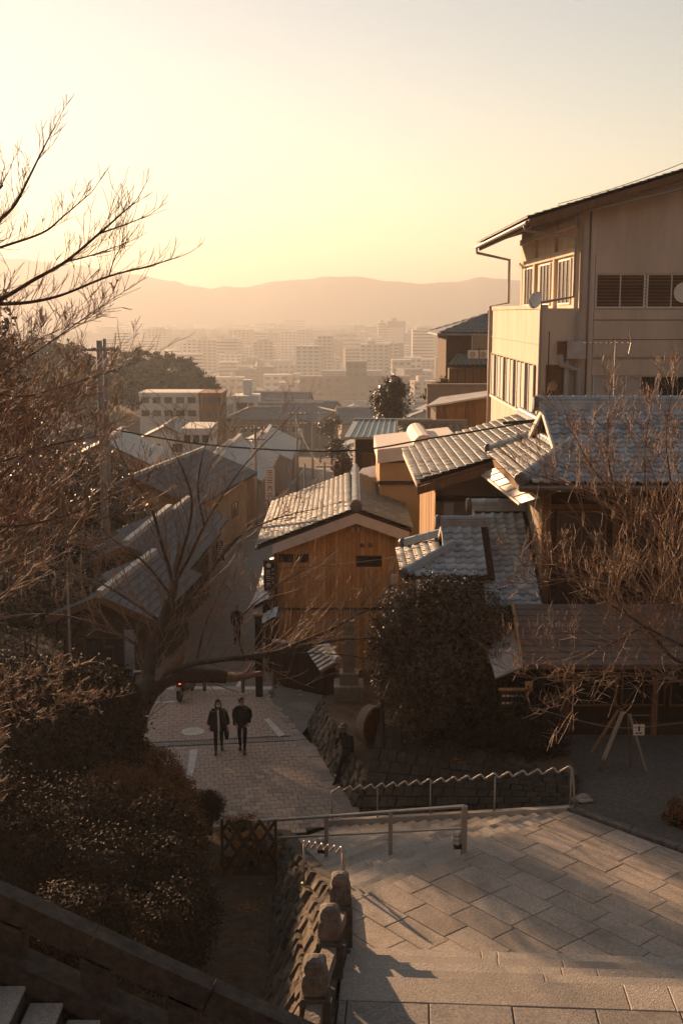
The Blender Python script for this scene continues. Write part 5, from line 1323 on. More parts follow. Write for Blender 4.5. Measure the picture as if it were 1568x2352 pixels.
# stone wall and boarded fence house below it
sw0, sw1 = PY(980, 925, 78), PY(1150, 886, 78)
t = thing('terrace_wall', 'grey concrete terrace wall below the hillside house', 'wall', (sw0.x, 78, sw0.z))
b = MB(); b.box(sw0.x, sw1.x+4, 78, 78.4, sw0.z-5, sw1.z); b.build('wall_slab', M['plaster_grey'], t)
b = MB(); b.box(sw0.x-.05, sw1.x+4, 77.93, 78.47, sw1.z, sw1.z+.12); b.build('coping', M['plaster_grey'], t)
fw0, fw1 = PY(1000, 990, 66), PY(1142, 928, 66)
BF = thing('boarded_shed', 'weathered boarded shed with sloping grey metal roof on the hillside', 'shed', (fw0.x, 67, fw0.z))
b = MB(); b.box(fw0.x, fw1.x+.4, 66.03, 70, fw0.z-6, fw1.z-.5); b.build('wall', M['wood_dark'], BF)
planks(BF, (fw0.x, 66.0, 0), (1, 0, 0), fw1.x-fw0.x+.4, lambda u: fw0.z-2, lambda u: PY(1000, 930, 66).z+u*.14, (0, -1, 0), .3, 'wood_mid', 12)
rq = [PY(978, 932, 65.4), PY(1145, 905, 65.4), PY(1150, 893, 69), PY(1010, 912, 69)]
slab_between(BF, 'roof', rq, .1, 'metal_light')
# wooden balcony frame next to it
q0_, q1_ = PY(1056, 905, 80), PY(1110, 872, 80)
# ------------------------------------------------------------ the city on the plain
TONES = {'white': (.60, .56, .50), 'pale grey': (.42, .40, .37), 'beige': (.46, .38, .29), 'brown': (.20, .14, .10), 'dark grey': (.16, .15, .14), 'pinkish': (.44, .33, .27)}
for k_, c_ in TONES.items(): M['city_'+k_] = mat('city_'+k_.replace(' ', '_'), c_, .85, .12, .05)
M['city_roof'] = mat('city_roof', (.24, .225, .21), .8, .25, .1)
PLAIN = -47.0
def gY(py, z=PLAIN): return PZ(784, py, z).y
def city_block(label, cx, cy, zb, w, d, h, tone, storeys, feature, group='blocks of the city', rz=0.0, bays=None, balc=False, name='city_building'):
    t = thing(name, label, 'building', (cx, cy, zb), rz, group); m = M['city_'+tone]
    b = MB(); b.box(-w/2, w/2, 0, d, -6, h); b.build('wall', m, t, local=True)
    b = MB(); b.box(-w/2-.2, w/2+.2, -.2, d+.2, h-.3, h+.5); b.build('parapet', m, t, local=True)
    sh = h/storeys; bays = bays or max(3, int(w/5)); b = MB(); b2 = MB()
    for s_ in range(storeys):
        z0 = (s_+.32)*sh; z1 = z0+sh*.42
        if balc:
            b2.box(-w/2+.4, w/2-.4, -1.3, .05, s_*sh+.1, s_*sh+sh*.33)
            b.box(-w/2+.6, w/2-.6, -.08, .05, z0, z1)
        else:
            for k in range(bays):
                u0 = -w/2+w*(k+.2)/bays; b.box(u0, u0+w*.6/bays, -.08, .05, z0, z1)
        nb = max(2, int(d/6))
        for k in range(nb):
            v0 = d*(k+.25)/nb; b.box(-w/2-.08, -w/2+.05, v0, v0+d*.45/nb, z0, z1); b.box(w/2-.05, w/2+.08, v0, v0+d*.45/nb, z0, z1)
    b.build('windows', M['glass_far'], t, local=True, kind='stuff')
    if balc: b2.build('balconies', M['city_white'], t, local=True, kind='stuff')
    if feature == 'roof tank':
        b = MB(); b.lathe([(1.6, h), (1.6, h+3), (.3, h+3.6)], (w*.2, d*.5, 0), 12); b.build('tank', M['city_white'], t, local=True)
        for q in ((-1, -1), (1, -1), (1, 1), (-1, 1)):
            pass
    elif feature == 'stair tower':
        b = MB(); b.box(-w*.25, w*.02, d*.3, d*.7, h, h+sh*1.2); b.build('stair_tower', m, t, local=True)
    elif feature == 'roof rooms':
        b = MB(); b.box(-w*.3, w*.25, d*.2, d*.8, h, h+sh*.9); b.build('roof_room', M['city_pale grey'], t, local=True)
    elif feature == 'roof mast':
        b = MB(); b.tube([(0, d*.5, h), (0, d*.5, h+14)], [.35, .12], 6); b.build('mast', M['steel_dark'], t, local=True)
        b = MB(); b.box(-2, 2, d*.4, d*.6, h, h+2); b.build('mast_base', m, t, local=True)
    return t
def cb(label, px0, px1, pyt, pyb, tone, storeys, feature='stair tower', d=16, Y=None, balc=False, rz=0.0):
    """a block standing on the plain, its foot at pyb"""
    Y = Y or gY(pyb); a, c = PY(px0, pyt, Y), PY(px1, pyb, Y)
    return city_block(label, (a.x+c.x)/2, Y, c.z, c.x-a.x, d, a.z-c.z, tone, storeys, feature, 'landmark blocks of the city', rz, None, balc)
TAKEN = []
def take(cx, cy, r):
    for (x, y, q) in TAKEN:
        if abs(x-cx) < q+r and abs(y-cy) < (q+r)*1.1: return False
    TAKEN.append((cx, cy, r)); return True
LM = [('long brown five-storey apartment slab with white balcony boxes behind the street', 688, 940, 866, 945, 'brown', 5, 'roof rooms', 14, None, False),
      ('dark mansard house with pale gable rising above the apartment slab', 795, 842, 832, 870, 'dark grey', 2, 'plain', 14, 690, False),
      ('pale stepped tower with many balcony bands', 947, 996, 758, 838, 'white', 11, 'roof rooms', 20, None, True),
      ('narrow pale tower with balcony bands next to the stepped tower', 1012, 1032, 756, 842, 'white', 11, 'stair tower', 18, None, True),
      ('wide brown office block with flat roof', 721, 787, 781, 832, 'brown', 6, 'plain', 24, None, False),
      ('striped pale office block beside the wide brown one', 787, 830, 778, 834, 'pale grey', 6, 'stair tower', 22, None, True),
      ('brown tower with small roof house left of the antenna mast', 610, 640, 765, 815, 'brown', 9, 'stair tower', 20, None, False),
      ('pale tower block with vertical window columns', 644, 680, 762, 826, 'white', 10, 'stair tower', 20, None, False),
      ('grey tower block behind the wide brown office', 684, 710, 757, 820, 'pale grey', 10, 'roof tank', 20, None, False),
      ('slim pale tower with staggered balconies', 525, 552, 778, 835, 'white', 10, 'stair tower', 18, None, True),
      ('low wide white hall in the middle of the city', 900, 968, 822, 862, 'white', 3, 'plain', 20, None, False),
      ('grey block with dark square panel on its front', 900, 944, 828, 890, 'pale grey', 4, 'plain', 20, None, False),
      ('small sunlit cream block with rows of windows above the pine', 948, 992, 854, 892, 'white', 3, 'plain', 30, None, False),
      ('row of pale tower flats catching the sun, nearest block', 868, 890, 742, 815, 'beige', 12, 'stair tower', 30, None, True),
      ('row of pale tower flats catching the sun, dark middle block', 890, 930, 738, 812, 'dark grey', 12, 'stair tower', 30, None, False),
      ('broad grey block with roof mast on the skyline', 655, 700, 735, 790, 'pale grey', 9, 'roof mast', 30, None, False),
      ('dome-topped dark hall among the towers', 812, 838, 748, 800, 'dark grey', 7, 'roof tank', 26, None, False),
      ('pale slab with horizontal balcony stripes near the wooded hill', 502, 545, 832, 866, 'white', 4, 'plain', 18, None, True),
      ('red brown curved-roof inn with stacked balconies', 555, 602, 830, 872, 'brown', 4, 'roof rooms', 18, None, True),
      ('long low school-like block behind the inn', 600, 690, 838, 872, 'beige', 3, 'roof rooms', 18, None, False),
      ('white house block with flat roof left of the apartment slab', 605, 662, 862, 905, 'white', 3, 'plain', 14, None, False),
      ('grey house block between apartment slab and inn', 640, 700, 880, 925, 'pinkish', 3, 'stair tower', 14, None, False),
      ('low beige house row below the wooded hill', 470, 560, 868, 912, 'beige', 3, 'roof tank', 14, None, False),
      ('wide hazy office slab on the left skyline', 275, 326, 755, 800, 'pale grey', 6, 'plain', 30, None, False),
      ('second hazy slab lower on the left skyline', 272, 310, 780, 822, 'beige', 5, 'plain', 30, None, False)]
for (lb_, x0, x1, yt, yb, tn, st, ft, d, Y, bl) in LM:
    Y = Y or gY(yb); TAKEN.append((PY((x0+x1)/2, yb, Y).x, Y+d/2, (x1-x0)/2/FPX*Y*1.05))
    cb(lb_, x0, x1, yt, yb, tn, st, ft, d, Y, bl)
rc = random.Random(21); nb_ = 0; FEAT = ['stair tower', 'roof tank', 'roof rooms', 'plain']
tn_l = ['white', 'white', 'pale grey', 'beige', 'beige', 'brown', 'pinkish', 'dark grey']
STN = {2: 'two', 3: 'three', 4: 'four', 5: 'five', 6: 'six', 7: 'seven', 8: 'eight', 9: 'nine', 10: 'ten', 11: 'eleven', 12: 'twelve'}
FTX = {'stair tower': 'a stair tower on its roof', 'roof tank': 'a round tank on its roof', 'roof rooms': 'a set-back roof storey', 'plain': 'a bare flat roof'}
tries = 0
while nb_ < 150 and tries < 5000:
    tries += 1
    py = 777+rc.random()**1.1*148; px = rc.uniform(225, 1165); Y = gY(py)
    p = PY(px, py, Y); far = smooth(700, 2200, Y)
    w = rc.uniform(12, 26)*(1+.5*float(far)); d = rc.uniform(12, 24); st = rc.choice([2, 3, 3, 4, 5] if Y < 1000 else [3, 4, 5, 6, 7, 8, 10, 12]); h = st*3.2
    if not take(p.x, Y+d/2, max(w, d)*.62): continue
    tn = rc.choice(tn_l); ft = rc.choice(FEAT); bl = rc.random() < .3
    city_block('%s %s-storey block with %s%s' % (tn, STN[st], FTX[ft], ' and balcony bands' if bl else ''), p.x, Y, PLAIN, w, d, h, tn, st, ft, balc=bl, rz=rc.uniform(-.25, .25)); nb_ += 1
# low tiled houses between the street and the plain
def low_house(cx, cy, zb, rz, w, l, he, rise, tone, label, group):
    t = thing('town_house', label, 'house', (cx, cy, zb), rz, group); hw, hl = w/2, l/2
    b = MB(); b.prism([(-hw, -hl, -6), (hw, -hl, -6), (hw, -hl, he), (0, -hl, he+rise), (-hw, -hl, he)], (0, l, 0)); b.build('wall', M['city_'+tone], t, local=True)
    b = MB(); o_ = .6; k = rise/hw
    b.prism([(-hw-o_, -hl-o_, he-o_*k+.05), (0, -hl-o_, he+rise+.05), (0, hl+o_, he+rise+.05), (-hw-o_, hl+o_, he-o_*k+.05)], (0, 0, .2)); b.prism([(0, -hl-o_, he+rise+.05), (hw+o_, -hl-o_, he-o_*k+.05), (hw+o_, hl+o_, he-o_*k+.05), (0, hl+o_, he+rise+.05)], (0, 0, .2))
    ro = b.build('roof', M['tile_far'], t, local=True)
    b = MB(); b.bar((0, -hl-o_, he+rise+.32), (0, hl+o_, he+rise+.32), .4, .35); b.build('ridge', M['metal_light'], ro, local=True)
    for s_ in (-1, 1):
        for k_ in range(2):
            b = MB(); b.box(s_*w*.22-.7, s_*w*.22+.7, -hl-.06, -hl+.02, he*.15+k_*he*.45, he*.15+k_*he*.45+1.1); b.build('window', M['glass_far'], t, local=True)
    for q in (-.3, .3):
        b = MB(); b.box(-hw-.06, -hw+.02, q*l-.8, q*l+.8, he*.5, he*.5+1.1); b.build('window', M['glass_far'], t, local=True)
        b = MB(); b.box(hw-.02, hw+.06, q*l-.8, q*l+.8, he*.5, he*.5+1.1); b.build('window', M['glass_far'], t, local=True)
    return t
for (x, y, r_) in ((-17, 225, 13), (-12, 82, 9), (4, 65, 9)): TAKEN.append((x, y, r_))
ORI = [(0.0, 'gable towards the hill steps'), (math.pi/2, 'long eave towards the hill steps')]
nh = 0; tries = 0
while nh < 95 and tries < 6000:
    tries += 1
    Y = 190+rc.random()**.8*520; px = rc.uniform(240, 1000)
    X = (px-784)/FPX*Y
    c_ = np.interp(Y, [q[0] for q in cx], [q[1] for q in cx])
    if abs(X-c_) < 7.5: continue
    if Y < 330 and X < -34: continue
    w, l = rc.uniform(7, 10), rc.uniform(9, 14); 
    if not take(X, Y, max(w, l)*.58): continue
    zb = float(terrain_z(X, Y)); ori, ot = rc.choice(ORI); tone = rc.choice(['white', 'beige', 'brown', 'pale grey', 'pinkish', 'dark grey']); he = rc.choice([3.2, 5.6, 5.8, 6.2])
    low_house(X, Y, zb, ori+rc.uniform(-.2, .2), w, l, he, rc.uniform(1.6, 2.4), tone, '%s %s house with grey tiled roof, %s' % (tone, 'single-storey' if he < 4 else 'two-storey', ot), 'tiled houses below the street'); nh += 1
# houses further along both sides of the street, 100 to 190 m
for (x, y, tone, lbx) in ((-10.5, 103, 'brown', 'brown street house with tiled roof just past the long tan house'), (-10.8, 118, 'beige', 'beige street house with tiled roof two doors past the long tan house'), (-9.5, 134, 'dark grey', 'dark street house with tiled roof across from the round pine'),
                       (-9.5, 152, 'brown', 'brown street house with tiled roof near the foot of the slope'), (4.2, 92, 'brown', 'brown street house with tiled roof behind the green metal roof'), (4.6, 108, 'pale grey', 'grey street house with tiled roof below the round pine'),
                       (4.2, 126, 'beige', 'beige street house with tiled roof on the pine side of the street'), (4.0, 146, 'white', 'white street house with tiled roof on the pine side of the street'), (-24, 165, 'white', 'white house with tiled roof below the dark wooded hill'),
                       (-21, 108, 'pinkish', 'pinkish house with tiled roof behind the long tan house')):
    low_house(x, y, float(terrain_z(x, y)), rc.uniform(-.08, .08), 7.0, 10.5, 4.2, 1.7, tone, lbx, 'street houses down the slope')
# far city reading as one mass
bs = MB(); rf_ = random.Random(4)
for k in range(2200):
    Y = 1750+rf_.random()**1.2*950; X = rf_.uniform(-.34, .20)*Y; w = rf_.uniform(12, 40); h = rf_.uniform(5, 14)+(rf_.random() < .22)*rf_.uniform(8, 26)
    bs.box(X-w/2, X+w/2, Y, Y+rf_.uniform(12, 30), PLAIN-1, PLAIN+h)
far_city = bs.build('far_city', mat('far_city', (.36, .32, .28), .9, .5, .012), kind='stuff')
tag(far_city, 'hazy mass of low city blocks stretching to the mountains', 'city')
# ------------------------------------------------------------ bare trees
def smooth_line(pts, n=6):
    pts = [Vector(p) for p in pts]; P = [pts[0]*2-pts[1]]+pts+[pts[-1]*2-pts[-2]]; out = []
    for i in range(1, len(P)-2):
        for k in range(n):
            t = k/n; a, b, c, d = P[i-1], P[i], P[i+1], P[i+2]
            out.append(.5*((2*b)+(c-a)*t+(2*a-5*b+4*c-d)*t*t+(3*b-a-3*c+d)*t**3))
    out.append(pts[-1]); return out
class Twigs:
    """fast tube collector: every branch is a polyline swept with a few sides"""
    def __init__(s): s.V = []; s.F = []; s.n = 0
    def tube(s, pts, r0, r1, k=3):
        P = np.array([tuple(p) for p in pts]); m = len(P)
        D = np.gradient(P, axis=0); D /= np.maximum(np.linalg.norm(D, axis=1), 1e-9)[:, None]
        ref = np.array([.31, .17, .93]); U = np.cross(D, ref); U /= np.maximum(np.linalg.norm(U, axis=1), 1e-9)[:, None]; W = np.cross(D, U)
        rad = np.linspace(r0, r1, m); a = np.arange(k)*2*np.pi/k
        ring = P[:, None]+(U[:, None]*np.cos(a)[None, :, None]+W[:, None]*np.sin(a)[None, :, None])*rad[:, None, None]
        s.V.append(ring.reshape(-1, 3)); i = np.arange(m-1)[:, None]*k; j = np.arange(k)[None]; jn = (j+1) % k
        s.F.append((np.stack([i+j, i+jn, i+k+jn, i+k+j], -1).reshape(-1, 4))+s.n); s.n += m*k
    def build(s, name, m, parent, kind=None):
        if s.V: return np_mesh(name, np.concatenate(s.V), np.concatenate(s.F), m, parent, kind, smooth=True)
def grow(tw, p, d, length, r, level, rr_, up=.25, spread=.75, minr=.0035, planar=None, dens=1.0):
    n = 4 if level else 3; pts = [p]; q = Vector(p); dd = Vector(d).normalized(); seg = length/n
    for k in range(n):
        dd = (dd+Vector((rr_.uniform(-1, 1), rr_.uniform(-1, 1), rr_.uniform(-1, 1)))*.16+Vector((0, 0, up*.22))).normalized()
        q = q+dd*seg; pts.append(q.copy())
    r1 = max(minr*.7, r*.35); tw.tube(pts, max(r, minr), r1, 4 if level > 1 else 3)
    if level <= 0: return
    nk = max(1, int((2+1.6*level)*dens*rr_.uniform(.7, 1.2)))
    for k in range(nk):
        t = rr_.uniform(.22, .98); i = min(int(t*n), n-1); a = pts[i].lerp(pts[i+1], t*n-i); dr = (pts[i+1]-pts[i]).normalized()
        side = dr.cross(Vector((rr_.uniform(-1, 1), rr_.uniform(-1, 1), rr_.uniform(-1, 1)))).normalized()
        if planar: side = (side-planar*side.dot(planar)*.6).normalized()
        nd = (dr*(1-spread*.55)+side*spread+Vector((0, 0, up))).normalized()
        grow(tw, a, nd, length*rr_.uniform(.42, .78)*(1.15-t*.5), r*(.55-.2*t), level-1, rr_, up, spread, minr, planar, dens)
def limb_tree(label, limbs, base=None, name='bare_tree', seed=1, m='bark', mt='twig', dens=1.0, sub=2, up=.3, blen=.9, minr=.0035, every=.28, group=None, spread=.75, bushy=1.0):
    """limbs: list of (points, r0, r1): points are (px, py, distance) or 3D vectors; side shoots grow from every limb"""
    rr_ = random.Random(seed); L3 = []
    for (pl, r0, r1) in limbs:
        P = [PY(*q) if not isinstance(q, Vector) else q for q in pl]; L3.append((smooth_line(P, 5), r0, r1))
    loc = base if base is not None else L3[0][0][0]
    T = thing(name, label, 'tree', tuple(loc), 0, group)
    tw = Twigs()
    for (P, r0, r1) in L3:
        b = Twigs(); b.tube(P, r0, r1, 8 if r0 > .05 else 5); b.build('limb' if r0 < .1 else 'trunk', M[m], T)
        Ls = [0]
        for a, c in zip(P[:-1], P[1:]): Ls.append(Ls[-1]+(c-a).length)
        tot = Ls[-1]; s = tot*.08
        while s < tot:
            i = min(max(np.searchsorted(Ls, s)-1, 0), len(P)-2); f = (s-Ls[i])/max(1e-6, Ls[i+1]-Ls[i]); p = P[i].lerp(P[i+1], f); dr = (P[i+1]-P[i]).normalized(); t = s/tot
            side = dr.cross(Vector((rr_.uniform(-1, 1), rr_.uniform(-1, 1), rr_.uniform(-1, 1)))).normalized()
            nd = (dr*(.75)+side*spread+Vector((0, 0, up*1.2))).normalized()
            ln = blen*rr_.uniform(.45, 1.2)*(1.15-.75*t); rb = max(minr, (r0+(r1-r0)*t)*.42)
            grow(tw, p, nd, ln, min(rb, .022), sub if rr_.random() < .75 else max(0, sub-1), rr_, up, spread, minr, None, dens)
            s += every*rr_.uniform(.5, 1.5)/dens
        grow(tw, P[-1], (P[-1]-P[-2]).normalized(), blen*.5, r1, 1, rr_, up, spread*.7, minr)
    tw.build('twigs', M[mt], T, kind='stuff'); return T

Yt = 13.0
trunk = [Vector((-6.6, 12.6, .2)), Vector((-6.3, 12.8, 6)), Vector((-5.9, 13, 11)), Vector((-5.4, 13, 15)), Vector((-4.9, 13, 19))]
limb_tree('large bare tree with upcurved budding branches against the sky', [
    (trunk, .30, .07),
    ([Vector((-5.6, 13, 13.2)), (-60, 560, Yt), (0, 505, Yt), (35, 470, Yt), (66, 410, Yt), (98, 345, Yt), (130, 284, Yt)], .028, .005),
    ([Vector((-5.8, 13, 12.4)), (-40, 585, Yt+.3), (0, 569, Yt+.3), (98, 535, Yt+.3), (146, 497, Yt+.3), (208, 444, Yt+.3)], .024, .005),
    ([Vector((-6.0, 12.9, 11.6)), (-60, 715, Yt-.4), (0, 690, Yt-.4), (75, 645, Yt-.4), (150, 602, Yt-.4), (230, 535, Yt-.4), (275, 495, Yt-.4), (308, 466, Yt-.4)], .034, .005),
    ([(228, 537, Yt-.4), (290, 515, Yt-.5), (333, 498, Yt-.6)], .010, .004),
    ([(150, 602, Yt-.4), (215, 585, Yt-.2), (285, 560, Yt)], .010, .004),
    ([Vector((-6.1, 12.8, 11.3)), (-60, 702, Yt), (0, 699, Yt), (72, 694, Yt), (145, 677, Yt), (250, 635, Yt), (340, 612, Yt), (412, 590, Yt)], .030, .005),
    ([(250, 635, Yt), (265, 590, Yt+.2), (285, 560, Yt+.3)], .008, .004),
    ([Vector((-5.9, 13, 12)), (-30, 470, Yt+.5), (-5, 440, Yt+.5), (20, 395, Yt+.5)], .016, .004),
    ], base=Vector((-6.6, 12.6, .2)), seed=3, sub=1, blen=.60, every=.055, up=.42, minr=.0036, spread=.62, dens=1.0)
def rl(x0, y0, x1, y1, Y0, Y1, bow, n=4, seed=0):
    rr_ = random.Random(seed); out = []
    for k in range(n+1):
        t = k/n; out.append((x0+(x1-x0)*t, y0+(y1-y0)*t-bow*math.sin(math.pi*t)+rr_.uniform(-6, 6), Y0+(Y1-Y0)*t))
    return out
bx_ = Vector((-7.6, 19.5, .4)); tr2 = [bx_, Vector((-7.4, 19.5, 3)), Vector((-7.3, 19.5, 6)), Vector((-7.0, 19.5, 9))]
lim2 = [(tr2, .22, .06)]
for k, (x0, y0, x1, y1, bw) in enumerate(((-40, 880, 262, 684, -8), (-40, 835, 130, 760, -6), (-40, 905, 335, 820, -30), (-40, 1080, 225, 1000, 10), (-40, 1130, 200, 870, -25), (-40, 1215, 345, 1085, -30), (-40, 1290, 150, 1020, -10),
                                            (-40, 1330, 330, 1160, 10), (-40, 1180, 120, 960, -10), (-40, 1010, 170, 900, 0), (-40, 950, 230, 900, -10), (-40, 1400, 200, 1240, 10), (-40, 1250, 260, 1010, -12), (-40, 1060, 290, 960, -10))):
    z0 = PY(x0, y0, 19.3).z
    lim2.append(([Vector((-7.2, 19.5, max(.8, z0-.6)))]+rl(x0, y0, x1, y1, 19.2, 18.4+k*.25, bw, 4, k), .022, .004))
limb_tree('dense fine-twigged bare tree glowing in front of the low sun', lim2, base=bx_, seed=5, sub=2, blen=1.3, every=.14, up=.30, minr=.0052, spread=.62, mt='twig_red')
# leaning cherry with sawn-off limb over the street
Yc = 31.0
limb_tree('old leaning cherry tree with thick sawn-off limb reaching over the street', [
    ([Vector((-6.6, 30.6, -.1)), (300, 1690, 30.7), (312, 1640, Yc), (335, 1590, Yc), (365, 1560, Yc)], .42, .34),
    ([(345, 1575, Yc), (400, 1552, Yc), (455, 1550, Yc), (500, 1553, Yc), (522, 1556, Yc)], .27, .17),
    ([(340, 1585, Yc), (345, 1510, Yc+.2), (372, 1430, Yc+.4), (395, 1370, Yc+.5), (402, 1330, Yc+.6)], .20, .10),
    ([(402, 1335, Yc+.6), (430, 1290, Yc+.7), (480, 1190, Yc+.8), (560, 1070, Yc+1), (690, 935, Yc+1.2)], .055, .006),
    ([(400, 1345, Yc+.6), (372, 1250, Yc+.4), (345, 1160, Yc+.2), (300, 1090, Yc), (262, 1010, Yc)], .06, .007),
    ([(402, 1330, Yc+.6), (440, 1180, Yc+.3), (425, 1090, Yc+.2), (360, 970, Yc)], .05, .006),
    ([(470, 1210, Yc+.8), (455, 1120, Yc+.6), (470, 1030, Yc+.6), (500, 960, Yc+.6)], .03, .006),
    ([(355, 1560, Yc), (430, 1528, Yc-.4), (520, 1514, Yc-.8), (640, 1496, Yc-1.2), (740, 1476, Yc-1.6), (830, 1466, Yc-2), (980, 1470, Yc-2.4)], .085, .012),
    ([(640, 1496, Yc-1.2), (720, 1462, Yc-1.4), (770, 1440, Yc-1.5), (860, 1395, Yc-1.8), (960, 1372, Yc-2)], .05, .008),
    ([(520, 1514, Yc-.8), (600, 1510, Yc-.4), (700, 1475, Yc), (790, 1430, Yc+.2), (880, 1330, Yc+.4)], .05, .007),
    ([(450, 1525, Yc-.4), (470, 1440, Yc-.2), (500, 1370, Yc), (530, 1300, Yc)], .035, .006),
    ([(560, 1512, Yc-.9), (545, 1440, Yc-.7), (575, 1395, Yc-.6), (660, 1330, Yc-.4), (740, 1290, Yc-.2)], .03, .006),
    ([(372, 1430, Yc+.4), (450, 1360, Yc), (540, 1240, Yc-.3), (640, 1190, Yc-.6), (740, 1165, Yc-.8)], .05, .007),
    ([(372, 1430, Yc+.4), (300, 1380, Yc+.2), (210, 1330, Yc), (110, 1310, Yc)], .05, .007),
    ([(345, 1500, Yc+.2), (250, 1445, Yc), (150, 1415, Yc-.3), (60, 1412, Yc-.5), (-10, 1420, Yc-.6)], .05, .008),
    ([(395, 1370, Yc+.5), (330, 1290, Yc+.3), (250, 1230, Yc), (190, 1160, Yc)], .04, .006),
    ([(600, 1505, Yc-1), (700, 1500, Yc-1.6), (830, 1510, Yc-2.2), (950, 1545, Yc-2.6)], .03, .006),
    ], base=Vector((-6.6, 30.6, 0)), seed=8, sub=2, blen=2.0, every=.30, up=.26, minr=.0062, spread=.66)
# right-hand bare tree in front of the shop
Yr = 22.5; bR = Vector((8.2, 23.2, LZ))
limb_tree('bare tree with tangled sunlit twigs in front of the shop house', [
    ([bR, Vector((8.0, 23.1, 5)), Vector((7.6, 23, 7)), Vector((7.3, 22.9, 9.2))], .22, .08),
    ([Vector((7.9, 23.1, 5.6)), (1568, 1556, Yr), (1480, 1550, Yr), (1350, 1545, Yr-.2), (1240, 1558, Yr-.4), (1170, 1535, Yr-.6)], .04, .006),
    ([Vector((7.7, 23, 6.4)), (1560, 1520, Yr), (1480, 1440, Yr), (1380, 1375, Yr-.2), (1290, 1300, Yr-.3), (1240, 1210, Yr-.4)], .045, .006),
    ([Vector((7.5, 23, 7.2)), (1545, 1330, Yr), (1500, 1250, Yr), (1420, 1150, Yr), (1350, 1060, Yr), (1300, 960, Yr)], .042, .005),
    ([Vector((7.4, 23, 8)), (1560, 1290, Yr), (1540, 1120, Yr), (1528, 1000, Yr), (1545, 890, Yr)], .034, .005),
    ([(1500, 1250, Yr), (1440, 1190, Yr), (1400, 1080, Yr), (1395, 985, Yr), (1400, 900, Yr)], .026, .005),
    ([Vector((7.6, 23, 6.6)), (1568, 1400, Yr-.3), (1470, 1360, Yr-.5), (1360, 1330, Yr-.7), (1240, 1330, Yr-.8), (1180, 1270, Yr-.9)], .036, .005),
    ([(1470, 1440, Yr), (1420, 1470, Yr), (1330, 1500, Yr), (1230, 1480, Yr)], .024, .005),
    ([Vector((7.8, 23, 6)), (1560, 1480, Yr-.5), (1500, 1450, Yr-.8), (1430, 1400, Yr-1), (1380, 1290, Yr-1.2), (1350, 1200, Yr-1.2)], .03, .005),
    ([(1420, 1150, Yr), (1340, 1120, Yr+.2), (1260, 1100, Yr+.3), (1180, 1075, Yr+.3)], .018, .004),
    ([(1560, 1290, Yr), (1490, 1160, Yr-.3), (1480, 1050, Yr-.3), (1490, 950, Yr-.3)], .022, .004),
    ([(1350, 1545, Yr-.2), (1300, 1590, Yr-.2), (1288, 1640, Yr-.2)], .012, .004),
    ], base=bR, seed=13, sub=2, blen=1.6, every=.16, up=.30, minr=.0058, spread=.68)
# low pale shoots over the hedge at the left edge
limb_tree('low pale-twigged shrub branches spreading over the dark hedge', [
    ([Vector((-7.4, 22, .5)), (-20, 1650, 22), (60, 1612, 22), (130, 1590, 22.2), (200, 1590, 22.4)], .03, .005),
    ([Vector((-7.4, 22, .5)), (-20, 1640, 22), (90, 1640, 22), (180, 1620, 22), (270, 1600, 22.2)], .03, .005),
    ([Vector((-7.4, 22, .5)), (-10, 1620, 22), (70, 1560, 22.4), (170, 1530, 22.6)], .024, .005),
    ], base=Vector((-7.4, 22, .5)), seed=17, sub=2, blen=.7, every=.10, up=.2, minr=.007, name='bare_shrub')

# ------------------------------------------------------------ foliage
def leaves(blobs, n, size, seed=1, flat=.0, shell=.5, jitter=.16):
    """leaf quads through a set of ellipsoids (centre, radii); returns V, F"""
    g = np.random.default_rng(seed); vol = np.array([np.prod(r)**(2/3) for _, r in blobs]); cnt = np.maximum((n*vol/vol.sum()).astype(int), 8)
    Vs = []
    for (c, r), k in zip(blobs, cnt):
        c = np.array(tuple(c)); r = np.array(r)
        # clumps on the surface, leaves around clump centres
        nc = max(6, k//16); d = g.normal(size=(nc, 3)); d /= np.linalg.norm(d, axis=1)[:, None]; rad = 1-shell*g.random(nc)**1.6; cc = d*rad[:, None]
        cc += g.normal(size=(nc, 3))*.05
        idx = g.integers(0, nc, k); p = cc[idx]+g.normal(size=(k, 3))*jitter*.6
        q = p*r+c
        nrm = p/np.maximum(np.linalg.norm(p, axis=1), 1e-6)[:, None]+g.normal(size=(k, 3))*.75; nrm[:, 2] += .25; nrm /= np.linalg.norm(nrm, axis=1)[:, None]
        t = np.cross(nrm, g.normal(size=(k, 3))); t /= np.maximum(np.linalg.norm(t, axis=1), 1e-6)[:, None]; b_ = np.cross(nrm, t)
        s = size*g.uniform(.6, 1.3, k)[:, None]
        Vs.append(np.stack([q-t*s, q-b_*s*.45+nrm*s*.12, q+t*s, q+b_*s*.45+nrm*s*.12], 1).reshape(-1, 3))
    V = np.concatenate(Vs); F = np.arange(len(V)).reshape(-1, 4); return V, F
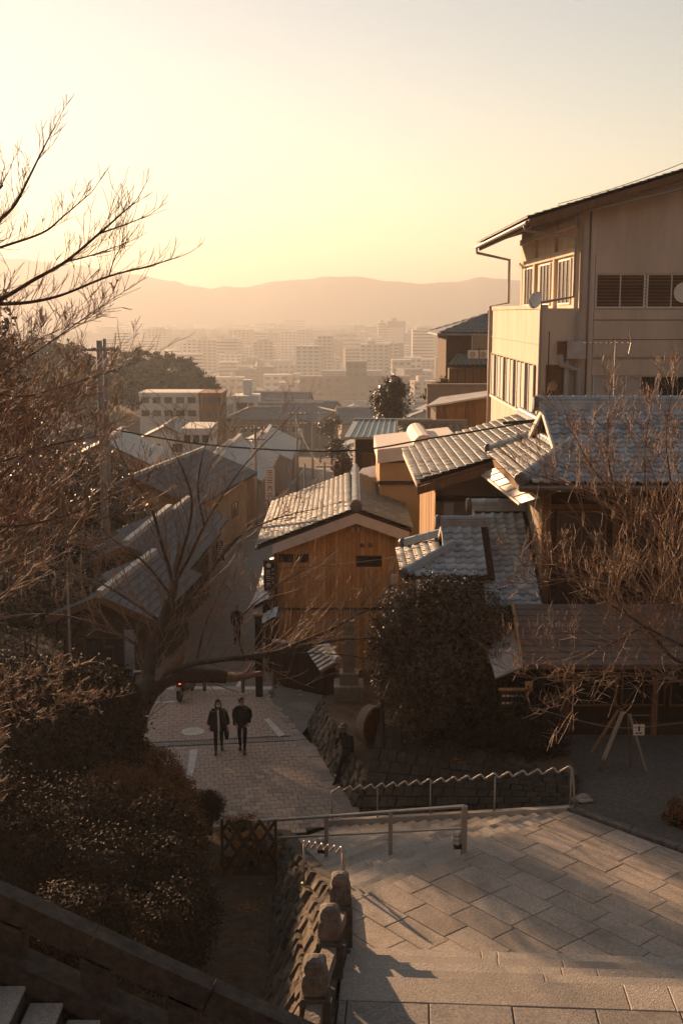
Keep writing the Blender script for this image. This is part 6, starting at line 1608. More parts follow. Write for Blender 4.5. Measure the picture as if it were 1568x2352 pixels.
def shrub(label, blobs, n, size, m, seed=1, name='shrub', stems=True, core=True, group=None, cat='shrub', shell=.5):
    z0 = min(c[2]-r[2] for c, r in blobs); c0 = blobs[0][0]; T = thing(name, label, cat, (c0[0], c0[1], z0), 0, group)
    V, F = leaves(blobs, n, size, seed, shell=shell); o = np_mesh('foliage', V, F, M[m], T, kind='stuff')
    rr_ = random.Random(seed); tw = Twigs()
    for (c, r) in blobs:
        for k in range(5):
            d = Vector((rr_.uniform(-1, 1)*r[0], rr_.uniform(-1, 1)*r[1], rr_.uniform(-.3, .8)*r[2]))*.75; base = Vector((c[0]+d.x*.2, c[1]+d.y*.2, z0-.4)); tw.tube(smooth_line([base, Vector(c)*.5+base*.5+d*.2, Vector(c)+d], 3), .03, .006, 4)
    tw.build('stem', M['bark'], T, kind='stuff')
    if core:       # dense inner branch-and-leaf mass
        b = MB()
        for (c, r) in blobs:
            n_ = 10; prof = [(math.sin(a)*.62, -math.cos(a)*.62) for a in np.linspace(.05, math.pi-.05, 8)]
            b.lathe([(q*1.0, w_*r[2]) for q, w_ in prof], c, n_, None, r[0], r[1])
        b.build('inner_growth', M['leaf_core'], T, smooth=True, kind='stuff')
    return T
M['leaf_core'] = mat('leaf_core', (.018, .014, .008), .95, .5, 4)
def B(px, py, Y, rx, ry, rz): p = PY(px, py, Y); return ((p.x, p.y, p.z), (rx, ry, rz))
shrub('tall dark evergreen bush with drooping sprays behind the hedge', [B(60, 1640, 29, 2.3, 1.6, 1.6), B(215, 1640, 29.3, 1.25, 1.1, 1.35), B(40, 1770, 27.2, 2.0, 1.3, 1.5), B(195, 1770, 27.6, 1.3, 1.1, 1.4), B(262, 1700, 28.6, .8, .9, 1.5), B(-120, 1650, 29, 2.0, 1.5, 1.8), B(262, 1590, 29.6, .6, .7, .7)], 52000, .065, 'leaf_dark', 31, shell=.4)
shrub('clipped azalea mound with rust-tinted tips at the street edge', [B(330, 1772, 28.6, .95, .8, .62), B(300, 1740, 29.2, .6, .6, .5), B(395, 1812, 27.6, .55, .6, .5)], 22000, .035, 'leaf_brown', 32, shell=.3)
shrub('long low hedge with coppery upper leaves below the azalea mound', [B(275, 1830, 26.5, 1.1, .8, .75), B(385, 1862, 26, .7, .7, .55), B(430, 1915, 25, .5, .6, .55)], 26000, .035, 'leaf_brown', 33, shell=.3)
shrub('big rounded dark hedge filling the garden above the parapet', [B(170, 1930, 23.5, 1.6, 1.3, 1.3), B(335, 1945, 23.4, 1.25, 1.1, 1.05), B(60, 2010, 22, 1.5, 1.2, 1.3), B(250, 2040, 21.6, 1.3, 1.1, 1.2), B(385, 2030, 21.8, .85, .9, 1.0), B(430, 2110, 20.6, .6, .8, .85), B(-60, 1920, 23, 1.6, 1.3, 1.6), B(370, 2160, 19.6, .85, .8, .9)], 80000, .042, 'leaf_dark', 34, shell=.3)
shrub('small round-topped shrub close behind the sloping parapet', [B(235, 2140, 17.2, .75, .6, .7), B(150, 2130, 17.6, .7, .6, .7)], 14000, .038, 'leaf_dark', 35, shell=.3)
shrub('ball-clipped topiary beside the lattice panel', [B(481, 1852, 27.2, .37, .37, .37)], 9000, .024, 'leaf_dark', 36, name='topiary')
def patch(items, n, size, m, seed, group):
    for k, (lb_, bl_) in enumerate(items): shrub(lb_, [bl_], n, size, m, seed+k, group=group)
patch((('amber ground shrub between azalea mound and topiary', B(440, 1835, 27.6, .35, .4, .22)), ('wide amber ground shrub behind the top of the lattice panel', B(555, 1900, 26.6, .6, .5, .25)), ('amber ground shrub behind the lattice foot by the embankment', B(600, 1955, 26.0, .4, .5, .3)),
       ('amber ground shrub behind the lower lattice corner', B(530, 1985, 25.8, .4, .4, .3)), ('amber ground shrub seen through the middle of the lattice', B(575, 1940, 25.9, .4, .4, .3))), 1300, .04, 'leaf_amber', 370, 'amber ground shrubs')
shrub('large glossy evergreen shrub hiding the corner of the shop wing', [B(955, 1440, 29.0, 1.15, .9, 1.15), B(1065, 1425, 28.6, 1.05, .9, 1.1), B(925, 1560, 28.7, .75, .8, 1.0), B(1040, 1560, 28.0, 1.2, .9, 1.1), B(1110, 1510, 28.0, .7, .7, 1.0), B(985, 1640, 28.2, .9, .7, .7), B(1010, 1370, 28.9, .9, .8, .6), B(880, 1500, 29.0, .45, .5, .8), B(1135, 1440, 28.3, .5, .5, .6)], 44000, .05, 'leaf_mid', 38, shell=.7, core=False)
shrub('dark bushes along the top of the block wall', [B(1110, 1680, 27.2, .9, .7, .6), B(1190, 1690, 26.4, .8, .7, .7), B(1245, 1700, 25.8, .6, .6, .7), B(1030, 1690, 28.2, .8, .6, .4), B(1220, 1640, 26.6, .5, .5, .6)], 22000, .04, 'leaf_dark', 39)
patch((('amber trailing plant on the block wall below the glossy shrub', B(980, 1695, 28.9, .6, .35, .16)), ('amber trailing plant on the middle of the block wall top', B(1040, 1715, 28.1, .6, .35, .15)), ('amber trailing plant low on the block wall near the dark bushes', B(1085, 1745, 27.2, .45, .3, .14)),
       ('amber tuft at the end corner of the block wall by the millstone', B(940, 1660, 29.5, .35, .3, .25))), 1000, .045, 'leaf_amber', 400, 'plants on the block wall')
shrub('small red-tinged bush at the far edge of the forecourt', [B(1560, 1880, 22.3, .35, .4, .45)], 1500, .04, 'leaf_brown', 41)
patch((('roadside shrub at the foot of the long tan house gable', B(340, 1260, 62, 2.2, 1.5, 1.4)), ('roadside shrub below the tall concrete pole', B(250, 1290, 58, 2.5, 1.5, 1.6)), ('broad shrub on the bank left of the low striped roof', B(150, 1300, 52, 2.6, 1.6, 1.8)),
       ('dark bank shrub beside the slim steel pole', B(60, 1380, 44, 2.4, 1.4, 1.8)), ('large bank shrub higher up behind the slim steel pole', B(60, 1260, 60, 3, 2, 2)), ('low shrub right beside the low striped roof', B(190, 1400, 44, 1.5, 1.2, 1.3))), 3200, .12, 'leaf_mid', 420, 'shrubs on the left bank')
patch((('hazy shrub on the slope in front of the brown house', B(60, 1150, 75, 4, 3, 3)), ('hazy shrub on the slope beside the tall concrete pole', B(180, 1100, 85, 4, 3, 2.4)), ('hazy shrub high on the slope behind the bare twigs', B(60, 1060, 95, 5, 3, 3)), ('hazy shrub next to the long tan house roof', B(240, 1180, 70, 2.6, 2, 1.6))), 3000, .2, 'leaf_mid', 430, 'shrubs on the hazy slope')
# far trees
def evergreen(label, px, py_top, Y, h, rx, seed, m='leaf_far', name='evergreen_tree', group=None, n=1500, size=.5, base=None):
    top = PY(px, py_top, Y); zb = base if base is not None else top.z-h
    T = thing(name, label, 'tree', (top.x, Y, zb), 0, group); rr_ = random.Random(seed); bl = []
    for k in range(6):
        t = rr_.uniform(.25, .95); a = rr_.uniform(0, 6.28); w = rx*(1-.55*abs(t-.45)/.55)
        bl.append(((top.x+math.cos(a)*w*.45, Y+math.sin(a)*w*.45, zb+h*(.3+t*.62)), (w*.7, w*.7, h*.2)))
    bl.append(((top.x, Y, top.z-h*.12), (rx*.45, rx*.45, h*.12)))
    if n > 3000: bl += [((top.x, Y, zb+h*.58), (rx*.95, rx*.95, h*.40)), ((top.x, Y-.2, zb+h*.35), (rx*.8, rx*.8, h*.3))]
    V, F = leaves(bl, n, size, seed, shell=.75, jitter=.3); np_mesh('crown', V, F, M[m], T, kind='stuff')
    b = MB(); b.tube([(top.x, Y, zb-2), (top.x, Y, zb+h*.5), (top.x, Y, top.z-h*.1)], [rx*.1, rx*.07, rx*.02], 6); b.build('trunk', M['bark'], T)
    return T
for k, (px, py, Y, h, rx) in enumerate(((290, 802, 255, 13, 5.5), (330, 812, 262, 12, 5.5), (370, 822, 258, 12, 5), (418, 818, 250, 12, 4.2), (450, 850, 256, 10, 4), (478, 868, 250, 8, 3.6), (255, 815, 265, 13, 5.5), (345, 845, 240, 11, 6), (400, 858, 238, 10, 6), (300, 850, 242, 12, 6),
                                          (120, 778, 230, 14, 6), (165, 790, 236, 13, 5.5), (70, 782, 226, 15, 6.5), (20, 775, 222, 16, 6.5), (205, 815, 240, 12, 5.5), (110, 830, 205, 14, 7), (190, 850, 210, 13, 6.5), (30, 840, 200, 15, 7), (240, 860, 215, 11, 6), (150, 890, 190, 12, 6), (60, 900, 185, 12, 7))):
    lab = ['dark rounded evergreen on the wooded hill', 'pointed evergreen on the crest of the wooded hill', 'broad evergreen low on the wooded hill'][0 if h in (12, 13) else (1 if h > 13 else 2)]
    evergreen(lab, px, py, Y, h, rx, 50+k, group='evergreens on the wooded hill', n=1300, size=.62)
evergreen('round dense pine beside the green metal roof', 900, 868, 92, 4.2, 1.5, 80, n=7000, size=.13, name='pine_tree', m='leaf_mid')
evergreen('small dark tree beside the hillside house', 1012, 868, 80, 2.8, 1.1, 81, n=1800, size=.13, m='leaf_mid')
for k, (px, py, Y, h, rx) in enumerate(((775, 1000, 105, 4.5, 1.4), (790, 1055, 88, 3.6, 1.1), (762, 955, 150, 5, 1.9), (800, 1090, 72, 2.6, 1.0))):
    evergreen(['slim roadside tree halfway down the street', 'leafy roadside tree below the green metal roof', 'roadside tree near the foot of the street', 'low leafy tree behind the gable house ridge'][k], px, py, Y, h, rx, 90+k, n=1500, size=.16, m='leaf_brown' if k % 2 else 'leaf_mid', name='roadside_tree')

for k, (x, y, h, rx) in enumerate(((-25.6, 69.6, 20, 4.6), (-26.3, 63.2, 20, 4.0), (-21.8, 70.5, 18, 4.0))):  # cedars added on the left so their shadows cover landing and steps
    T = thing('cedar_tree', ['tall cedar on the upper bank, middle of three', 'broad cedar further up the bank', 'cedar behind the other two on the bank'][k], 'tree', (x, y, 1.2), 0, 'cedars on the left bank'); bl = []
    for j in range(9):
        t = .25+.75*j/8; w = rx*(1.15-t); bl.append(((x, y, 1.2+h*t), (w, w, h*.075)))
    V, F = leaves(bl, 9000, .22, 700+k, shell=.85, jitter=.35); np_mesh('crown', V, F, M['leaf_dark'], T, kind='stuff')
    b = MB(); b.tube([(x, y, .2), (x, y, 1.2+h*.5), (x, y, 1.2+h)], [.3, .2, .03], 8); b.build('trunk', M['bark'], T)

g_ = np.random.default_rng(99); n_ = 9000
lx, ly = g_.uniform(-8, -1.5, n_), g_.uniform(12, 29, n_); k_ = lx < (-1.75-.0*ly); lx, ly = lx[k_], ly[k_]
lz = np.interp(ly, [9, 15, 26, 31], [.75, .72, .45, -.1])+fbm(lx*.8, ly*.8, 2)*.35-.15-.25+.06
dr_ = g_.normal(size=(len(lx), 3)); dr_[:, 2] *= .25; dr_ /= np.linalg.norm(dr_, axis=1)[:, None]; pr_ = np.cross(dr_, np.array([0, 0, 1.])); pr_ /= np.linalg.norm(pr_, axis=1)[:, None]
cc_ = np.stack([lx, ly, lz], 1); sz = g_.uniform(.025, .06, len(lx))[:, None]
V = np.stack([cc_-dr_*sz, cc_-pr_*sz*.5+[0, 0, .012], cc_+dr_*sz, cc_+pr_*sz*.5+[0, 0, .012]], 1).reshape(-1, 3)
tag(np_mesh('leaf_litter', V, np.arange(len(V)).reshape(-1, 4), M['leaf_amber'], kind='stuff'), 'fallen brown leaves scattered over the garden soil', 'leaves')
# ------------------------------------------------------------ people
def skin_mesh(name, verts, edges, radii, mat_, parent, sub=2, root=0):
    """one continuous body grown over a joint skeleton"""
    me = bpy.data.meshes.new(name); me.from_pydata([tuple(v) for v in verts], edges, []); me.update()
    o = bpy.data.objects.new(name, me); COL.objects.link(o); md = o.modifiers.new('skin', 'SKIN'); md.use_smooth_shade = True
    for i, r_ in enumerate(radii):
        sv = me.skin_vertices[0].data[i]; sv.radius = r_ if hasattr(r_, '__len__') else (r_, r_); sv.use_root = (i == root)
    ms = o.modifiers.new('sub', 'SUBSURF'); ms.levels = sub; ms.render_levels = sub
    dg = bpy.context.evaluated_depsgraph_get(); dg.update(); ev_ = o.evaluated_get(dg); me2 = bpy.data.meshes.new_from_object(ev_)
    bpy.data.objects.remove(o); me2.name = name; me2.materials.clear()
    me2.polygons.foreach_set('use_smooth', [True]*len(me2.polygons))
    return link(name, me2, mat_, parent)
def ellipsoid(name, c, r, mat_, parent, n=16, m=10, fn=None, rot=None):
    b = MB(); vs = []; c = Vector(c)
    for i in range(m+1):
        th = math.pi*i/m
        for k in range(n):
            a = 2*math.pi*k/n; v = Vector((r[0]*math.sin(th)*math.cos(a), r[1]*math.sin(th)*math.sin(a), r[2]*math.cos(th)))
            if fn: v = fn(v)
            if rot is not None: v = rot@v
            vs.append(v+c)
    fs = [(i*n+k, (i+1)*n+k, (i+1)*n+(k+1) % n, i*n+(k+1) % n) for i in range(m) for k in range(n)]
    b.add(vs, fs); return b.build(name, mat_, parent, smooth=True, local=True)
def loft(name, rings, mat_, parent, n=18, close=True):
    """rings: (centre, rx, ry) stacked cross-sections, garment surface"""
    b = MB(); vs = []
    for (c, rx_, ry_) in rings:
        for k in range(n):
            a = 2*math.pi*k/n; vs.append((c[0]+rx_*math.cos(a), c[1]+ry_*math.sin(a), c[2]))
    m = len(rings); fs = [(i*n+k, i*n+(k+1) % n, (i+1)*n+(k+1) % n, (i+1)*n+k) for i in range(m-1) for k in range(n)]
    if close: fs += [tuple(range(n))[::-1], tuple(range((m-1)*n, m*n))]
    b.add(vs, fs); return b.build(name, mat_, parent, smooth=True, local=True)
def hand(parent, w, d, side, mat_, curl=.5):
    """relaxed hand: palm and five fingers from wrist w along d"""
    w = Vector(w); d = Vector(d).normalized(); sx = Vector((0, -1, 0)); u = d.cross(sx).normalized()
    V = [w, w+d*.05, w+d*.09]; E_ = [(0, 1), (1, 2)]; Rr = [(.024, .018), (.036, .017), (.036, .015)]
    for k, (off, ln) in enumerate(((-.030, .062), (-.010, .075), (.011, .070), (.030, .055))):
        p = w+d*.09+u*off; i = len(V); V += [p, p+d*ln*.5+sx*curl*.01, p+d*ln*.85+sx*curl*.035, p+d*ln*.95+sx*curl*.055]; E_ += [(2, i), (i, i+1), (i+1, i+2), (i+2, i+3)]; Rr += [.0095, .009, .008, .007]
    i = len(V); t = w+d*.03+u*.03*side; V += [t, t+u*.02*side+d*.025+sx*.012, t+u*.024*side+d*.055+sx*.024]; E_ += [(1, i), (i, i+1), (i+1, i+2)]; Rr += [.011, .010, .008]
    return skin_mesh('hand', V, E_, Rr, mat_, parent, 1, 0)
def face(T, c, yaw, hair=True, mask=False, capfn=None, s=1.0, tilt=0.0):
    """head with nose, eyes, mouth, ears; faces -y turned by yaw"""
    Rm = Matrix.Rotation(yaw, 3, 'Z')@Matrix.Rotation(tilt, 3, 'X'); c = Vector(c)
    def hf(v):
        z = v.z/.118
        k = 1-.22*max(0, -z)**1.6
        return Vector((v.x*k, v.y*(1-.08*max(0, -z)), v.z))
    hd = ellipsoid('head', c, (.076*s, .094*s, .118*s), M['skin'], T, 20, 14, hf, Rm)
    def P(x, y, z): return c+Rm@(Vector((x, y, z))*s)
    ellipsoid('nose', P(0, -.094, -.012), (.013, .018, .026), M['skin'], hd, 8, 6, None, Rm)
    for sx in (-1, 1):
        ellipsoid('eye', P(sx*.031, -.083, .012), (.013, .008, .007), M['hair'], hd, 8, 6, None, Rm)
        ellipsoid('brow', P(sx*.031, -.088, .034), (.018, .006, .005), M['hair'], hd, 8, 6, None, Rm)
        ellipsoid('ear', P(sx*.077, .005, -.002), (.010, .022, .031), M['skin'], hd, 8, 8, None, Rm)
    ellipsoid('mouth', P(0, -.082, -.058), (.023, .010, .007), M['lips'], hd, 8, 6, None, Rm)
    if mask:
        ellipsoid('mask', P(0, -.055, -.048), (.064, .052, .050), M['cloth_white'], hd, 16, 10, None, Rm)
    return hd, P, Rm
M['lips'] = mat('lips', (.30, .12, .09), .6, .05, 10)
def walker(label, loc, rz, woman, seed, phase):
    T = thing('person', label, 'person', tuple(loc), rz, None); h = 1.64 if woman else 1.72; k = h/1.72
    L = lambda x, y, z: Vector((x*k, y*k, z*k))
    # walking: front leg (−y is forward)
    f = .21*phase
    hipz = .90; V = [L(0, 0, hipz), L(0, .0, 1.10), L(0, -.005, 1.33), L(0, -.01, 1.45), L(0, -.02, 1.52)]; E_ = [(0, 1), (1, 2), (2, 3), (3, 4)]; Rr = [(.135, .10), (.125, .09), (.15, .10), (.07, .065), (.05, .05)]
    for sx, fw in ((-1, f), (1, -f)):
        i = len(V); lift = .03 if fw < 0 else 0
        V += [L(sx*.085, 0, .86), L(sx*.09, -fw*.55-.03, .47), L(sx*.085, -fw+(.05 if fw < 0 else 0), .10+lift), L(sx*.09, -fw-.10, .045+lift*.3), L(sx*.09, -fw-.17, .04)]
        E_ += [(0, i), (i, i+1), (i+1, i+2), (i+2, i+3), (i+3, i+4)]; Rr += [.088, .062, .045, .042, .034]
    for sx, sw in ((-1, -f*.7), (1, f*.7)):
        i = len(V); V += [L(sx*.17, 0, 1.40), L(sx*.235, .02-sw*.3, 1.13), L(sx*.225, -.04-sw, .89)]; E_ += [(2, i), (i, i+1), (i+1, i+2)]; Rr += [.062, .047, .034]
    body = skin_mesh('body', V, E_, Rr, M['trouser'], T, 2, 0)
    ellipsoid('neck', L(0, -.015, 1.50), (.052, .052, .07), M['skin'], T, 12, 8)
    if woman:
        hd, P, Rm = face(T, L(0, -.035, 1.625), R(8), mask=True)
        ellipsoid('hair', P(0, .018, .030), (.094, .098, .112), M['hair'], hd, 20, 12, lambda v: Vector((v.x, v.y if v.y > -.05 or v.z > .02 else -.05, v.z)), Rm)
        loft('bob', [((P(0, .03, .04)), .097, .088), ((P(0, .035, -.04)), .106, .082), ((P(0, .04, -.11)), .104, .075), ((P(0, .045, -.15)), .09, .06)], M['hair'], hd)
        b = MB()
        loft('coat', [(L(0, .01, 1.47), .075, .07), (L(0, .005, 1.43), .17, .105), (L(0, .0, 1.36), .225, .135), (L(0, .0, 1.15), .235, .165), (L(0, .0, .95), .25, .18), (L(0, .0, .80), .268, .19), (L(0, .0, .74), .27, .192)], M['coat'], T)
        loft('shirt', [(L(.0, -.10, 1.44), .028, .02), (L(.0, -.135, 1.34), .034, .022), (L(.01, -.168, 1.10), .036, .022), (L(.015, -.186, .84), .036, .020), (L(.015, -.19, .735), .03, .016)], M['cloth_white'], T, 10)
        for sx in (-1, 1):
            V2 = [L(sx*.18, 0, 1.40), L(sx*.255, .0, 1.13), L(sx*.285, -.04, .90)]; skin_mesh('sleeve', V2, [(0, 1), (1, 2)], [.082, .088, .096], M['coat'], T, 2, 0)
            hand(T, L(sx*.275, -.045, .87), (sx*.05, -.1, -1), -sx, M['skin'])
        ellipsoid('bag', L(.25, .05, .60), (.075, .10, .20), M['coat'], T, 14, 8)
    else:
        hd, P, Rm = face(T, L(0, -.03, 1.615), R(38))
        ellipsoid('hair', P(0, .018, .032), (.092, .103, .104), M['hair'], hd, 20, 12, lambda v: Vector((v.x*(1+.03*math.sin(v.z*160)), v.y if v.y > -.06 or v.z > .03 else -.06, v.z)), Rm)
        loft('jacket', [(L(0, .0, 1.48), .07, .07), (L(0, .0, 1.44), .19, .10), (L(0, .0, 1.37), .225, .125), (L(0, .0, 1.15), .20, .135), (L(0, .0, .97), .20, .14), (L(0, .0, .88), .195, .14), (L(0, 0, .86), .19, .135)], M['coat'], T)
        for sx in (-1, 1):
            V2 = [L(sx*.195, 0, 1.40), L(sx*.265, .05, 1.15), L(sx*.20, -.06, .97)]; skin_mesh('sleeve', V2, [(0, 1), (1, 2)], [.074, .062, .052], M['coat'], T, 2, 0)
            hand(T, L(sx*.195, -.07, .96), (-sx*.5, -.5, -.8), -sx, M['skin'])
    for sx, fw in ((-1, f), (1, -f)):
        zz = .03 if fw < 0 else 0
        b = MB(); p = L(sx*.09, -fw-.06, 0); prof = []
        loft('shoe', [((p.x, p.y, .02+zz*.3), .046, .135), ((p.x, p.y, .05+zz*.3), .048, .132), ((p.x, p.y+.03, .085+zz*.3), .042, .085), ((p.x, p.y+.05, .12+zz*.3), .038, .05)], M['shoe'], T, 14)
        loft('sole', [((p.x, p.y, .0), .047, .138), ((p.x, p.y, .019+zz*.3), .049, .14)], M['shoe_sole'], T, 14)
    return T
wq = PZ(503, 1727, .03); walker('masked walker with bobbed dark hair, black coat open over a white shirt', (wq.x, wq.y, .026), R(4), True, 1, 1)
mq = PZ(557, 1727, .03); walker('walker in black jacket and trousers looking aside, hands in front', (mq.x, mq.y, .026), R(-2), False, 2, -.8)

# security worker leaning on the bed wall, radio at the face
kq = PZ(778, 1797, .03)
T = thing('person', 'helmeted worker in dark uniform leaning on the raised bed holding a handset', 'person', (kq.x+.12, kq.y, .02), R(-30))
L = Vector
V = [L((.10, .12, .90)), L((.09, .13, 1.10)), L((.05, .10, 1.30)), L((.02, .07, 1.42)), L((.0, .04, 1.50)),
     L((.0, .10, .86)), L((-.07, -.10, .50)), L((-.12, -.10, .10)), L((-.14, -.22, .05)), L((-.15, -.29, .04)),
     L((.19, .12, .86)), L((.17, .02, .47)), L((.17, .14, .10)), L((.17, .02, .05)), L((.17, -.06, .04)),
     L((-.14, .06, 1.37)), L((-.23, -.06, 1.15)), L((-.10, -.16, 1.36)),
     L((.21, .08, 1.36)), L((.27, .02, 1.10)), L((.06, -.13, 1.12))]
E_ = [(0, 1), (1, 2), (2, 3), (3, 4), (0, 5), (5, 6), (6, 7), (7, 8), (8, 9), (0, 10), (10, 11), (11, 12), (12, 13), (13, 14), (2, 15), (15, 16), (16, 17), (2, 18), (18, 19), (19, 20)]
Rr = [(.15, .12), (.15, .115), (.165, .12), (.07, .065), (.055, .055), .10, .075, .060, .05, .036, .10, .075, .060, .05, .036, .075, .06, .045, .075, .06, .045]
body = skin_mesh('body', V, E_, Rr, M['uniform'], T, 2, 0)
hd, P, Rm = face(T, (-.01, .02, 1.62), R(-8), tilt=R(12))
b = MB()
vs = []; 
hel = ellipsoid('helmet', P(0, .012, .048), (.108, .128, .098), M['helmet'], T, 20, 12, lambda v: Vector((v.x, v.y, max(v.z, -.02))), Rm)
loft('helmet_brim', [(P(0, -.015, .03), .115, .150), (P(0, -.015, .042), .112, .146)], M['helmet'], hel)
loft('helmet_band', [(P(0, .010, .052), .111, .131), (P(0, .010, .066), .110, .129)], M['cloth_white'], hel)
hand(T, (-.10, -.16, 1.37), (.45, .2, .85), 1, M['skin'], 1.2)
hand(T, (.05, -.14, 1.12), (-.8, .0, .5), -1, M['skin'], 1.0)
loft('belt', [((.10, .12, .93), .158, .126), ((.10, .12, .985), .157, .125)], M['black'], T)
for (x, y) in ((-.14, -.2), (.17, .04)):
    loft('boot', [((x, y, .0), .055, .15), ((x, y, .05), .056, .145), ((x, y+.04, .10), .052, .09), ((x+.01, y+.07, .26), .058, .065)], M['shoe'], T, 14)
r_ = T.location
hs = thing('handset', 'small dark radio handset held at the worker face', 'radio', (T.location.x-.03, T.location.y-.10, 1.42), R(-30))
b = MB(); b.box(-.03, .03, -.12, -.075, .02, .15); b.build('body', M['black'], hs, local=True)
b = MB(); b.tube([(.02, -.09, .15), (.02, -.09, .27)], .006, 6); b.build('antenna', M['black'], hs, local=True)

# distant walkers near the tiled gate
def far_person(label, px, py, s=1.65, top='coat'):
    Y = 10.54/ (math.tan(math.atan((py-1176)/FPX)+PITCH)-.07); z = street_z(Y); X = (px-784)/FPX*(Y*_c+(CAMZ-z)*_s)
    T = thing('person', label, 'person', (X, Y, z), rng.uniform(-.4, .4)); k = s/1.7
    L = lambda x, y, zz: Vector((x*k, y*k, zz*k))
    V = [L(0, 0, .9), L(0, 0, 1.15), L(0, 0, 1.38), L(0, 0, 1.5), L(-.09, 0, .85), L(-.09, -.08, .48), L(-.09, -.1, .06), L(-.09, -.2, .04), L(.09, 0, .85), L(.09, .04, .48), L(.09, .12, .08), L(.09, .03, .04), L(-.18, 0, 1.38), L(-.24, .02, 1.12), L(-.22, -.06, .88), L(.18, 0, 1.38), L(.24, .02, 1.12), L(.22, -.06, .88)]
    E_ = [(0, 1), (1, 2), (2, 3), (0, 4), (4, 5), (5, 6), (6, 7), (0, 8), (8, 9), (9, 10), (10, 11), (2, 12), (12, 13), (13, 14), (2, 15), (15, 16), (16, 17)]
    skin_mesh('body', V, E_, [(.14, .11), (.14, .1), (.16, .11), .06, .09, .065, .05, .04, .09, .065, .05, .04, .07, .05, .035, .07, .05, .035], M[top], T, 1, 0)
    ellipsoid('head', L(0, -.02, 1.60), (.075, .09, .11), M['skin'], T, 12, 8); ellipsoid('hair', L(0, .01, 1.63), (.085, .09, .10), M['hair'], T, 12, 8)
far_person('dark-clothed pedestrian on the asphalt beside the small tiled gate', 545, 1478)
far_person('pedestrian in dark clothes walking down the left side of the road', 470, 1330, 1.7, 'uniform')
far_person('pedestrian in grey clothes further down the left side of the road', 492, 1300, 1.6, 'trouser')

# ------------------------------------------------------------ motorbike
bq = PZ(413, 1612, .03)
T = thing('motorbike', 'black motorbike with lit red tail lamp riding away under the sawn-off limb', 'motorbike', (bq.x, bq.y-.0, .02), R(-12))
def wheel(y):
    b = MB(); M_ = Matrix.Translation((0, y, .29))@Matrix.Rotation(R(90), 4, 'Y'); n = 28; vs = []; fs = []
    for i in range(n):
        a = 2*math.pi*i/n
        for k in range(8):
            c = 2*math.pi*k/8; r_ = .24+.05*math.cos(c); vs.append(M_@Vector((r_*math.cos(a), r_*math.sin(a), .05*math.sin(c))))
    fs = [(i*8+k, ((i+1) % n)*8+k, ((i+1) % n)*8+(k+1) % 8, i*8+(k+1) % 8) for i in range(n) for k in range(8)]
    w = b.add(vs, fs).build('wheel', M['black'], T, smooth=True, local=True)
    b = MB(); b.lathe([(.19, -.02), (.21, 0), (.19, .02), (.05, .03), (.05, -.03)], (0, 0, 0), 20, M_); b.build('rim', M['steel_dark'], w, local=True)
wheel(0.05); wheel(1.30)
def lf(nm, rings, m): return loft(nm, rings, M[m], T, 14)
lf('seat', [((0, .25, .74), .12, .38), ((0, .25, .80), .14, .40), ((0, .27, .83), .10, .34)], 'black')
lf('tail_body', [((0, .15, .50), .10, .22), ((0, .18, .62), .16, .34), ((0, .2, .74), .15, .38)], 'bike')
lf('engine', [((0, .70, .22), .14, .22), ((0, .72, .38), .17, .26), ((0, .74, .52), .13, .22)], 'steel_dark')
lf('fuel_tank', [((0, .78, .62), .10, .22), ((0, .78, .76), .15, .26), ((0, .80, .86), .10, .18)], 'bike')
lf('front_fairing', [((0, 1.12, .60), .13, .12), ((0, 1.14, .85), .17, .14), ((0, 1.12, 1.02), .11, .08)], 'bike')
b = MB(); b.tube([(-.36, .98, .98), (-.12, 1.02, .96), (.12, 1.02, .96), (.36, .98, .98)], .016, 6); b.build('handlebar', M['steel_dark'], T, local=True)
for sx in (-1, 1):
    ellipsoid('mirror', (sx*.33, 1.0, 1.12), (.07, .02, .045), M['black'], T, 10, 6); b = MB(); b.tube([(sx*.27, 1.0, .98), (sx*.32, 1.0, 1.10)], .008, 5); b.build('mirror_stem', M['black'], T, local=True)
    ellipsoid('indicator', (sx*.16, -.10, .66), (.03, .03, .02), M['lamp_warm'] if False else M['rust'], T, 8, 6)
b = MB(); b.box(-.09, .09, -.16, -.12, .70, .76); b.build('tail_lamp', M['tail'], T, local=True)
b = MB(); b.box(-.10, .10, -.20, -.18, .46, .58); b.build('licence_plate', M['metal_light'], T, local=True)
lf('rear_fender', [((0, -.08, .46), .07, .10), ((0, -.10, .62), .08, .10), ((0, -.06, .70), .08, .08)], 'bike')
b = MB(); b.tube([(.15, .7, .25), (.17, .3, .28), (.18, -.12, .36)], [.03, .05, .055], 8); b.build('exhaust', M['steel'], T, local=True)
for sx in (-1, 1):
    b = MB(); b.tube([(sx*.10, 1.30, .29), (sx*.09, 1.12, .92)], .022, 6); b.build('fork', M['steel'], T, local=True)
    b = MB(); b.tube([(sx*.10, .05, .29), (sx*.10, .6, .34)], .02, 6); b.build('swing_arm', M['steel_dark'], T, local=True)
bt_ = thing('luggage_box', 'dark top box strapped on the motorbike', 'box', (bq.x+.0, bq.y+.1, .85), R(-12))
b = MB(); b.cbox(-.2, .2, -.12, .26, .0, .34, .04); b.build('case', M['black'], bt_, local=True); b = MB(); b.cbox(-.205, .205, -.125, .265, .24, .27, .005); b.build('lid_seam', M['steel_dark'], bt_, local=True)
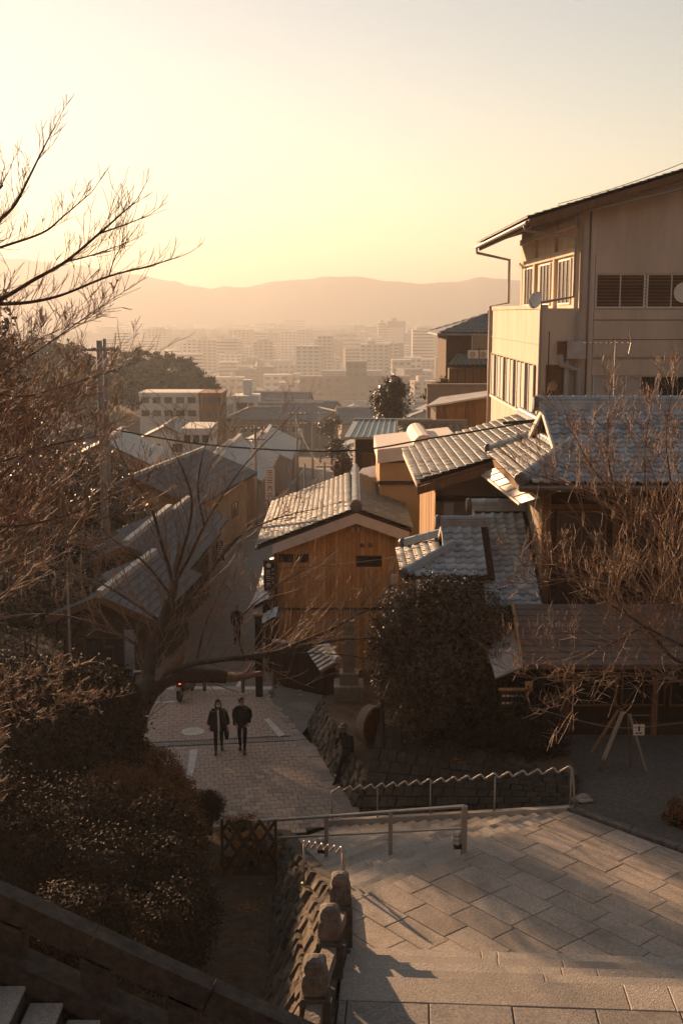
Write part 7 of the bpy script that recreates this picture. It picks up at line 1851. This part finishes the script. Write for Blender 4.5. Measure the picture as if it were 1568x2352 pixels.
# ------------------------------------------------------------ poles, wires and small things
def pole(label, px, pyt, Y, base=None, r_=.16, arms=(), group=None, lamp=False):
    t0 = PY(px, pyt, Y); zb = base if base is not None else float(terrain_z(t0.x, Y))
    T = thing('utility_pole', label, 'utility pole', (t0.x, Y, zb), 0, group)
    b = MB(); b.tube([(0, 0, -.5), (0, 0, t0.z-zb)], [r_, r_*.66], 10); b.build('shaft', M['pole'], T, local=True, smooth=True)
    h = t0.z-zb
    for k, (dz, w) in enumerate(arms):
        b = MB(); b.box(-w, w, -.05, .05, h-dz-.05, h-dz+.05); a = b.build('crossarm', M['steel_dark'], T, local=True)
        for q in (-w*.9, -w*.4, w*.4, w*.9):
            b = MB(); b.lathe([(.035, 0), (.06, .05), (.04, .09), (.055, .12), (.02, .16)], (q, 0, h-dz+.05), 8); b.build('insulator', M['frame_white'], a, local=True)
    return T, Vector((t0.x, Y, t0.z))
poles = []
for (lb_, px, pyt, Y, r_, ar, bs_) in (
    ('tall concrete pole with crossarms rising in front of the wooded hill', 228, 782, 62, .24, ((.5, 1.0), (1.6, 1.0)), None),
    ('second concrete pole just behind the tall one near the wooded hill', 240, 778, 74, .17, ((.6, .9),), None),
    ('pole beside the long tan house with crossarm', 586, 978, 95, .15, ((.3, .8), (1.1, .8)), None),
    ('pole with hanging transformer halfway down the street', 682, 945, 120, .16, ((.3, .9), (1.3, .9)), None),
    ('slim pole across from the halfway transformer pole', 718, 968, 150, .15, ((.3, .8),), None),
    ('pole near the foot of the street', 735, 945, 185, .16, ((.3, .9),), None),
    ('dark pole on the pine side of the street', 745, 1062, 100, .13, ((.4, .7),), None),
    ('short pole behind the tiled gate of the gable house', 700, 1065, 92, .1, (), None),
    ('slim steel pole beside the low striped roof', 155, 1330, 38, .05, (), .5)):
    poles.append(pole(lb_, px, pyt, Y, bs_, r_, ar)[1])
tp = poles[3]
T = thing('transformer', 'grey can transformer hanging on the halfway pole', 'transformer', (tp.x+.35, 119.7, tp.z-2.6))
b = MB(); b.lathe([(.24, 0), (.26, .05), (.26, .75), (.2, .82)], (0, 0, 0), 12); b.build('can', M['metal_light'], T, local=True, smooth=True); b = MB(); b.box(-.35, -.2, -.05, .05, .2, .3); b.build('bracket', M['steel_dark'], T, local=True)
def wire(label, A, B_, sag, r_=.015, n=14, grp='overhead wires'):
    A, B_ = Vector(A), Vector(B_); pts = [A.lerp(B_, t)-Vector((0, 0, sag*4*t*(1-t))) for t in np.linspace(0, 1, n)]
    b = MB(); b.tube(pts, r_, 5); return tag(b.build('overhead_wire', M['wire'], smooth=True), label, 'wire', grp)
# thick cable from the left trees to the shop house gable
wa_ = [PY(250, 985, 42), PY(480, 1022, 40), PY(784, 1036, 38), PY(1000, 1005, 37), PY(1225, 968, 36)]
b = MB(); b.tube(smooth_line(wa_, 8), .028, 6); tag(b.build('overhead_wire', M['wire'], smooth=True), 'thick dark cable slung across the street to the shop house gable', 'wire', 'overhead wires')
b = MB(); p, q = PY(1155, 972, 36.2), PY(1232, 966, 35.8); b.bar(p, q, .09, .09); tag(b.build('cable_clamp', M['wire']), 'dark ribbed clamp at the end of thick cable by the shop house gable', 'clamp')
for (i, j, sg, lb_) in ((0, 2, 1.6, 'thin wire from the tall hill pole to the pole by the long tan house'), (2, 3, .8, 'wire between the tan house pole and the transformer pole'), (3, 4, .8, 'wire between the transformer pole and the slim pole'), (4, 5, .8, 'wire from slim pole to the pole at the street foot'), (3, 6, .6, 'wire from transformer pole to the dark pine-side pole'), (0, 3, 2.6, 'long thin wire from the tall hill pole to the transformer pole')):
    wire(lb_, poles[i]-Vector((.3, 0, .4)), poles[j]-Vector((.3, 0, .3)), sg)
wire('slack pale wire dropping from the dark pine-side pole over the gable house', poles[6]-Vector((0, 0, .2)), PY(640, 1195, 60), .5, .02)
wire('second slack wire beside it over the gable house', poles[6]-Vector((0, 0, .5)), PY(655, 1205, 58), .7, .015)
wire('hair-thin wire climbing from beige building eave to the upper right', PY(1281, 468, 42.4), PY(1590, 365, 40), .1, .012)
wire('lower thin wire running along the beige building roof', PY(1326, 468, 41.6), PY(1590, 405, 40.6), .1, .012)
wire('thin wire slanting across the gable house front', PY(640, 1305, 44), PY(1010, 1262, 38), .12, .011)
# street lamp bollard with light near the low striped roof, red signal, banner
q = PY(272, 1443, 43.5)
T = thing('signal_lamp', 'small post with glowing red lamp in front of the low striped roof', 'signal', (q.x, 43.5, -.4))
b = MB(); b.tube([(0, 0, -.2), (0, 0, q.z+.4-.05)], .04, 8); b.build('post', M['steel_dark'], T, local=True)
b = MB(); b.box(-.14, .14, -.08, .1, q.z+.4-.16, q.z+.4+.14); hd_ = b.build('housing', M['black'], T, local=True)
b = MB(); b.lathe([(.085, 0), (.085, .03), (.01, .05)], (0, -.08, q.z+.4), 14, Matrix.Rotation(R(90), 4, 'X')); b.build('lens', M['tail'], hd_, local=True)
b = MB(); b.box(-.18, .18, -.16, .0, q.z+.4+.14, q.z+.4+.17); b.build('visor', M['frame_white'], hd_, local=True)
q = PY(252, 1512, 41.5)
T = thing('parking_gate_box', 'dark control box with two small pale panels beside the low striped roof', 'machine', (q.x, 41.5, -.3))
b = MB(); b.cbox(-.16, .16, -.14, .14, 0, q.z+.3+.45, .03); b.build('cabinet', M['black'], T, local=True)
for dz in (.05, .42): 
    b = MB(); b.box(-.07, .07, -.152, -.141, q.z+.3-.12+dz-.3, q.z+.3-.05+dz-.3); b.build('panel', M['paper'], T, local=True)
q = PY(287, 1500, 42)
T = thing('banner', 'narrow upright blue-grey banner on a pole beside the control box', 'banner', (q.x, 42, -.3))
b = MB(); b.tube([(0, 0, 0), (0, 0, q.z+1.3)], .018, 6); b.build('pole', M['steel_dark'], T, local=True)
M['banner'] = mat('banner', (.28, .31, .34), .85, .25, 6)
b = MB(); n_ = 12
for k in range(n_):
    z0, z1 = q.z+.3-.9+k*.15, q.z+.3-.9+(k+1)*.15; y0, y1 = .03*math.sin(k*.9), .03*math.sin((k+1)*.9); b.prism([(.02, y0, z0), (.36, y0*1.6, z0), (.36, y1*1.6, z1), (.02, y1, z1)], (0, .006, 0))
b.build('cloth', M['banner'], T, local=True)
# low railing by the motorbike
ra, rb2 = PZ(342, 1578, 0), PZ(400, 1576, 0)
T = thing('low_railing', 'low pale railing panel at the setts beside the motorbike', 'railing', (ra.x, ra.y, 0))
for dz in (.05, .55):
    b = MB(); b.bar((ra.x-.6, ra.y+.1, dz), (rb2.x, rb2.y+.1, dz), .05); b.build('rail', M['frame_white'], T)
for k in range(5):
    x = ra.x-.6+(rb2.x-ra.x+.6)*k/4; b = MB(); b.box(x-.02, x+.02, ra.y+.07, ra.y+.13, 0, .6); b.build('upright', M['steel_dark'], T)
# wooden A-frame easel, white notice and rope in front of the shop
ea = PY(1410, 1700, 25.2)
T = thing('easel_board', 'pale leaning wooden board propped at the dark shop front', 'board', (ea.x, 25.3, LZ-.06))
bt0, bt1 = PY(1432, 1638, 25.4), PY(1385, 1745, 25.0)
b = MB(); b.bar((bt1.x, 25.0, bt1.z), (bt0.x, 25.5, bt0.z), .10, .03); b.build('plank', M['plaster_grey'], T)
b = MB(); b.bar((bt1.x-.22, 25.2, bt1.z+.1), (bt0.x-.08, 25.6, bt0.z), .08, .03); b.build('back_leg', M['wood_mid'], T)
b = MB(); b.bar((bt1.x-.1, 25.0, LZ-.06), (bt1.x+.02, 25.02, bt1.z+.05), .07, .03); b.build('foot', M['wood_mid'], T)
b0, b1 = PY(1445, 1640, 25.3), PY(1478, 1730, 25.1)
T = thing('easel_board', 'thin slanting pole behind the white notice at the shop front', 'board', (b1.x, 25.1, LZ-.06))
b = MB(); b.bar((b1.x+.05, 25.05, LZ-.06), (b0.x, 25.3, b0.z), .06, .03); b.build('plank', M['plaster_grey'], T)
b = MB(); b.bar((b1.x-.25, 25.25, LZ-.06), (b0.x-.02, 25.34, b0.z-.05), .05, .03); b.build('back_leg', M['wood_mid'], T)
nt_ = PY(1466, 1676, 25.0)
T = thing('notice', 'small white notice with dark figure hanging on the rope at the shop front', 'sign', (nt_.x, 25.0, nt_.z-.13))
b = MB(); b.box(nt_.x-.125, nt_.x+.125, 24.99, 25.01, nt_.z-.13, nt_.z+.12); b.build('card', M['paper'], T)
b = MB(); b.lathe([(.018, 0), (.018, .004), (.002, .004)], (nt_.x, 24.988, nt_.z+.07), 10, Matrix.Rotation(R(90), 4, 'X')); b.build('figure_head', M['black'], T)
b = MB(); b.box(nt_.x-.016, nt_.x+.016, 24.984, 24.989, nt_.z-.03, nt_.z+.05); b.build('figure_body', M['black'], T)
for x in (-.05, .03): b = MB(); b.box(nt_.x+x-.03, nt_.x+x+.04, 24.984, 24.989, nt_.z-.09, nt_.z-.065); b.build('letter', M['black'], T)
for x in (-.06, .06): b = MB(); b.tube([(nt_.x+x, 25.0, nt_.z+.12), (nt_.x+x, 25.0, nt_.z+.17)], .006, 5); b.build('hook', M['steel'], T)
b = MB(); b.tube(smooth_line([PY(1225, 1625, 25.2), PY(1330, 1655, 25.1), PY(1430, 1672, 25.0), PY(1568, 1660, 25)], 6), .008, 5); tag(b.build('rope', M['pole'], smooth=True), 'thin pale rope strung across the dark shop front', 'rope')
# ------------------------------------------------------------ shop signs and fittings along the street
def board_sign(label, px, py, Y, w, h, m, marks, proj=True):
    p = PY(px, py, Y); T = thing('hanging_sign', label, 'sign', (p.x, Y, p.z-h/2), 0, 'shop signs along the street')
    b = MB(); b.cbox(-w/2, w/2, -.03, .03, 0, h, .01); b.build('board', M[m], T, local=True)
    b = MB(); b.bar((-w/2-.25, 0, h+.06), (w/2, 0, h+.06), .03); b.build('bracket', M['steel_dark'], T, local=True)
    for k in range(marks):
        s = min(w*.62, h/marks*.8); cz = h*(1-(k+.5)/marks); b = MB()
        for (xa, za, xb2, zb2) in CH[(k+len(label)) % 4]: b.bar((xa*s, -.034, cz+za*s), (xb2*s, -.034, cz+zb2*s), .004, s*.1)
        b.build('character', M['black' if m != 'black' else 'plaster_white'], T, local=True)
board_sign('white square shop sign with one dark mark in front of the long tan house', 454, 1252, 66, .9, .8, 'paper', 1)
board_sign('tall pale shop sign with dark characters past the long tan house', 620, 1112, 96, .8, 2.6, 'board_white', 4)
board_sign('lower pale shop sign hung beneath the tall pale one', 628, 1160, 90, .6, 1.3, 'paper', 2)
board_sign('small dark shop sign by the narrow shop with dark boards', 505, 1265, 64, .5, 1.1, 'black', 3)
board_sign('narrow white shop sign beside the dark timber shop', 412, 1392, 52, .35, .9, 'paper', 3)
# meter box, conduit and lamp on the gable house
p = PY(905, 1330, gy-.05)
b = MB(); b.cbox(p.x-.14, p.x+.14, gy-.16, gy-.04, p.z-.2, p.z+.2, .02); b.build('meter_box', M['ac'], GH)
b = MB(); b.tube([(p.x, gy-.07, p.z+.2), (p.x, gy-.07, re_.z+.2)], .018, 6); b.build('conduit', M['steel_dark'], GH)
b = MB(); b.box(le.x, re_.x, gy-.05, gy-.028, PY(760, 1398, gy).z-.05, PY(760, 1398, gy).z+.05); b.build('rail', M['wood_dark'], GH)
for (x0, x1) in ((le.x-.02, le.x+.12), (re_.x-.12, re_.x+.02)):
    b = MB(); b.box(x0, x1, gy-.06, gy-.027, gz0, le.z+.2); b.build('corner_board', M['wood_mid'], GH)
# gutter along the left eave of the gable house
b = MB(); b.tube([(ghx-.05, gy-yov, ghz+ZR-.06), (ghx-.05, gy+ylen, ghz+ZR-.06)], .055, 8); b.build('gutter', M['steel_dark'], gr)
# ------------------------------------------------------------ the air between here and the mountains
hb = MB(); hb.box(-6100, 6100, -110, 6100, -49.5, 186)
hm = bpy.data.materials.new('haze_air'); hm.use_nodes = True; hn = hm.node_tree; hn.nodes.clear()
pv = hn.nodes.new('ShaderNodeVolumePrincipled'); pv.inputs['Color'].default_value = (.47, .49, .51, 1); pv.inputs['Density'].default_value = HAZE
pv.inputs['Anisotropy'].default_value = HAZE_G
ho = hn.nodes.new('ShaderNodeOutputMaterial'); hn.links.new(pv.outputs[0], ho.inputs['Volume'])
hz_ = hb.build('haze', hm); hz_['kind'] = 'stuff'
